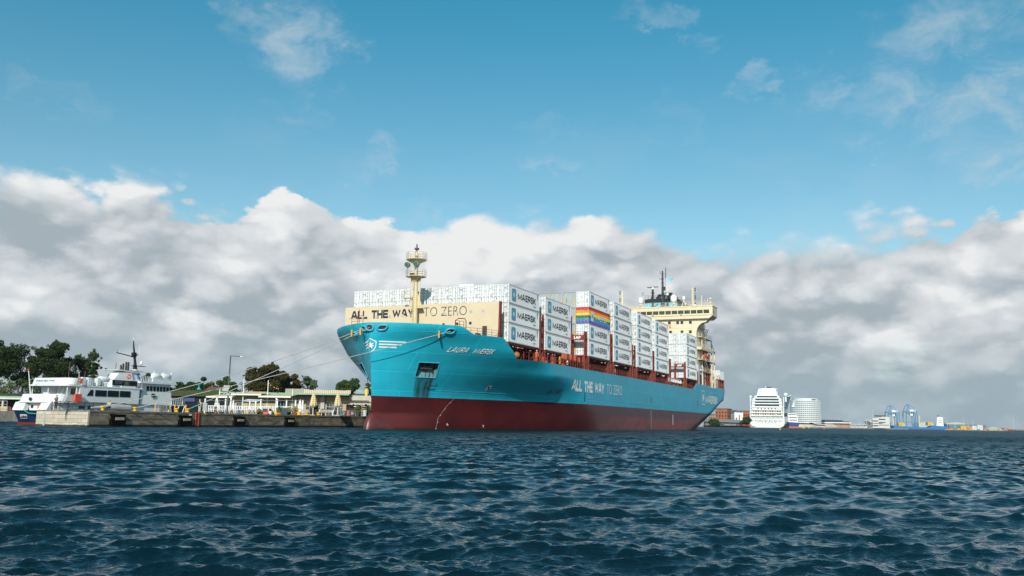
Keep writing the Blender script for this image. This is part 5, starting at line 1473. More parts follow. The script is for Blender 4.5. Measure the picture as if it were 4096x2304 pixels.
for x, zt_ in ((-36.9, 8.3), (-34.4, 7.2)): MB().bar((x, 2, 5.2), (x + .1, 2, zt_), .05).obj('aerial', mat('aerial_rust', (.22, .10, .07), .6), fe)
bw_ = MB(); bw_.rail([(-20.2, .3, 3.0), (-17.4, .6, 3.0), (-16.5, 2.6, 3.0), (-16.5, 4.8, 3.0)], 1.05, 3, .5, .03); bw_.box(-21, -17.2, .3, .4, 2.95, 3.05)
for x in (-20.8, -19.2, -18.0): bw_.bar((x, .3, 1.8), (x + .5, .3, 2.9), .1)
bw_.obj('bow_railing', FW, fe)
MB().box(-22.3, -17.6, .5, FB - .5, 1.8, 2.86).obj('bow_house_dark', DARK, fe)
MB().lathe([(.24, -.03), (.24, .02)], (-39.92, 4.4, 2.35), 12, 'x').obj('porthole', DARK, fe)
MB().box(-40.5, -40.4, 4.0, 4.4, 3.1, 3.5).obj('stern_lamp', DARK, fe)
MB().tube([(-41.2, 4.2, 1.85), (-41.3, 3.2, 1.5), (-41.2, 1.5, 1.4)], .05, 6).obj('green_rope', mat('rope_green', (.05, .45, .35), .7), fe)
# grey inflatable lying by the ferry
bo = MB().tube([(-33.5, 0, 2.3), (-30, 0, 2.42), (-27.4, 0, 2.35), (-26.9, 0, 2.3)], [.1, .42, .42, .15], 10)
qo = bo.obj('covered_boat', mat('boat_cover', (.42, .43, .42), .7)); qo.matrix_world = M_SHIP @ Matrix.Translation((-5.2 + .5, QY + 6.0, 0)); tag(qo, 'long low grey covered boat on the pier behind the ropes', 'boat')
# ================================================================ people
SKIN = mat('skin', (.50, .28, .19), .6)
def skin_obj(name, V, E_, rad, m, parent, root=0, sub=1):
    me = bpy.data.meshes.new(name); me.from_pydata(V, E_, []); me.materials.append(m)
    o = link(name, me, parent)
    o.modifiers.new('skin', 'SKIN'); 
    sv = me.skin_vertices[0].data if me.skin_vertices else None
    if sv is None:
        return o
    for k, r_ in enumerate(rad): sv[k].radius = (r_, r_) if not isinstance(r_, tuple) else r_
    sv[root].use_root = True
    md = o.modifiers.new('sub', 'SUBSURF'); md.levels = sub; md.render_levels = sub
    return o
def person(loc, rz, label, top, leg, hair, pose='stand', h=1.75, bag=None, mtx=None):
    t = thing('person', label, 'person', loc, rz); t.scale = (h / 1.75,) * 3
    sw = .0
    if pose == 'sit': hipz, kn, ft = .48, ((.12, -.42, .50), (-.12, -.42, .50)), ((.12, -.48, .06), (-.12, -.48, .06))
    elif pose == 'walk': hipz, kn, ft = .92, ((.11, -.18, .5), (-.11, .06, .5)), ((.11, -.16, .06), (-.11, .36, .12))
    else: hipz, kn, ft = .93, ((.11, -.03, .5), (-.11, -.01, .5)), ((.13, .02, .05), (-.13, .02, .05))
    hip, ch, nk, hd = (0, 0, hipz), (0, .02, hipz + .38), (0, .01, hipz + .58), (0, -.02, hipz + .70)
    if pose == 'fold': el, ha = ((.27, -.05, hipz + .22), (-.27, -.05, hipz + .22)), ((-.06, -.24, hipz + .28), (.06, -.24, hipz + .22))
    elif pose == 'sit': el, ha = ((.26, -.10, hipz + .26), (-.26, -.10, hipz + .26)), ((.12, -.33, hipz + .16), (-.12, -.33, hipz + .16))
    elif pose == 'hip': el, ha = ((.38, .05, hipz + .27), (-.28, .0, hipz + .24)), ((.2, -.03, hipz + .02), (-.26, -.08, hipz))
    else: el, ha = ((.25, .04, hipz + .26), (-.25, .04, hipz + .26)), ((.26, -.06, hipz + .01), (-.26, -.06, hipz + .01))
    V = [hip, ch, nk, (0, -.0, hipz + .64), (0, -.01, hipz + .79)]
    E_ = [(0, 1), (1, 2), (2, 3), (3, 4)]; rad = [(.13, .10), (.15, .10), (.06, .06), (.075, .085), (.055, .07)]
    for s_, k_, f_ in ((1, kn[0], ft[0]), (-1, kn[1], ft[1])):
        b = len(V); V += [(s_ * .10, 0, hipz - .06), k_, f_, (f_[0], f_[1] - .16, f_[2] - .02)]; E_ += [(0, b), (b, b + 1), (b + 1, b + 2), (b + 2, b + 3)]; rad += [.085, .06, .04, .035]
    for s_, e_, a_ in ((1, el[0], ha[0]), (-1, el[1], ha[1])):
        b = len(V); V += [(s_ * .18, .02, hipz + .50), e_, a_]; E_ += [(1, b), (b, b + 1), (b + 1, b + 2)]; rad += [.055, .042, .03]
        d = (Vector(a_) - Vector(e_)).normalized()
        for q, off in enumerate((-.03, -.01, .01, .03)):
            V.append(tuple(Vector(a_) + d * (.14 - .01 * abs(q - 1.5)) + Vector((0, off, 0)))); E_.append((b + 2, len(V) - 1)); rad.append(.009)
        V.append(tuple(Vector(a_) + d * .07 + Vector((-s_ * .05, -.02, 0)))); E_.append((b + 2, len(V) - 1)); rad.append(.011)
    skin_obj('body', V, E_, rad, SKIN, t)
    # jacket and trousers follow the same skeleton, a little fuller
    V = [(0, 0, hipz - .04), (0, 0, hipz + .15), ch, (0, .01, hipz + .53)]; E_ = [(0, 1), (1, 2), (2, 3)]; rad = [(.17, .13), (.165, .125), (.185, .13), (.09, .08)]
    for s_, e_, a_ in ((1, el[0], ha[0]), (-1, el[1], ha[1])):
        b = len(V); V += [(s_ * .19, .02, hipz + .49), e_, tuple(Vector(e_).lerp(Vector(a_), .85))]; E_ += [(2, b), (b, b + 1), (b + 1, b + 2)]; rad += [.08, .062, .048]
    skin_obj('jacket', V, E_, rad, top, t)
    V = [(0, 0, hipz)]; E_ = []; rad = [(.155, .12)]
    for s_, k_, f_ in ((1, kn[0], ft[0]), (-1, kn[1], ft[1])):
        b = len(V); V += [(s_ * .10, 0, hipz - .08), k_, (f_[0], f_[1], f_[2] + .05)]; E_ += [(0, b), (b, b + 1), (b + 1, b + 2)]; rad += [.105, .08, .06]
    skin_obj('trousers', V, E_, rad, leg, t)
    MB().ball((0, .02, hipz + .765), .11, 8, 1.0).obj('hair', hair, t, True)
    f_ = MB().box(-.035, -.02, -.115, -.10, hipz + .72, hipz + .73); f_.box(.02, .035, -.115, -.10, hipz + .72, hipz + .73); f_.hexa([(-.012, -.13, hipz + .67), (.012, -.13, hipz + .67), (-.012, -.1, hipz + .67), (.012, -.1, hipz + .67), (-.006, -.105, hipz + .71), (.006, -.105, hipz + .71), (-.006, -.1, hipz + .71), (.006, -.1, hipz + .71)]); f_.obj('face', mat('face_feature', (.25, .12, .09), .6), t)
    if bag: MB().hexa([(-.16, .12, hipz + .05), (.16, .12, hipz + .05), (-.16, .26, hipz + .05), (.16, .26, hipz + .05), (-.14, .12, hipz + .5), (.14, .12, hipz + .5), (-.14, .22, hipz + .5), (.14, .22, hipz + .5)]).obj('backpack', bag, t)
    return t
CL_ = lambda n, c_: mat(n, c_, .85, var=.15, vscale=8)
D1 = CL_('cloth_charcoal', (.03, .03, .035)); OLV = CL_('cloth_olive', (.12, .13, .10)); BEI = CL_('cloth_beige', (.48, .38, .22)); WHT = CL_('cloth_white', (.62, .66, .70))
BRN = CL_('cloth_brown', (.25, .10, .035)); JEA = CL_('cloth_jeans', (.05, .13, .22)); GRY = CL_('cloth_grey', (.30, .32, .34)); CRM = CL_('cloth_cream', (.55, .50, .38)); PNK = CL_('cloth_pink', (.60, .12, .10))
HG = CL_('hair_grey', (.35, .33, .30)); HB = CL_('hair_brown', (.05, .025, .012)); HR = CL_('hair_red', (.45, .12, .08)); CAP = CL_('cap_pale', (.6, .6, .6))
def on_quay(px, yoff, z=QT):
    """point on the pier top in pixel column px, yoff metres behind the pier edge"""
    import math as _m
    lo, hi_ = 60.0, 260.0
    Mi = M_SHIP.inverted()
    for _ in range(40):
        mid = (lo + hi_) / 2; q = Mi @ col(px, mid, z)
        if q.y < QY + yoff: lo = mid
        else: hi_ = mid
    return col(px, lo, z)
person(on_quay(222, 3.0), R(-20), 'person in olive jacket and dark trousers standing with folded arms on the pier end', OLV, D1, HG, 'fold', 1.72)
q = on_quay(435, 1.1); person((q.x, q.y, q.z), R(-10), 'person in a beige jacket sitting on the pier edge beside the left bollard', BEI, D1, HG, 'sit', 1.75)
person(on_quay(797, 1.3), R(150), 'person in cream clothes with a pale cap and black backpack by the ladder', CRM, CRM, CAP, 'stand', 1.78, D1)
person(on_quay(861, 1.6), R(-60), 'person in white shirt and brown trousers, hand on hip, left of the street lamp', WHT, BRN, HG, 'hip', 1.68)
person(on_quay(1321, 4.0), R(170), 'person with reddish hair and a dark coat standing by the right striped parasol', D1, D1, HR, 'stand', 1.66)
person(on_quay(1336, 3.5), R(120), 'person in grey jacket and blue jeans walking past the right striped parasol', GRY, JEA, CAP, 'walk', 1.85)
person(on_quay(1346, 5.0), R(-150), 'person in dark clothes close behind the one in blue jeans', D1, D1, HB, 'walk', 1.7)
# bicycle
q = on_quay(281, 2.5)
bi = thing('bicycle', 'black bicycle parked on the pier in front of the ferry', 'bicycle', q, math.atan2(cy_, sy_) - math.pi / 2 + R(58))
for x in (-.56, .56):
    w_ = MB().ring((x, 0, .35), .33, .02, 'y', 20, 5).obj('wheel', BLACK, bi)
    s_ = MB()
    for k in range(10): a = math.pi * k / 5; s_.bar((x, 0, .35), (x + .32 * math.cos(a), 0, .35 + .32 * math.sin(a)), .006)
    s_.obj('spokes', STEEL, w_)
m_ = MB()
for a, b in (((-.56, 0, .35), (-.1, 0, .32)), ((-.56, 0, .35), (-.2, 0, .85)), ((-.2, 0, .9), (-.08, 0, .32)), ((-.1, 0, .32), (.38, 0, .82)), ((-.18, 0, .78), (.36, 0, .88)), ((.36, 0, .95), (.56, 0, .35))): m_.bar(a, b, .035)
m_.obj('frame', BLACK, bi)
MB().box(-.34, -.06, -.06, .06, .92, .99).obj('saddle', BLACK, bi)
m_ = MB(); m_.bar((.34, 0, .92), (.33, 0, 1.1), .03); m_.bar((.3, -.28, 1.1), (.3, .28, 1.1), .03); m_.obj('handlebar', BLACK, bi)
MB().box(-.75, -.35, -.14, .14, .72, .88).obj('rear_rack', DARK, bi)

for (x, y, z, lb, tp, hr) in ((7.6, -15.2, 10.65, 'crew member in orange overalls on the side deck below the second container stack', CL_('cloth_orange', (.70, .16, .04)), CAP),
                              (47.2, -15.5, 10.65, 'crew member in orange overalls by the side rail amidships of the big ship', CL_('cloth_orange', (.70, .16, .04)), CAP)):
    q = M_SHIP @ Vector((x, y, z)); person((q.x, q.y, q.z), R(20), lb, tp, tp, hr, 'stand', 1.78)
# ================================================================ restaurants and terrace
GD = 166.0     # depth of the building fronts
PY = lambda px, py, D=GD: hgt(px, py, D)
BRICK = None
def brick(h, tc, b):
    x, y, z = h.xyz(tc)
    br = h.new('ShaderNodeTexBrick'); h.put(br.inputs['Vector'], h.vec(x, z, 0.0)); br.inputs['Scale'].default_value = 1.0
    br.inputs['Brick Width'].default_value = .24; br.inputs['Row Height'].default_value = .08; br.inputs['Mortar Size'].default_value = .008
    br.inputs['Color1'].default_value = (.40, .30, .16, 1); br.inputs['Color2'].default_value = (.52, .40, .22, 1); br.inputs['Mortar'].default_value = (.4, .36, .3, 1)
    return h.mix(h.mul(h.ss(h.noise(tc, .9, 4, .6), .45, .7), .4), br.outputs[0], (.28, .22, .14))
BRICK = mat('yellow_brick', (0, 0, 0), .85, fn=brick)
CONC = mat('pale_concrete', (.50, .47, .40), .85, var=.12)
GREENR = mat('verdigris_edge', (.22, .42, .33), .6)
COPR = mat('soffit_dark', (.05, .045, .035), .8)
FRAMEB = mat('blue_grey_frame', (.33, .38, .42), .5)
def X_(px, D=GD): return col(px, D).x
rb = thing('restaurant_building', 'long low yellow brick restaurant with a green edged flat roof behind the terrace', 'restaurant', (0, 0, 0))
xl, xr = X_(905), X_(1400)
wall = MB().box(xl, xr, GD + 1.5, GD + 12, QT - .1, 5.6); wo_ = wall.obj('wall', BRICK, rb)
MB().box(X_(880), X_(1398), GD - 1.2, GD + 12.5, 5.65, 5.95).obj('roof', COPR, rb)
MB().box(X_(880) - .05, X_(1398) + .05, GD - 1.35, GD - 1.2, 5.72, 6.0).obj('roof_edge', GREENR, rb)
MB().box(X_(1120), X_(1218), GD + 3, GD + 3.2, 5.95, 6.9).obj('parapet', mat('mesh_parapet', (.35, .33, .26), .8), rb)
def striped(c1, c2, w, ax=0, name='s'):
    def fn(h, tc, b):
        q = h.xyz(tc)[ax]
        return h.mix(h.m('GREATER_THAN', h.m('FRACT', h.mul(q, 1 / w)), .5), c1, c2)
    return mat(name, (0, 0, 0), .8, fn=fn)
m_ = MB(); xa, xb = X_(1214), X_(1402); n = 24
for k in range(n):
    a, b = xa + (xb - xa) * k / n, xa + (xb - xa) * (k + 1) / n
    da = .0 if k % 8 else .08; za, zb_ = 6.7 - .1 * abs(math.sin(k * math.pi / 8)), 6.7 - .1 * abs(math.sin((k + 1) * math.pi / 8))
    lo = 6.0 + (.0 if k < n - 2 else .0); sk = .6 if k == 0 else 0
    m_.quad((a, GD - 1.0, lo - (k > n - 5) * .25 * 0), (b, GD - 1.0, lo), (b, GD - .9, zb_), (a, GD - .9, za))
m_.obj('striped_windbreak', striped((.62, .55, .42), (.42, .30, .20), .35, 0, 'windbreak_stripe'), rb)
for (a, b, z0, z1) in ((1215, 1245, 2.1, 4.7), (1248, 1290, 2.1, 4.4), (1100, 1165, 2.1, 4.5), (1298, 1345, 2.1, 4.6), (1348, 1362, 2.1, 4.4), (935, 955, 2.1, 4.2)):
    w_ = MB().box(X_(a), X_(b), GD + 1.38, GD + 1.46, z0, z1).obj('window', GLASSD, wo_)
    f_ = MB(); n = max(2, round((b - a) / 12))
    for k in range(n + 1): x = X_(a) + (X_(b) - X_(a)) * k / n; f_.box(x - .04, x + .04, GD + 1.3, GD + 1.37, z0, z1)
    for z in (z0 + .03, (z0 + z1) / 2 + .3, z1 - .03): f_.box(X_(a), X_(b), GD + 1.31, GD + 1.36, z - .04, z + .04)
    f_.obj('glazing_bar', FRAMEB, w_)
MB().box(X_(940), X_(953), GD + 1.2, GD + 1.36, 2.1, 3.0).obj('blue_door', mat('door_blue', (.03, .20, .35), .5), rb)
for a in (1283, 1275): MB().box(X_(a), X_(a) + .35, GD + 1.0, GD + 1.5, QT, 5.65).obj('pillar', CONC, rb)
# right annex
ab_ = thing('brick_annex', 'low yellow brick annex with a concrete frame just left of the ship bow', 'building', (0, 0, 0))
xa, xb = X_(1396), X_(1500)
w2 = MB().box(xa, xb, GD + .5, GD + 10, QT - .1, 5.1).obj('wall', BRICK, ab_)
MB().box(xa - .1, xb, GD + .2, GD + 10.2, 4.85, 5.75).obj('parapet', CONC, ab_)
MB().box(X_(1474), X_(1484), GD + .1, GD + .55, QT, 4.85).obj('pillar', CONC, ab_)
for k in range(4): w_ = MB().box(X_(1402 + 17 * k), X_(1414 + 17 * k), GD + .36, GD + .44, 3.85, 4.25).obj('window', GLASSD, w2); MB().box(X_(1400 + 17 * k), X_(1416 + 17 * k), GD + .44, GD + .48, 3.8, 4.3).obj('frame', WHITE, w_)
for k in range(1): MB().box(X_(1408), X_(1460), GD + 3, GD + 3.1, 6.2, 6.9).obj('roof_panel', mat('roof_panel_blue', (.25, .35, .38), .4), ab_)
MB().box(X_(1396), X_(1490), GD + 2.2, GD + 4, 5.75, 6.1).obj('roof_planting', mat('roof_green', (.045, .065, .018), .9, var=.5, vscale=6), ab_)
MB().box(X_(1452), X_(1462), GD + 1.2, GD + 1.5, 5.8, 7.1).obj('yellow_box', mat('safety_yellow', (.75, .50, .03), .6), ab_)
# kiosk
kk = thing('food_kiosk', 'black kiosk with a garland under its roof and chalk boards, left of the ship bow', 'kiosk', (0, 0, 0))
kd = 161.0; kx = lambda p: col(p, kd).x
MB().box(kx(1382), kx(1466), kd + .3, kd + 2.5, QT, 3.95).obj('booth', mat('kiosk_black', (.012, .011, .010), .7), kk)
MB().prism([(kx(1358), 4.35), (kx(1472), 4.35), (kx(1472), 4.5), (kx(1358), 4.55)], kd - .9, kd + 2.8, 'y').obj('roof', BLACK, kk)
MB().box(kx(1376), kx(1462), kd - .2, kd + .1, 2.85, 2.93).obj('counter', mat('counter_wood', (.35, .13, .05), .6), kk)
ga = MB()
for k in range(70): a = kx(1345) + (kx(1463) - kx(1345)) * rnd.random(); z = 4.1 - .12 * rnd.random() - .12 * abs(math.sin(a * 2.1)); ga.ball((a, kd - .7 + rnd.random() * .2, z), .06 + .04 * rnd.random(), 4)
ga.obj('garland', mat('garland_white', (.6, .55, .48), .8), kk)
for k, (a, b, m__) in enumerate(((1372, 1388, BLACK), (1390, 1402, ORANGE), (1404, 1423, BLACK), (1424, 1438, ORANGE))):
    o = MB().box(kx(a), kx(b), kd - .95, kd - .88, QT + .05, 2.85).obj('menu_board', m__, kk)
    MB().box(kx(a + 1.5), kx(b - 1.5), kd - .99, kd - .96, QT + .15, 2.75).obj('chalk_face', mat('chalk_board', (.015, .035, .06), .7), o)
    l_ = MB()
    for j in range(4): l_.box(kx(a + 3), kx(a + 3) + (kx(b - 3) - kx(a + 3)) * rnd.uniform(.5, 1), kd - 1.01, kd - 1.0, 2.62 - j * .15, 2.66 - j * .15)
    l_.obj('chalk_writing', WHITE, o)
MB().box(kx(1412), kx(1425), kd + .2, kd + .28, 3.6, 3.72).obj('lamp_strip', WHITE, kk)
sh = thing('shelf_rack', 'pale wooden shelf rack at the right end of the kiosk', 'shelf', (0, 0, 0))
m_ = MB(); x0_, x1_ = kx(1451), kx(1468)
for z in (2.0, 2.4, 2.8, 3.2, 3.6): m_.box(x0_, x1_, kd - 1.4, kd - 1.0, z, z + .1)
m_.obj('shelf', mat('pale_pine', (.55, .42, .25), .7), sh)
m_ = MB(); m_.box(x0_ - .05, x0_, kd - 1.4, kd - 1.0, QT, 3.75); m_.box(x1_, x1_ + .05, kd - 1.4, kd - 1.0, QT, 3.75); m_.obj('upright', mat('pale_pine', (.5, .4, .25), .7), sh)
# dark low building left of the restaurant, with roof planting, and the one far left
db = thing('dark_shed', 'long low shed with a black open front behind the ferry bow', 'shed', (0, 0, 0))
MB().box(X_(560), X_(905), GD + 3.5, GD + 12, QT - .1, 5.2).obj('wall', mat('shed_black', (.006, .006, .006), .9), db)
MB().box(X_(560), X_(905), GD + 3.0, GD + 12, 5.2, 5.4).obj('roof', COPR, db)
MB().box(X_(560), X_(905), GD + 3.2, GD + 4.2, 5.4, 6.3).obj('roof_planting', mat('roof_green', (.07, .10, .02), .9), db)
MB().box(X_(710), X_(750), GD + 3.3, GD + 3.45, 4.2, 4.9).obj('blue_sign', mat('sign_blue', (.02, .05, .18), .6), db)
d2_ = 176.0
lb_ = thing('waterside_shed', 'low shed with a green roof edge and dark bays behind the ferry stern', 'shed', (0, 0, 0))
xs0, xs1 = col(-60, d2_).x, col(560, d2_).x
MB().box(xs0, xs1, d2_ + 2, d2_ + 9, QT - .1, 4.2).obj('wall', mat('shed_brown_black', (.02, .018, .016), .9), lb_)
MB().box(xs0, xs1, d2_ - .6, d2_ + 9, 4.2, 4.65).obj('roof', mat('shed_fascia', (.62, .62, .55), .7), lb_)
MB().box(xs0, xs1, d2_ - .7, d2_ - .6, 4.6, 4.8).obj('roof_edge', GREENR, lb_)
for k in range(6): x = xs0 + 3.1 + k * 3.3; MB().box(x, x + .35, d2_, d2_ + .4, QT, 4.2).obj('pillar', CONC, lb_)
m_ = MB().box(col(-30, 168).x, col(29, 168).x, 168, 169, QT - .05, 2.75); o = m_.obj('barrier_block', mat('sand_block', (.55, .45, .28), .8)); tag(o, 'sand coloured block on the left quay edge', 'barrier')
m_ = MB().rail([(col(0, 168).x, 167.5, QT), (col(32, 168).x, 167.5, QT)], 1.8, 3, 1.0, .05); o = m_.obj('quay_railing', STEEL); tag(o, 'grey railing on the quay at the left edge of the picture', 'railing')
m_ = MB().box(col(38, 168).x, col(42, 168).x, 168, 168.3, QT, 2.6); o = m_.obj('litter_bin', mat('bin_red', (.5, .03, .03), .6)); tag(o, 'small red box by the left quay railing', 'box')
person(col(71, 190, 5.6), R(0), 'person in a dark jacket standing behind the railing above the left shed', D1, D1, HR, 'stand', 1.75)
m_ = MB().rail([(col(20, 189).x, 188.6, 5.6), (col(150, 189).x, 188.6, 5.6)], 1.1, 4, 1.6, .03); o = m_.obj('rampart_railing', DARK); tag(o, 'dark railing on the bank above the left shed', 'railing')
# pier railings by the ferry
m_ = MB().rail([(-43.3, QY + 6.8, QT), (-41.0, QY + 6.8, QT), (-38.5, QY + 6.8, QT), (-32.0, QY + 6.8, QT)], 1.05, 2, 1.4, .04); qobj(m_, 'pier_railing', mat('railing_brown', (.05, .04, .035), .6), 'low dark railing along the back of the pier before the ferry', 'railing')
for k, px in enumerate((620, 678, 698, 742)):
    q = on_quay(px, 2.0); o = MB().tube([(0, 0, 0), (0, 0, 1.05)], .09, 8).obj('marker_post', mat('post_orange', (.75, .36, .05), .6)); o.location = q; tag(o, ['short orange post beside the mesh gates, leftmost of four', 'short orange post right of the mesh gates, second of four', 'short orange post left of the ladder, third of four', 'short orange post nearest the ladder, rightmost of four'][k], 'post', 'orange posts on the pier')
for k, px in enumerate((646, 660)):
    q = on_quay(px, 2.4); t = thing('mesh_barrier', ['leaning grey mesh barrier, the left one of two', 'leaning grey mesh barrier, the right one of two'][k], 'barrier', q, R(12 * k - 6))
    m_ = MB(); 
    for a, b in (((-.8, 0, 0), (-1.0, 0, 1.2)), ((.8, 0, 0), (.6, 0, 1.2)), ((-1.0, 0, 1.2), (.6, 0, 1.2)), ((-.8, 0, .1), (.8, 0, .1))): m_.bar(a, b, .06)
    m_.obj('frame', STEEL, t); m_ = MB()
    for j in range(12): m_.bar((-.78 + .13 * j, 0, .1), (-.98 + .13 * j, 0, 1.2), .015)
    m_.obj('mesh', STEEL, t)

# street lamp
q = on_quay(908, 2.0, QT); D_ = q.y
t = thing('street_lamp', 'tall thin grey street lamp with a long flat arm standing on the quay', 'street lamp', q)
ztop_ = hgt(918, 1422, D_) - QT
MB().tube([(0, 0, 0), (0, 0, ztop_ * .5), (0, 0, ztop_)], [.15, .11, .09], 8).obj('pole', mat('lamp_grey', (.10, .095, .095), .5), t)
al = (968 - 918) * D_ / F_PX
MB().bar((0, 0, ztop_ - .05), (al * .85, 0, ztop_ - .12), .14).obj('arm', MATS['lamp_grey'], t)
MB().hexa([(al * .8, -.15, ztop_ - .17), (al, -.15, ztop_ - .15), (al * .8, .15, ztop_ - .17), (al, .15, ztop_ - .15), (al * .8, -.12, ztop_ - .05), (al, -.12, ztop_ - .09), (al * .8, .12, ztop_ - .05), (al, .12, ztop_ - .09)]).obj('lamp_head', STEEL, t)
MB().box(-.25, .25, -.15, .1, 2.6, 2.9).obj('junction_box', STEEL, t)
# white masts and tall posts of the terrace
TD = 159.0; TX = lambda px: col(px, TD).x
for k, (px, py) in enumerate(((968, 1505), (1066, 1521), (874, 1557), (1166, 1556))):
    zt_ = hgt(px, py, TD); o = MB().tube([(0, 0, 0), (0, 0, zt_ - QT)], [.10, .075], 8).obj('awning_mast', WHITE); o.location = (TX(px), TD, QT)
    tag(o, ['tall white mast through the highest awning, left of the big tree', 'tall white mast under the big tree', 'short white mast at the leftmost awning', 'short white mast at the rightmost awning'][k], 'mast', 'white awning masts')
AWN = striped((.66, .52, .30), (.58, .40, .18), .5, 1, 'awning_fabric')
def awning(px0, px1, pyt, pyb, D, label):
    x0_, x1_ = col(px0, D).x, col(px1, D).x; zt_, zb_ = hgt(px0, pyt, D), hgt(px0, pyb, D)
    t = thing('awning', label, 'awning', (0, 0, 0), group='beige awnings over the terrace')
    m_ = MB().hexa([(x0_, D - 2.6, zb_), (x1_ - .5, D - 2.6, zb_), (x0_ + 1.8, D + .2, zt_), (x1_, D + .2, zt_), (x0_, D - 2.6, zb_ + .05), (x1_ - .5, D - 2.6, zb_ + .05), (x0_ + 1.8, D + .2, zt_ + .05), (x1_, D + .2, zt_ + .05)])
    m_.obj('canopy', AWN, t); MB().box(x0_, x1_ - .5, D - 2.72, D - 2.61, zb_ - .2, zb_ + .03).obj('front_bar', WHITE, t)
    m_ = MB(); m_.bar((x0_ + .8, D - 2.5, zb_), (x0_ + 3.2, D + .1, zt_ - .1), .08); m_.bar((x1_ - 1, D - 2.5, zb_), (x1_ - 1.5, D + .1, zt_ - .1), .08); m_.obj('strut', STEEL, t)
awning(840, 955, 1577, 1587, 160, 'beige awning farthest left on the terrace, behind the lamp post')
awning(938, 1068, 1566, 1577, 161, 'beige awning highest on the terrace, between the two tall masts')
awning(1046, 1185, 1577, 1586, 160, 'beige awning farthest right on the terrace')
t = thing('sail_shade', 'white sail shade stretched under the highest awning', 'sail shade', (0, 0, 0))
P = [(col(970, 159).x, 158.0, hgt(970, 1604, 158)), (col(997, 161).x, 160, hgt(997, 1595, 160)), (col(1057, 159).x, 159, hgt(1057, 1600, 159)), (col(1018, 157).x, 156.5, hgt(1018, 1608, 156.5))]
m_ = MB(); m_.quad(P[0], P[1], P[3]); m_.quad(P[1], P[2], P[3]); m_.merge(MB().quad(P[0], P[1], P[3]).quad(P[1], P[2], P[3]), lambda p: (p[0], p[1], p[2] - .03)); m_.obj('cloth', WHITE, t)
o = MB().tube([(P[1][0], 160, QT), P[1]], .06, 6).obj('pole', WHITE, t)
k = 0
TP = [(818, 1594), (900, 1595), (921, 1588), (931, 1600), (997, 1600), (1021, 1602), (1041, 1597), (1103, 1592), (1107, 1597), (1144, 1600), (1180, 1600), (1209, 1600)]
for j, (px, py) in enumerate(TP):
    D = 156.5; zt_ = hgt(px, py, D); o = MB().box(-.11, .11, -.11, .11, 0, zt_ - QT).obj('terrace_post', WHITE); o.location = (col(px, D).x, D, QT)
    tag(o, f'slim white post along the terrace front, {["first", "second", "third", "fourth", "fifth", "sixth", "seventh", "eighth", "ninth", "tenth", "eleventh", "twelfth"][j]} from the left', 'post', 'slim white terrace posts')
o = MB().tube([(col(px, 156.4).x, 156.35, hgt(px, 1602, 156.4)) for px in range(818, 1215, 12)], .03, 5).obj('post_cable', STEEL); tag(o, 'thin cable strung between the white terrace posts', 'cable')
# white picket rail
FD = 155.5; nseg = 9; p0, p1 = 822, 1215
for j in range(nseg):
    a, b = col(p0 + (p1 - p0) * j / nseg, FD).x, col(p0 + (p1 - p0) * (j + 1) / nseg, FD).x
    if j == 0: pass
    t = thing('terrace_railing', f'white slatted railing panel of the terrace, {ordn[j]} from the left', 'railing', (a, FD, QT), group='white railing panels of the terrace')
    if j == 0:
        m_ = MB(); L = b - a
        for z in (1.35, .75): m_.box(0, L - .05, -.06, .06, z, z + .09)
        f1 = m_.mesh('rail', WHITE); m_ = MB()
        for k in range(int(L / .3)): m_.box(.1 + .3 * k, .22 + .3 * k, -.03, .03, .35, 1.42)
        f2 = m_.mesh('slat', WHITE)
    link('rail', f1, t); link('slat', f2, t)
# benches, picnic tables
def bench(px, D, label, mw, L=1.9):
    t = thing('park_bench', label, 'bench', (col(px, D).x, D, QT), R(4))
    m_ = MB()
    for k in range(3): m_.box(-L / 2, L / 2, -.25 + .17 * k, -.12 + .17 * k, .44, .48)
    m_.obj('seat', mw, t); m_ = MB()
    for k in range(3): m_.box(-L / 2, L / 2, .27, .31, .56 + .15 * k, .68 + .15 * k)
    m_.obj('backrest', mw, t)
    for s_ in (-1, 1): MB().prism([(-.3, 0), (-.22, 0), (-.2, .4), (.22, .4), (.26, 0), (.36, 0), (.34, 1.0), (.24, 1.0), (.22, .68), (-.3, .68)], s_ * L / 2 - .06, s_ * L / 2 + .06, 'x').obj('end_frame', WHITE, t)
PALEW = mat('weathered_wood', (.42, .38, .33), .8, var=.2); BRW = mat('brown_wood', (.16, .07, .035), .7, var=.3)
bench(1229, 153, 'pale wooden bench with white ends left of the left striped parasol', PALEW, 2.3)
bench(1304, 152, 'pale wooden bench with white ends right of the round planter', PALEW, 2.3)
for j, px in enumerate((892, 940, 985, 1030, 1075)):
    t = thing('picnic_table', f'low brown picnic table below the white railing, {ordn[j]} from the left', 'table', (col(px, 152.5).x, 152.5, QT), group='brown picnic tables by the pier edge')
    MB().box(-.95, .95, -.38, .38, .68, .74).obj('tabletop', BRW, t)
    for s_ in (-1, 1): MB().box(-.95, .95, s_ * .68 - .14, s_ * .68 + .14, .42, .47).obj('seat', BRW, t)
    for s_ in (-.65, .65): m_ = MB(); m_.bar((s_, -.7, 0), (s_, -.2, .68), .08); m_.bar((s_, .7, 0), (s_, .2, .68), .08); m_.bar((s_, -.7, .4), (s_, .7, .4), .08); m_.obj('leg_frame', BRW if j else PALEW, t)
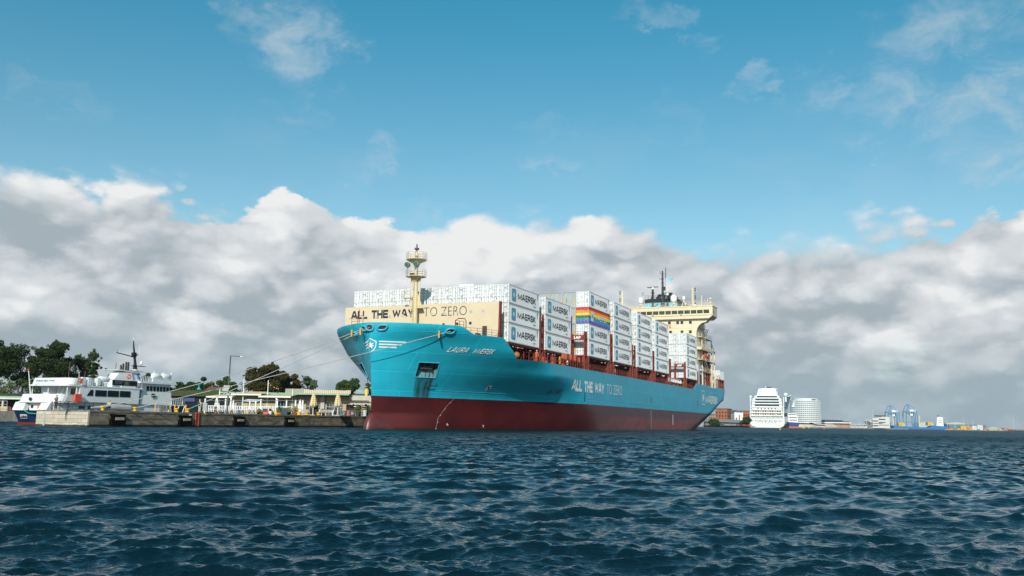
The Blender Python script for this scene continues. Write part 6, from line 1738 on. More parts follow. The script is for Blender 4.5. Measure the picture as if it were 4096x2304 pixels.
# parasols
def parasol(px, D, label, h_=5.0, fabric=None, r_=.62, pt=1573):
    x = col(px, D).x; zt_ = hgt(px, pt, D) - QT
    t = thing('closed_parasol', label, 'parasol', (x, D, QT))
    MB().tube([(0, 0, 0), (0, 0, zt_)], .06 if r_ > .4 else .04, 8).obj('pole', WHITE, t)
    m_ = MB(); n = 16
    for k, (z, rr) in enumerate(((zt_ * .36, .30), (zt_ * .42, .85), (zt_ * .50, 1.0), (zt_ * .75, .72), (zt_ * .93, .42), (zt_ + .05, .12))):
        for j in range(n): a = 2 * math.pi * j / n; q = r_ * rr * (1 - .22 * (j % 2)); m_.v.append((q * math.cos(a), q * math.sin(a), z + .05 * (j % 2)))
    for k in range(5):
        for j in range(n): a = k * n + j; b = k * n + (j + 1) % n; m_.f.append((a, b, b + n, a + n))
    m_.obj('canopy', fabric, t)
    MB().box(-.4, .4, -.4, .4, 0, .12).obj('base', CONC, t)
PST = striped((.62, .60, .50), (.66, .40, .08), .34, 2, 'parasol_stripe')
parasol(1251, 151.5, 'closed yellow and white striped parasol between the two benches', fabric=PST, r_=.60)
parasol(1349, 150.5, 'closed yellow and white striped parasol beside the kiosk', fabric=PST, r_=.60)
parasol(864, 157, 'closed white parasol left of the street lamp', fabric=WHITE, r_=.4, pt=1590); parasol(1198, 157.5, 'closed white parasol at the right end of the terrace', fabric=WHITE, r_=.4, pt=1600)
# pots, planters, boards
LEAF2 = mat('shrub_leaf', (.05, .09, .02), .7, var=.5, vscale=12)
def leafball(mb, c, r, n, s=.12, flat=1.0):
    for _ in range(n):
        d = Vector((rnd.gauss(0, 1), rnd.gauss(0, 1), rnd.gauss(0, 1))).normalized() * r * (rnd.random() ** .4); d.z *= flat
        p = Vector(c) + d; a = Vector((rnd.gauss(0, 1), rnd.gauss(0, 1), rnd.gauss(0, 1))).normalized(); b = a.orthogonal().normalized()
        mb.quad(p + a * s, p + b * s * .6, p - a * s, p - b * s * .6)
def pot(px, D, label, potm, pr=.35, ph=.5, leaf=None, lr=.5, lz=.9):
    t = thing('planter', label, 'planter', (col(px, D).x, D, QT))
    MB().lathe([(pr * .75, 0), (pr, ph), (pr * .9, ph), (pr * .88, ph - .05), (.01, ph - .06)], (0, 0, 0), 14).obj('pot', potm, t)
    if leaf: m_ = MB(); leafball(m_, (0, 0, ph + lr * .6), lr, 260, .11); m_.obj('foliage', leaf, t)
TERR = mat('terracotta', (.40, .15, .07), .8); GRN2 = mat('shrub_bright', (.10, .15, .03), .7, var=.5, vscale=10); DRYG = mat('dry_grass', (.28, .28, .08), .8, var=.4, vscale=10)
pot(1118, 151, 'terracotta pot with a dense green shrub right of the yellow bollard', TERR, .4, .45, LEAF2, .62)
pot(1080, 151.5, 'white bucket with reddish flowers near the small chalk board', WHITE, .35, .6, mat('red_flower', (.25, .08, .04), .8, var=.5), .25)
pot(1104, 151, 'bright yellow round pot beside the terracotta pot', mat('pot_yellow', (.85, .45, .01), .6), .38, .55)
pot(1196, 151, 'bright yellow round pot left of the white ended bench', MATS['pot_yellow'], .42, .55)
pot(1179, 151.3, 'rusty brown square tub with pale grasses', mat('corten', (.22, .08, .03), .8, var=.3), .55, .6, DRYG, .6)
pot(1154, 152.5, 'dark tub with yellowish grasses behind the chalk board', DARK, .4, .5, DRYG, .55); pot(1036, 154, 'low dark tub with dry yellow grass in front of the railing', DARK, .4, .4, DRYG, .4)
pot(1262, 153, 'wide dark round planter with low plants behind the left striped parasol', mat('planter_brown', (.05, .025, .02), .8), 1.1, 1.0, GRN2, .5)
pot(1431, 151.5, 'dark blue tub with a small green tree before the chalk boards', mat('tub_blue', (.02, .06, .09), .6), .38, .8, GRN2, .6); pot(1459, 151, 'white cylindrical bin right of the chalk boards', mat('bin_pale', (.55, .6, .62), .5), .36, 1.0)
pot(1475, 152, 'dark shrub in a tub behind the bulbous bow', DARK, .4, .6, LEAF2, .8); pot(1293, 156, 'small green plant by the restaurant pillar', TERR, .3, .5, GRN2, .5)
def aboard(px, D, label, w=.75, h_=1.15):
    t = thing('chalk_board', label, 'sign', (col(px, D).x, D, QT), R(8))
    for s_ in (-1, 1): MB().hexa([(-w / 2, s_ * .3 - .02, 0), (w / 2, s_ * .3 - .02, 0), (-w / 2, s_ * .3 + .02, 0), (w / 2, s_ * .3 + .02, 0), (-w / 2, s_ * .04 - .02, h_), (w / 2, s_ * .04 - .02, h_), (-w / 2, s_ * .04 + .02, h_), (w / 2, s_ * .04 + .02, h_)]).obj('board', mat('chalk_board', (.015, .035, .06), .7), t)
aboard(1138, 150.8, 'free standing dark chalk board right of the terracotta pot', .9); aboard(1060, 151, 'small dark chalk board leaning left of the white bucket', .8, 1.0)
o = MB().box(-.35, .35, -.3, .3, 0, .45).obj('orange_crate', ORANGE); o.location = col(1063, 150.5, QT); tag(o, 'orange crate in front of the small chalk board', 'crate')
o = MB().box(-.35, .35, -.25, .25, .0, 1.35).obj('utility_cabinet', STEEL); o.location = col(820, 151, QT + .4); tag(o, 'grey cabinet on legs right of the person with the backpack', 'cabinet')
# red van and teal lantern behind
t = thing('red_van', 'dark red vehicle parked above the black shed', 'van', (col(860, 185).x, 185, 5.5))
MB().prism([(-2.6, .35), (2.4, .35), (2.4, 1.3), (1.9, 1.95), (-1.2, 2.0), (-2.3, 1.2), (-2.6, 1.1)], -.9, .9, 'y').obj('body', mat('van_red', (.22, .008, .02), .4), t)
MB().prism([(-1.9, 1.25), (1.7, 1.25), (1.6, 1.8), (-1.1, 1.85)], -.93, -.905, 'y').obj('window', GLASSD, t)
for x in (-1.6, 1.5): MB().lathe([(.36, -.1), (.36, .1)], (x, -.85, .36), 14, 'y').obj('wheel', BLACK, t)
rp = MB().box(col(560, 184).x, col(1700, 184).x, 183.5, 260, QT, 5.5); o = rp.obj('rampart', mat('rampart_grass', (.028, .042, .014), .9, var=.4, vscale=.4)); tag(o, 'raised grassy ground behind the restaurants', kind='structure')
rp = MB().box(-400, col(560, 186).x, 185.5, 320, QT, 5.6); o = rp.obj('bank', MATS['rampart_grass']); tag(o, 'raised ground behind the left shed', kind='structure')
t = thing('harbour_lantern', 'teal open topped lantern marker above the black shed', 'lantern', (col(789, 186).x, 186, 5.5))
z1 = hgt(789, 1537, 186) - 5.5
MB().tube([(0, 0, 0), (0, 0, z1 - 1.0)], .09, 6).obj('pole', DARK, t); MB().lathe([(.5, z1 - 1.1), (.15, z1 - .6), (.15, z1 - .5), (.5, z1), (.45, z1 + .02)], (0, 0, 0), 12).obj('lamp_body', mat('lantern_teal', (.05, .35, .30), .5), t)
o = MB().hexa([(-.6, -.05, -.4), (.3, -.05, -.5), (-.6, .05, -.4), (.3, .05, -.5), (-.3, -.05, .4), (.6, -.05, .35), (-.3, .05, .4), (.6, .05, .35)]).obj('flood_lamp', STEEL); o.location = (col(900, D_).x, D_ - .2, hgt(900, 1552, D_)); tag(o, 'tilted floodlight beside the street lamp pole', 'floodlight')
# vehicles and clutter behind the ladder
t = thing('parked_car', 'black car partly hidden behind the ferry bow railing', 'car', (col(772, 160).x, 160, QT), R(10))
MB().prism([(-2.1, .3), (2.1, .3), (2.15, .75), (1.6, .9), (.9, 1.4), (-.9, 1.45), (-1.7, .95), (-2.15, .85)], -.85, .85, 'y').obj('body', mat('car_black', (.008, .010, .014), .25), t)
MB().prism([(-1.4, .95), (1.3, .93), (.8, 1.33), (-.8, 1.37)], -.88, -.855, 'y').obj('window', GLASSD, t)
for x in (-1.3, 1.3): MB().lathe([(.32, -.1), (.32, .1)], (x, -.82, .32), 14, 'y').obj('wheel', BLACK, t)
MB().box(-2.2, -2.14, -.8, -.5, .7, .85).obj('tail_light', mat('tail_red', (.5, .02, .02), .4), t)
# string lights under the big tree
o = MB(); 
for k, (px, py) in enumerate(((880, 1560), (889, 1562), (918, 1552), (926, 1547), (1076, 1535), (1083, 1541), (1097, 1550), (1106, 1554), (1113, 1556))):
    o = MB().ball((0, 0, 0), .1, 5).obj('garden_bulb', mat('bulb_amber', (.8, .45, .15), .4)); o.location = spot(px, py, 163); tag(o, ['amber bulb at the left end of the light string', 'amber bulb second on the left light string', 'amber bulb just right of the lamp pole', 'amber bulb fourth on the left light string', 'amber bulb right of the taller right mast', 'amber bulb second right of the mast', 'amber bulb third right of the mast', 'amber bulb fourth right of the mast', 'amber bulb at the right end of the light string'][k], 'bulb', 'amber garden bulbs under the tree')
# ================================================================ trees
def leafmat(name, c, hue2):
    def fn(h, tc, b):
        n = h.noise(tc, .55, 3, .6); n2 = h.noise(tc, 5.0, 2, .6)
        c_ = h.mix(h.ss(n, .35, .65), c, hue2)
        return h.mix(h.mul(h.ss(n2, .4, .7), .5), c_, tuple(min(1, q * 1.7) for q in c))
    return mat(name, (0, 0, 0), .75, fn=fn, spec=.2)
LG = leafmat('leaf_dark_green', (.022, .042, .012), (.03, .045, .012)); LA = leafmat('leaf_autumn', (.036, .042, .013), (.075, .048, .016)); LM = leafmat('leaf_mid_green', (.045, .075, .02), (.035, .06, .02)); LY = leafmat('leaf_yellow_green', (.09, .11, .02), (.06, .09, .02)); LP = leafmat('leaf_grey_green', (.09, .13, .08), (.06, .09, .05))
BARK = mat('bark', (.06, .045, .03), .9, var=.3)
def tree(px, D, pyt, wpx, label, lm, z0=5.5, dens=1.0, lobes=None, cw=1.0, thin=.0, low=.18):
    x = col(px, D).x; zt_ = hgt(px, pyt, D) * 1.07 - .3; w = wpx * D / F_PX / 2; H_ = zt_ - z0
    t = thing('tree', label, 'tree', (x, D, z0))
    tm = MB(); tm.tube([(0, 0, -.5), (.1, 0, H_ * .25), (-.1, .1, H_ * .55), (0, 0, H_ * .68)], [.05 * H_ * .6 + .1, .035 * H_ * .6 + .08, .12, .04], 8)
    cm = MB(); cl = []
    n = lobes or 26
    for k in range(n):
        for _ in range(20):
            q = Vector((rnd.uniform(-1, 1), rnd.uniform(-1, 1), rnd.uniform(-1, 1)))
            if .25 < q.length < 1: break
        q.z = q.z if q.z > -.8 else -.5
        c = Vector((q.x * w * .82, q.y * w * .7, H_ * (low + (1 - low) * .5) + q.z * H_ * (1 - low) * .42))
        r_ = w * rnd.uniform(.20, .36); cl.append((c, r_))
    cl.sort(key=lambda a: a[0].z)
    for c, r_ in cl:
        tm.tube([(0, 0, H_ * rnd.uniform(.2, .5)), tuple(Vector((0, 0, H_ * .45)).lerp(c, .5)), tuple(c)], [.12, .07, .03], 5)
        leafball(cm, c, r_, int(210 * dens), .26 if D > 150 else .2, .72)
        if thin: 
            for _ in range(5): leafball(cm, c + Vector((rnd.gauss(0, 1), rnd.gauss(0, 1), rnd.gauss(0, .8))) * r_ * .62, r_ * .3, 22, .2)
    cm.obj('crown', lm, t); tm.obj('trunk', BARK, t)
    return t
TG = []
tree(-40, 205, 1345, 260, 'big dark tree cut by the left edge of the picture', LG, 5.6, 1.2, 34, thin=1)
tree(192, 225, 1362, 195, 'large round dark green tree above the ferry stern', LG, 5.6, 1.5, 40, thin=1, low=.05)
tree(325, 235, 1396, 120, 'thinner open crowned tree right of the big round one', LM, 5.6, .7, 28, thin=1, low=.1)
tree(80, 215, 1455, 90, 'small dark tree in the gap left of the round tree', LG, 5.6, 1, 16, low=0)
tree(440, 235, 1478, 120, 'low dark tree behind the ferry funnel', LG, 5.6, 1, 18, low=0)
tree(575, 240, 1492, 90, 'low dark tree behind the ferry liferafts', LG, 5.6, 1, 14, low=0)
tree(720, 235, 1525, 120, 'low dark bushy tree behind the ferry bow', LG, 5.5, 1, 18, low=-.1)
tree(805, 230, 1515, 90, 'small round dark tree behind the teal lantern', LG, 5.5, 1, 18, low=-.1)
tree(836, 215, 1530, 60, 'bright yellow green bush below the ropes', LY, 5.5, 1, 12, low=-.2)
tree(895, 225, 1506, 110, 'rounded mid green tree behind the street lamp', LM, 5.5, 1, 22, low=-.1)
tree(940, 228, 1545, 60, 'low dark bush right of the street lamp', LG, 5.5, 1, 12, low=-.2)
tree(1055, 215, 1460, 165, 'big spreading tree with browning leaves above the terrace', LA, 5.5, 1.5, 42, thin=1, low=.05)
tree(1125, 218, 1490, 100, 'dark half of the tree cluster right of the big browning tree', LG, 5.5, 1.3, 24, low=-.1)
tree(1178, 222, 1500, 90, 'golden brown autumn tree behind the restaurant roof', leafmat('leaf_gold', (.075, .055, .015), (.11, .062, .018)), 5.5, 1.3, 24, low=-.1)
tree(1226, 226, 1500, 85, 'pale grey green slender tree at the right of the cluster', LP, 5.5, 1.0, 26, low=-.1, thin=1)
tree(1387, 230, 1511, 112, 'rounded olive green tree between the parasol and the bow', LM, 5.5, 1.5, 30, low=-.1)
tree(1475, 228, 1525, 60, 'green tree partly hidden by the ship bow', LY, 5.5, 1.2, 16, low=-.1)
def hedge(x0_, x1_, D, z0, z1, label, m):
    m_ = MB()
    for k in range(int((x1_ - x0_) * 6)):
        leafball(m_, (rnd.uniform(x0_, x1_), D + rnd.uniform(0, 2), rnd.uniform(z0, z1)), .9, 26, .24, .7)
    o = m_.obj('hedge', m); tag(o, label, 'hedge')
hedge(col(-60, 195).x, col(35, 195).x, 194, 5.8, 8.2, 'clipped bright green hedge at the left edge above the shed', LY)
hedge(col(35, 197).x, col(430, 197).x, 196, 5.6, 9.2, 'long dark green hedge behind the ferry', LM)
hedge(col(640, 200).x, col(960, 200).x, 199, 5.6, 7.4, 'long dark hedge behind the black shed roof', LG)
# ================================================================ far shore on the right
def far_box(px0, px1, py0, D, z0=1.5, m=None, depth=10, name='wall', par=None):
    x0_, x1_ = col(px0, D).x, col(px1, D).x
    return MB().box(x0_, x1_, D, D + depth, z0, hgt((px0 + px1) / 2, py0, D))
fq = MB().prism([(col(2780, 880).x, 880), (col(3020, 880).x, 880), (col(3020, 1240).x, 1240), (col(3420, 1240).x, 1330), (col(3640, 1500).x, 1480), (col(3640, 1900).x, 1900), (col(4300, 1900).x, 1950), (2600, 3500), (200, 3500), (col(2780, 950).x, 950)], -1, 1.5, 'z')
o = fq.obj('far_quay', mat('far_quay_concrete', (.30, .29, .26), .9, var=.3, vscale=.05)); tag(o, 'low concrete quays of the far harbour', kind='structure')
# brick warehouses
BR2 = mat('red_brick', (.36, .12, .06), .85, var=.2, vscale=.3); WINB = mat('far_window', (.03, .03, .035), .3)
def warehouse(px0, px1, pxc, pyl, pyr, D, label, m, rows=4, cols=6, colr=4, lit=None):
    t = thing('warehouse', label, 'warehouse', (0, 0, 0))
    x0_, xc, x1_ = col(px0, D).x, col(pxc, D - 8).x, col(px1, D).x; zt_ = hgt(px0, pyl, D)
    w_ = MB().prism([(x0_, D), (xc, D - 8), (x1_, D + 14), (x0_ + (x1_ - xc), D + 24)], 1.5, zt_, 'z'); wo2 = w_.obj('wall', m, t)
    def face(a, b, nc):
        a, b = Vector((*a, 0)), Vector((*b, 0)); n_ = Vector(((b - a).y, -(b - a).x, 0)).normalized() * .15
        for r in range(rows):
            for c_ in range(nc):
                t0 = (c_ + .3) / nc; t1_ = (c_ + .72) / nc; z0 = 3.5 + (zt_ - 4.5) * r / rows; z1 = z0 + (zt_ - 4.5) / rows * .55
                p, q = a.lerp(b, t0) + n_, a.lerp(b, t1_) + n_
                MB().hexa([(p.x, p.y, z0), (q.x, q.y, z0), (p.x - n_.x, p.y - n_.y, z0), (q.x - n_.x, q.y - n_.y, z0), (p.x, p.y, z1), (q.x, q.y, z1), (p.x - n_.x, p.y - n_.y, z1), (q.x - n_.x, q.y - n_.y, z1)]).obj('window', WINB, wo2)
    face((x0_, D), (xc, D - 8), cols); face((xc, D - 8), (x1_, D + 14), colr)
    MB().prism([(x0_ - .3, D - .3), (xc, D - 8.5), (x1_ + .4, D + 14), (x0_ + (x1_ - xc), D + 24.3)], zt_, zt_ + .6, 'z').obj('roof', mat('warehouse_roof', (.12, .08, .07), .8), t)
warehouse(2862, 2942, 2910, 1636, 1640, 905, 'tall red brick warehouse just right of the ship stern', BR2, 4, 4, 5)
warehouse(2966, 3002, 2998, 1645, 1650, 930, 'orange brick warehouse beside the cruise ship', mat('orange_brick', (.48, .14, .05), .85, var=.15, vscale=.3), 3, 4, 2)
warehouse(2835, 2880, 2866, 1660, 1668, 890, 'lower pale brick warehouse close behind the ship stern', mat('pale_brick', (.45, .30, .18), .85, var=.2, vscale=.3), 3, 4, 2)
t = thing('white_building', 'white gabled building between the brick warehouses', 'building', (0, 0, 0))
x0_, x1_ = col(2939, 880).x, col(2973, 880).x
MB().box(x0_, x1_, 880, 895, 1.5, hgt(2950, 1647, 880)).obj('wall', WHITE, t)
MB().prism([(x0_ - .5, hgt(2950, 1648, 880)), (x1_ + .5, hgt(2950, 1650, 880)), (x0_ + 2, hgt(2950, 1640, 880))], 879.5, 895.5, 'y').obj('roof', mat('slate', (.10, .11, .12), .7), t)
MB().box(x0_ + 1, x0_ + 2.6, 879.9, 879.99, 6, 9.5).obj('door', BR2, t); MB().box(x0_ + 4, x0_ + 5, 879.9, 879.99, 7, 12).obj('window', WINB, t)
t = thing('quayside_shed', 'long grey roofed shed in front of the warehouses', 'shed', (0, 0, 0))
x0_, x1_ = col(2820, 872).x, col(3000, 872).x
MB().box(x0_, x1_, 872, 878, 1.5, hgt(2900, 1688, 872)).obj('wall', mat('shed_wall_grey', (.20, .18, .15), .8, var=.5, vscale=.4), t)
MB().prism([(x0_ - 1, hgt(2900, 1688, 872)), (x1_ + 1, hgt(2990, 1692, 872)), (x1_ - 5, hgt(2990, 1681, 872)), (x0_, hgt(2900, 1674, 872))], 870, 880, 'y').obj('roof', mat('shed_roof_grey', (.16, .17, .17), .7), t)
cols_ = [(.5, .03, .02), (.6, .6, .58), (.05, .1, .4), (.03, .03, .04), (.7, .4, .03), (.05, .3, .3), (.55, .05, .03), (.3, .3, .32)]
nmc = ['red', 'white', 'blue', 'black', 'yellow', 'teal', 'bright red', 'grey']
kc = None
for k in range(22):
    px = 2866 + k * 6.3 + rnd.uniform(-1.5, 1.5); ci = rnd.randrange(8)
    t = thing('parked_car', f'tiny {nmc[ci]} car on the far quay below the brick warehouses', 'car', (col(px, 868).x, 868 + rnd.uniform(-4, 2), 1.5), R(rnd.uniform(-20, 20)), group='cars parked on the far quay')
    mb_ = MB().prism([(-2.0, .3), (2.0, .3), (2.0, .8), (1.4, .95), (.8, 1.5), (-1.2, 1.55), (-2.0, 1.0)], -.85, .85, 'y'); mb_.obj('body', mat('car_paint_' + nmc[ci].replace(' ', '_'), cols_[ci], .35), t)
    MB().prism([(-1.5, 1.0), (1.1, 1.0), (.7, 1.4), (-1.1, 1.42)], -.88, .88, 'y').obj('window', GLASSD, t)
def ftree(px, D, pyt, wpx, label, lm): 
    x = col(px, D).x; H_ = hgt(px, pyt, D) - 1.5; w = wpx * D / F_PX / 2; t = thing('tree', label, 'tree', (x, D, 1.5)); m_ = MB()
    for k in range(22):
        c = (rnd.uniform(-w, w) * .8, rnd.uniform(-w, w) * .5, H_ * rnd.uniform(.25, .85)); leafball(m_, c, w * .35, 90, .9, .7)
    m_.obj('crown', lm, t); MB().tube([(0, 0, -.5), (0, 0, H_ * .6)], .4, 6).obj('trunk', BARK, t)
ftree(2853, 862, 1676, 40, 'dark round tree on the far quay under the ship stern', LG); ftree(2985, 866, 1665, 42, 'dark round tree left of the cruise ship', LG); ftree(2868, 862, 1684, 26, 'smaller dark tree on the far quay', LG)
# ---------------------------------------------------------------- cruise ship, stern towards the camera
CD = 976; k_ = CD / F_PX; cx0 = col(3069, CD).x
ang = math.atan2(84, 240)
cs = thing('cruise_ship', 'white cruise ship seen from astern with stacked open decks and a round funnel house', 'cruise ship', (cx0, CD, 0), -ang)
# local: x right, y forward along the ship, z up
B2 = 18.2
prof = [(-B2 + 5, 0.0), (-B2 + 1.5, 1.6), (-B2, 4.5), (-B2, 10.0), (B2, 10.0), (B2, 4.5), (B2 - 1.5, 1.6), (B2 - 5, 0.0)]
m_ = MB(); rows = []
for y, s_, lift in ((0, 1, 0), (60, 1, 0), (190, .9, 0), (225, .5, 0), (242, .05, 0)): rows.append([(a * s_, y + (0 if y else -(b - 5) * .15), b) for a, b in prof])
for r in rows: m_.v += r
n = len(prof)
for k in range(len(rows) - 1):
    for j in range(n): a = k * n + j; b = k * n + (j + 1) % n; m_.f.append((a, b, b + n, a + n))
m_.f.append(tuple(range(n)))
cho = m_.obj('hull', WHITE, cs)
MB().box(-B2 + 4.7, B2 - 4.7, .8, 200, -1, .35).obj('boot_top', DARK, cs)
for k in range(13):
    x = -15.5 + 2.5 * k; MB().box(x, x + (1.6 if k % 2 else .9), -.85, -.2, 7.1, 7.6).obj('stern_opening', WINB, cho)
for k in range(6): x = -9 + 3.5 * k; MB().box(x, x + .8, -.7, -.1, 5.9, 6.4).obj('mooring_port', WINB, cho)
text_mb('AIDA', lambda u, v: (-3.6 + 2.6 * u, -.1, 3.9 + .6 * v), .03).obj('ship_name', mat('name_blue', (.03, .06, .2), .5), cho) if False else None
# decks: (z0, z1, half width, y of the deck front, dark opening height)
decks = [(10.0, 12.6, 17.6, 1.0, 1.7, 'glass'), (12.6, 15.6, 16.2, 2.0, 1.5, 'bal'), (15.6, 18.6, 16.0, 2.6, 1.5, 'bal'), (18.6, 21.6, 15.8, 3.2, 1.2, 'few'), (21.6, 25.3, 15.8, 4.0, 1.9, 'wide'), (25.3, 28.3, 15.4, 5.2, 1.5, 'rail'),
         (28.3, 31.6, 15.0, 6.4, 1.5, 'glassw'), (31.6, 34.6, 13.0, 8.5, 1.2, 'rail')]
SHADE = mat('balcony_recess', (.10, .08, .06), .6, var=.5, vscale=.8)
for (z0, z1, w, y0, oh, kind) in decks:
    d = MB().box(-w, w, y0, 170 - z0 * 1.2, z0, z1).obj('deck_tier', WHITE, cs)
    MB().box(-w - .5, w + .5, y0 - 2.2, y0, z0 - .05, z0 + (.95 if kind != 'wide' else 1.4)).obj('stern_bulwark', WHITE, d)
    zz = z0 + 1.1
    if kind == 'bal':
        for k in range(12): x = -w + 1.0 + k * (2 * w - 2) / 12; MB().box(x, x + 1.9, y0 - .15, y0 - .02, zz, z1 - .35).obj('balcony_opening', SHADE if k % 3 else mat('balcony_orange', (.45, .20, .06), .6), d)
    elif kind == 'glass':
        for k in range(26): x = -w + .6 + k * (2 * w - 1.2) / 26; MB().box(x, x + .85, y0 - 2.25, y0 - 2.2, z0 + .7, z0 + 2.1).obj('window', mat('promenade_glass', (.10, .14, .14), .2), d)
    elif kind == 'few':
        for k in range(6): x = -10 + k * 3.6; MB().box(x, x + 1.3, y0 - .12, y0 - .02, zz, z1 - .5).obj('opening', SHADE, d)
    else:
        MB().box(-w * .82, w * .82, y0 - .12, y0 - .02, zz + (.4 if kind == 'wide' else 0), z1 - .3).obj('window_band', mat('navy_glass', (.015, .03, .05), .15), d)
    # starboard side balconies
    if z0 > 12:
        MB().box(w + .02, w + .12, y0 + 4, 150 - z0, zz, z1 - .5).obj('side_window_band', mat('side_glass', (.10, .13, .16), .2), d)
top_ = MB().prism([(-11, 34.6), (-9.4, 41.5), (9.4, 41.5), (11, 34.6)], 12, 30, 'y'); tpo = top_.obj('funnel_house', mat('funnel_house_white', (.66, .70, .70), .5), cs)
r_ = MB(); r_.prism([(10.9 * math.cos(R(a)), 21 + 9.5 * math.sin(R(a))) for a in range(0, 360, 15)], 41.4, 42.9, 'z')
for a in range(0, 360, 30): r_.bar((10.4 * math.cos(R(a)), 21 + 9 * math.sin(R(a)), 34.6), (10.4 * math.cos(R(a)), 21 + 9 * math.sin(R(a)), 41.5), .35)
r_.obj('top_ring', WHITE, tpo)
MB().box(-.8, 3.6, 20, 26, 42.9, 44.5).obj('exhaust', BLACK, tpo); MB().bar((-1.8, 20, 42.9), (-1.8, 20, 45.6), .4).obj('whip_mast', WHITE, tpo)
for x, z, r2 in ((-17.6, 33.5, 1.4), (19.5, 35.8, 2.2)):
    d = MB().ball((x, 12, z), r2, 10).obj('satellite_dome', WHITE, cs, True); MB().tube([(x, 12, 28), (x, 12, z - r2 * .8)], .9, 8).obj('dome_post', WHITE, d)
for s_ in (-1, 1): MB().prism([(s_ * 16.6, 12), (s_ * 17.4, 12), (s_ * 17.8, 33), (s_ * 17.2, 33)], 3, 8, 'y').obj('side_fin', WHITE, cs)
MB().prism([(18.0, 20.0), (20.5, 20.0), (24.5, 34), (19.5, 33)], 15, 24, 'y').obj('dark_glass_wing', mat('wing_glass', (.02, .08, .16), .15), cs)
MB().prism([(19.5, 33), (25.5, 34.8), (25.5, 35.3), (19.5, 34)], 14, 25, 'y').obj('glass_wing_top', WHITE, cs)
for k in range(3): m_ = MB(); m_.box(24 + k, 27, 60, 64, 24 + 2.4 * k, 25.5 + 2.4 * k); m_.obj('bridge_wing', WHITE, cs)
# ---------------------------------------------------------------- small coaster right of it
D = 1010; t = thing('small_coaster', 'small ship with a white house, blue hull and orange bottom right of the cruise ship', 'ship', (col(3176, D).x, D, 0), R(6)); kf = D / F_PX
MB().prism([(-5.5, 0), (-6.3, 6.6), (6.3, 6.0), (5.2, 0)], 0, 60, 'y').obj('hull', mat('coaster_blue', (.02, .07, .22), .5), t)
MB().prism([(-5.6, -.5), (-5.8, 1.8), (5.6, 1.6), (5.3, -.5)], -.3, 60, 'y').obj('boot_top', mat('coaster_orange', (.55, .12, .04), .6), t)
h_ = MB().box(-4.8, 6.6, 4, 16, 6.2, 13.5).obj('deckhouse', WHITE, t); MB().box(-4.2, 6.0, 6, 14, 13.5, 16.4).obj('bridge', WHITE, h_)
for z in (8.4, 11.2, 14.6): MB().box(-3.6, 5.4, 3.9 if z < 13 else 5.9, 3.98 if z < 13 else 5.98, z, z + .8).obj('window_band', WINB, h_)
# ---------------------------------------------------------------- round office tower
D = 1145; t = thing('round_office_tower', 'round white office tower banded with windows standing on short columns', 'office tower', (col(3243, D).x, D + 18, 1.5))
rr = 57.5 * D / F_PX; zt_ = hgt(3243, 1603, D) - 1.5; zb_ = hgt(3243, 1690, D) - 1.5
m_ = MB().lathe([(rr * .97, zb_), (rr * .97, zt_)], (0, 0, 0), 64); m_.obj('glazing', mat('tower_glass', (.16, .19, .21), .15), t)
nf = 11
for k in range(nf + 1):
    z = zb_ + (zt_ - zb_) * k / nf
    MB().lathe([(rr * 1.0, z - .9), (rr * 1.02, z - .85), (rr * 1.02, z + .75), (rr * 1.0, z + .8)], (0, 0, 0), 64).obj('floor_band', mat('tower_white', (.60, .63, .64), .5), t)
for a in range(48):
    if a % 4 == 0 or a > 20: MB().bar((rr * math.cos(R(a * 7.5)), rr * math.sin(R(a * 7.5)), zb_), (rr * math.cos(R(a * 7.5)), rr * math.sin(R(a * 7.5)), zt_), .55).obj('mullion', MATS['tower_white'], t)
MB().lathe([(rr * .86, zt_), (rr * .86, zt_ + 3.2), (rr * .84, zt_ + 3.4)], (0, 0, 0), 48).obj('roof_storey', MATS['tower_white'], t)
MB().box(3, 8, -rr * .87, -rr * .80, zt_ + 1.0, zt_ + 2.0).obj('roof_louvre', GLASSD, t)
for k in range(7): a = R(200 + k * 23); MB().tube([(rr * .75 * math.cos(a), rr * .75 * math.sin(a), 0), (rr * .75 * math.cos(a), rr * .75 * math.sin(a), zb_)], .5, 6).obj('column', CONC, t)
MB().lathe([(rr * .5, 0), (rr * .5, zb_)], (0, 0, 0), 24).obj('core', mat('core_grey', (.3, .32, .32), .6), t)
# ---------------------------------------------------------------- terminal halls, mounds
t = thing('cruise_terminal', 'pale low terminal with a thin roof below the round tower', 'terminal', (0, 0, 0)); D = 1110
MB().box(col(3188, D).x, col(3300, D).x, D, D + 10, 1.5, 4.6).obj('wall', mat('terminal_wall', (.55, .50, .42), .7, var=.3, vscale=.1), t)
MB().prism([(col(3185, D).x, 6.3), (col(3245, D).x, 6.8), (col(3265, D).x, 4.9), (col(3300, D).x, 4.6), (col(3300, D).x, 5.0), (col(3262, D).x, 5.6), (col(3243, D).x, 7.4), (col(3185, D).x, 6.9)], D - 3, D + 10, 'y').obj('roof', WHITE, t)
o = MB().lathe([(13, 0), (9, 3.2), (4, 4.8), (.1, 5.2)], (col(3315, 1190).x, 1190, 1.5), 24).obj('sand_mound', mat('pale_sand', (.45, .40, .32), .9, var=.2, vscale=.3)); tag(o, 'pale sand mound right of the round tower', 'mound')
t = thing('long_office', 'long dark roofed office with a brick front right of the round tower', 'building', (0, 0, 0)); D = 1260
a, b = col(3300, D).x, col(3402, D).x
w_ = MB().box(a, b, D, D + 14, 1.5, hgt(3350, 1693, D)).obj('wall', mat('far_brick', (.38, .22, .15), .8, var=.3, vscale=.2), t)
for k in range(20): x = a + 1 + k * (b - a - 2) / 20; MB().box(x, x + 1.0, D - .15, D - .02, 5.2, 8.0).obj('window', WINB, w_)
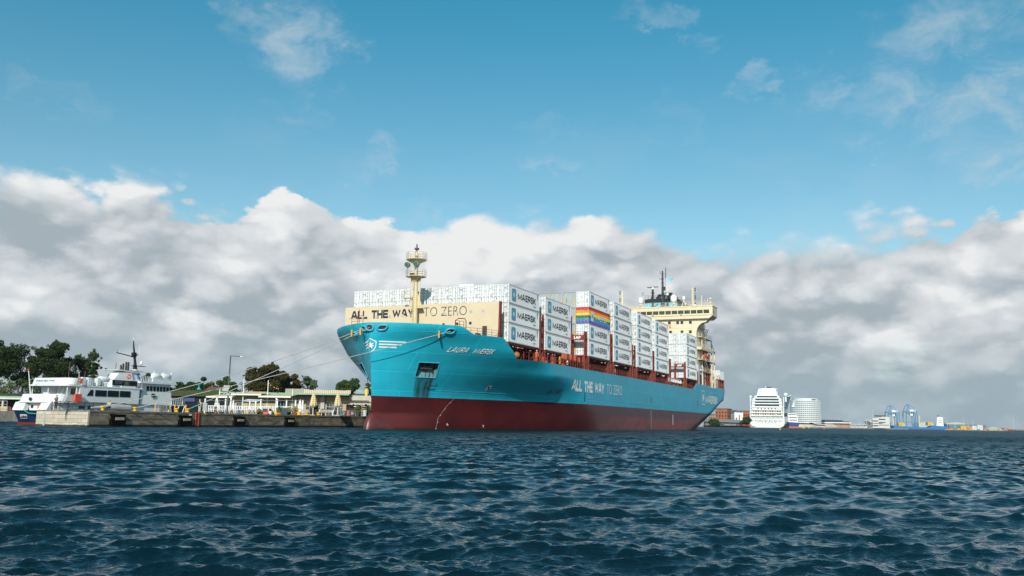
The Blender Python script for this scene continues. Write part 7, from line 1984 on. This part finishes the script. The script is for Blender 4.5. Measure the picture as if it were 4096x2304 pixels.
MB().box(a - 1, b, D - 2, D + 14, hgt(3350, 1693, D), hgt(3350, 1689, D)).obj('upper_floor', WHITE, t)
MB().prism([(a, hgt(3350, 1689, D)), (b, hgt(3350, 1690, D)), (b - 1, hgt(3350, 1686, D)), (b - 10, hgt(3350, 1685, D)), (b - 12, hgt(3350, 1680.5, D)), (a, hgt(3350, 1680, D))], D - 1, D + 14, 'y').obj('roof', mat('roof_black', (.03, .04, .045), .6), t)
t = thing('arcade_building', 'low dark arcade with white dots along its roof, left of the angular building', 'building', (0, 0, 0)); D = 1320
a, b = col(3385, D).x, col(3475, D).x
MB().box(a, b, D, D + 12, 1.5, hgt(3430, 1697, D)).obj('wall', mat('arcade_wall', (.22, .19, .16), .8, var=.6, vscale=.25), t)
for k in range(9): x = a + 4 + k * (b - a - 6) / 9; MB().ball((x, D, hgt(3430, 1698, D)), .9, 5).obj('roof_lantern', WHITE, t)
t = thing('angular_office', 'white angular office building of stacked slabs left of the blue cranes', 'office', (0, 0, 0)); D = 1400; kz = D / F_PX
a, b = col(3482, D).x, col(3560, D).x
AW = mat('angular_white', (.58, .58, .55), .6)
zz = [hgt(3500, y, D) for y in (1712, 1702, 1698, 1690, 1686, 1678, 1674, 1666)]
w_ = MB().prism([(a + 2, 1.5), (b, 1.5), (b, zz[7] - .5), (b - 10, zz[7]), (a + 4, zz[6]), (a - 2, zz[4]), (a + 2, zz[3])], D, D + 25, 'y').obj('wall', AW, t)
for (p0, p1, y0, y1) in ((3516, 3543, 1675, 1679), (3486, 3513, 1681.5, 1685), (3516, 3543, 1688, 1691), (3486, 3530, 1692, 1694), (3486, 3514, 1700.5, 1704.5), (3516, 3556, 1699, 1701)):
    MB().box(col(p0, D).x, col(p1, D).x, D - .4, D - .05, hgt(p0, y1, D), hgt(p0, y0, D)).obj('window_band', WINB, w_)
MB().box(a + 10, a + 24, D + 2, D + 8, zz[7], zz[7] + 2).obj('roof_plant', mat('roof_green_dark', (.05, .07, .06), .8), t)
# ---------------------------------------------------------------- ship to shore cranes
CB = mat('crane_haze_blue', (.07, .24, .44), .5)  # distance haze mixed into the blue itself
def crane(pxl, pxr, pytop, D, label):
    xl_, xr_ = col(pxl, D).x, col(pxr, D).x; W_ = xr_ - xl_; t = thing('harbour_crane', label, 'crane', (xl_, D, 1.5), group='blue harbour cranes on the far quay')
    zt_ = hgt((pxl + pxr) / 2, pytop, D) - 1.5; zg = zt_ * .70
    for y in (0, 14):
        for x in (0, W_ * .72): MB().bar((x, y, 0), (x, y, zg), 1.15).obj('leg', CB, t)
    m_ = MB()
    for y in (0, 14):
        m_.bar((0, y, zg), (W_ * .72, y, zg), 1.7); m_.bar((0, y, zg * .38), (W_ * .72, y, zg * .38), 1.0) if y else None
        m_.bar((W_ * .72, y, 5), (W_ * 1.0, y, zg * .3), .8); m_.bar((W_ * .95, y, 0), (W_ * .85, y, zg), 1.0)
        m_.bar((0, y, zg), (W_ * .28, y, zt_), 1.1); m_.bar((W_ * .28, y, zt_), (W_ * .9, y, zg), .7)
    m_.bar((0, 0, zg), (0, 14, zg), 1.0)
    m_.obj('portal', CB, t)
    MB().box(-W_ * .12, W_ * .35, 4, 10, zg - 3.2, zg - 1.8).obj('boom', mat('crane_pale', (.45, .5, .5), .5), t)
    MB().box(W_ * .35, W_ * .85, 3, 11, zg + .9, zg + 4.2).obj('machinery_house', WHITE, t); MB().box(W_ * .38, W_ * .58, 3, 9, zg - 6.5, zg - 3.4).obj('cab', WHITE, t)
    MB().ball((W_ * .28, 7, zt_), 1.4, 5).obj('apex_sheave', CB, t)
crane(3556, 3606, 1623, 1600, 'blue gantry crane on the far quay, the left one'); crane(3628, 3678, 1619, 1620, 'blue gantry crane on the far quay, the right one')
# blue feeder ship below the cranes
D = 1480; t = thing('feeder_ship', 'long bright blue cargo ship lying below the two blue cranes', 'ship', (0, 0, 0)); zf = lambda y: hgt(3650, y, D)
a = lambda px: col(px, D).x
MB().prism([(a(3562), -.5), (a(3760), -.5), (a(3776), zf(1704)), (a(3720), zf(1701)), (a(3700), zf(1709)), (a(3590), zf(1706)), (a(3560), zf(1703))], D - 14, D, 'y').obj('hull', mat('feeder_blue', (.015, .16, .42), .5), t)
MB().prism([(a(3568), -.4), (a(3758), -.4), (a(3760), .9), (a(3566), .9)], D - 14.2, D, 'y').obj('boot_top', mat('dark_red_boot', (.12, .02, .03), .6), t)
h_ = MB().prism([(a(3733), zf(1703)), (a(3762), zf(1703)), (a(3760), zf(1690)), (a(3760), zf(1668)), (a(3738), zf(1666)), (a(3735), zf(1685))], D - 12, D - 3, 'y').obj('deckhouse', WHITE, t)
MB().box(a(3745), a(3748), D - 8, D - 6, zf(1668), zf(1660)).obj('funnel', mat('feeder_funnel', (.02, .1, .2), .5), h_)
for y in (1680, 1688): MB().box(a(3740), a(3758), D - 12.2, D - 12.02, zf(y), zf(y - 1.5)).obj('window_band', WINB, h_)
for k, px in enumerate((3568, 3672)): MB().tube([(a(px), D - 6, zf(1706)), (a(px), D - 6, zf(1672 if k == 0 else 1662))], 1.0, 6).obj('deck_crane', mat('deck_crane_cream', (.7, .55, .3), .6), t)
# containers on ship and quay
CC = [(.62, .30, .05), (.55, .40, .06), (.45, .09, .04), (.6, .6, .58), (.1, .25, .4), (.5, .15, .05), (.30, .30, .30)]
CN = ['ochre', 'yellow', 'brick red', 'white', 'blue', 'orange', 'grey']
def far_stack(px0, px1, py0, py1, D, ci, where):
    x0_, x1_ = col(px0, D).x, col(px1, D).x; z0, z1 = hgt(px0, py1, D), hgt(px0, py0, D)
    t = thing('container_stack', f'{CN[ci]} containers stacked {where}', 'container stack', (x0_, D, z0), group='container stacks at the far terminal')
    n = max(1, round((z1 - z0) / 2.9)); m_ = MB(); hh = (z1 - z0) / n
    nx = max(1, round((x1_ - x0_) / 6.1)); ww = (x1_ - x0_) / nx
    for i in range(n):
        for j in range(nx):
            c_ = rnd.choice([CC[ci], CC[ci], CC[ci], CC[rnd.randrange(7)]])
            MB().box(j * ww + .1, (j + 1) * ww - .1, 0, 8, i * hh + .06, (i + 1) * hh - .06).obj('container', mat('far_box_%d' % CC.index(c_), c_, .7, var=.15, vscale=.2), t)
far_stack(3595, 3619, 1690, 1704, 1472, 1, 'on the blue cargo ship, left'); far_stack(3712, 3731, 1688, 1702, 1470, 1, 'on the blue cargo ship beside its white house')
far_stack(3556, 3565, 1692, 1703, 1490, 5, 'at the left end of the blue ship')
for k, (p0, p1, y0, ci) in enumerate(((3778, 3796, 1714, 2), (3798, 3815, 1712, 5), (3818, 3842, 1714, 1), (3843, 3868, 1703, 1), (3869, 3888, 1706, 0), (3889, 3908, 1703, 3), (3910, 3932, 1700, 3), (3934, 3950, 1714, 2), (3955, 3990, 1716, 1), (3995, 4012, 1717, 0), (4015, 4030, 1712, 5), (4033, 4060, 1716, 2), (4062, 4080, 1717, 4), (4081, 4110, 1717, 5))):
    far_stack(p0, p1, y0, 1721, 1930, ci, f'on the right far quay, {["first", "second", "third", "fourth", "fifth", "sixth", "seventh", "eighth", "ninth", "tenth", "eleventh", "twelfth", "thirteenth", "fourteenth"][k]} group from the left')
D = 2100; t = thing('grey_warehouse', 'wide grey warehouse with teal panels behind the container stacks', 'warehouse', (0, 0, 0))
MB().box(col(3795, D).x, col(3945, D).x, D, D + 30, 1.5, hgt(3860, 1698, D)).obj('wall', mat('warehouse_grey', (.14, .15, .18), .7), t)
for p in (3816, 3870): MB().box(col(p, D).x, col(p + 8, D).x, D - .5, D - .05, hgt(p, 1712, D), hgt(p, 1698, D)).obj('teal_panel', mat('panel_teal', (.06, .33, .38), .6), t)
D = 2300; t = thing('pale_hall', 'pale grey hall with shallow roofs at the far terminal', 'hall', (0, 0, 0))
for p0, p1, y0, y1 in ((3675, 3735, 1688, 1700), (3785, 3862, 1690, 1700)): MB().prism([(col(p0, D).x, 1.5), (col(p1, D).x, 1.5), (col(p1, D).x, hgt(p1, y0 + 4, D)), ((col(p0, D).x + col(p1, D).x) / 2, hgt(p0, y0 - 2, D)), (col(p0, D).x, hgt(p0, y0 + 3, D))], D, D + 30, 'y').obj('bay', mat('hall_pale', (.42, .44, .44), .7), t)
D = 2150; t = thing('arched_hall', 'low arched hall near the right edge of the far quay', 'hall', (0, 0, 0))
MB().prism([(col(3946, D).x + (col(4000, D).x - col(3946, D).x) * k / 8, hgt(3970, 1715 - 8 * math.sin(math.pi * k / 8), D)) for k in range(9)], D, D + 20, 'y').obj('roof', mat('arch_grey', (.35, .38, .40), .6), t)
for k, (px, py, D) in enumerate(((3493, 1638, 1395), (3438, 1678, 1330), (3467, 1679, 1330), (3856, 1668, 1940), (3893, 1678, 1940), (4056, 1670, 1940), (3790, 1672, 2000), (3356, 1672, 1262))):
    z1 = hgt(px, py, D); o = MB().tube([(0, 0, 0), (0, 0, z1 - 1.5)], [.45, .25], 6).obj('light_mast', mat('mast_pale', (.5, .52, .52), .6)); o.location = (col(px, D).x, D, 1.5)
    tag(o, ['tall thin mast behind the angular office', 'thin mast above the arcade, left one', 'thin mast above the arcade, right one', 'thin pale mast left among the container stacks', 'thin pale mast second among the container stacks', 'thin pale mast near the right edge of the picture', 'dark thin mast behind the pale hall', 'short mast on the long dark roof'][k], 'mast', 'light masts of the far harbour')
# vans and low white boxes on the near far quay
for k, px in enumerate((3388, 3410, 3425, 3440, 3458, 3512, 3528)):
    t = thing('delivery_van', f'tiny white van parked along the far quay, {ordn[k]} from the left', 'van', (col(px, 1300).x, 1300 + (60 if px > 3500 else 0), 1.5), group='white vans along the far quay')
    MB().prism([(-3, .4), (3, .4), (3, 1.4), (2.2, 2.6), (-3, 2.7)], -1, 1, 'y').obj('body', WHITE, t); MB().box(-2.6, 1.8, -1.05, -1.01, 1.5, 2.2).obj('window', GLASSD, t)
# buoys
for k, (px, D, z1) in enumerate(((3120, 400, 2.6), (3209, 1000, 3.5), (3214, 1002, 3.5), (3218, 1000, 3.2), (3235, 1000, 2.6), (3296, 700, 2.2))):
    t = thing('channel_buoy', ['yellow spar buoy in front of the cruise ship', 'yellow buoy below the round tower, leftmost', 'yellow buoy below the round tower, second', 'yellow buoy below the round tower, third', 'yellow buoy below the round tower, fourth', 'orange spar buoy right of the round tower'][k], 'buoy', (col(px, D).x, D, -.3), group='yellow buoys')
    q_ = .62 if k == 0 else 1
    MB().lathe([(.45 * q_, 0), (.5 * q_, .8 * q_), (.3 * q_, 1.2 * q_), (.16 * q_, 1.4 * q_), (.12 * q_, z1 * q_), (.02, z1 * q_ + .05)], (0, 0, 0), 10).obj('body', mat('buoy_yellow', (.85, .50, .01), .5) if k < 5 else ORANGE, t)
# ================================================================ thin sea haze over the harbour
hz = MB().box(-2500, 3200, -60, 3900, -2.5, 90)
hm = bpy.data.materials.new('haze'); hm.use_nodes = True; nt = hm.node_tree; nt.nodes.clear()
vo = nt.nodes.new('ShaderNodeVolumePrincipled'); vo.inputs['Color'].default_value = (.75, .86, .92, 1); vo.inputs['Density'].default_value = .00005; vo.inputs['Anisotropy'].default_value = .1
mo = nt.nodes.new('ShaderNodeOutputMaterial'); nt.links.new(vo.outputs[0], mo.inputs['Volume'])
ho = hz.obj('haze', hm); tag(ho, 'thin pale sea haze over the harbour', kind='stuff')
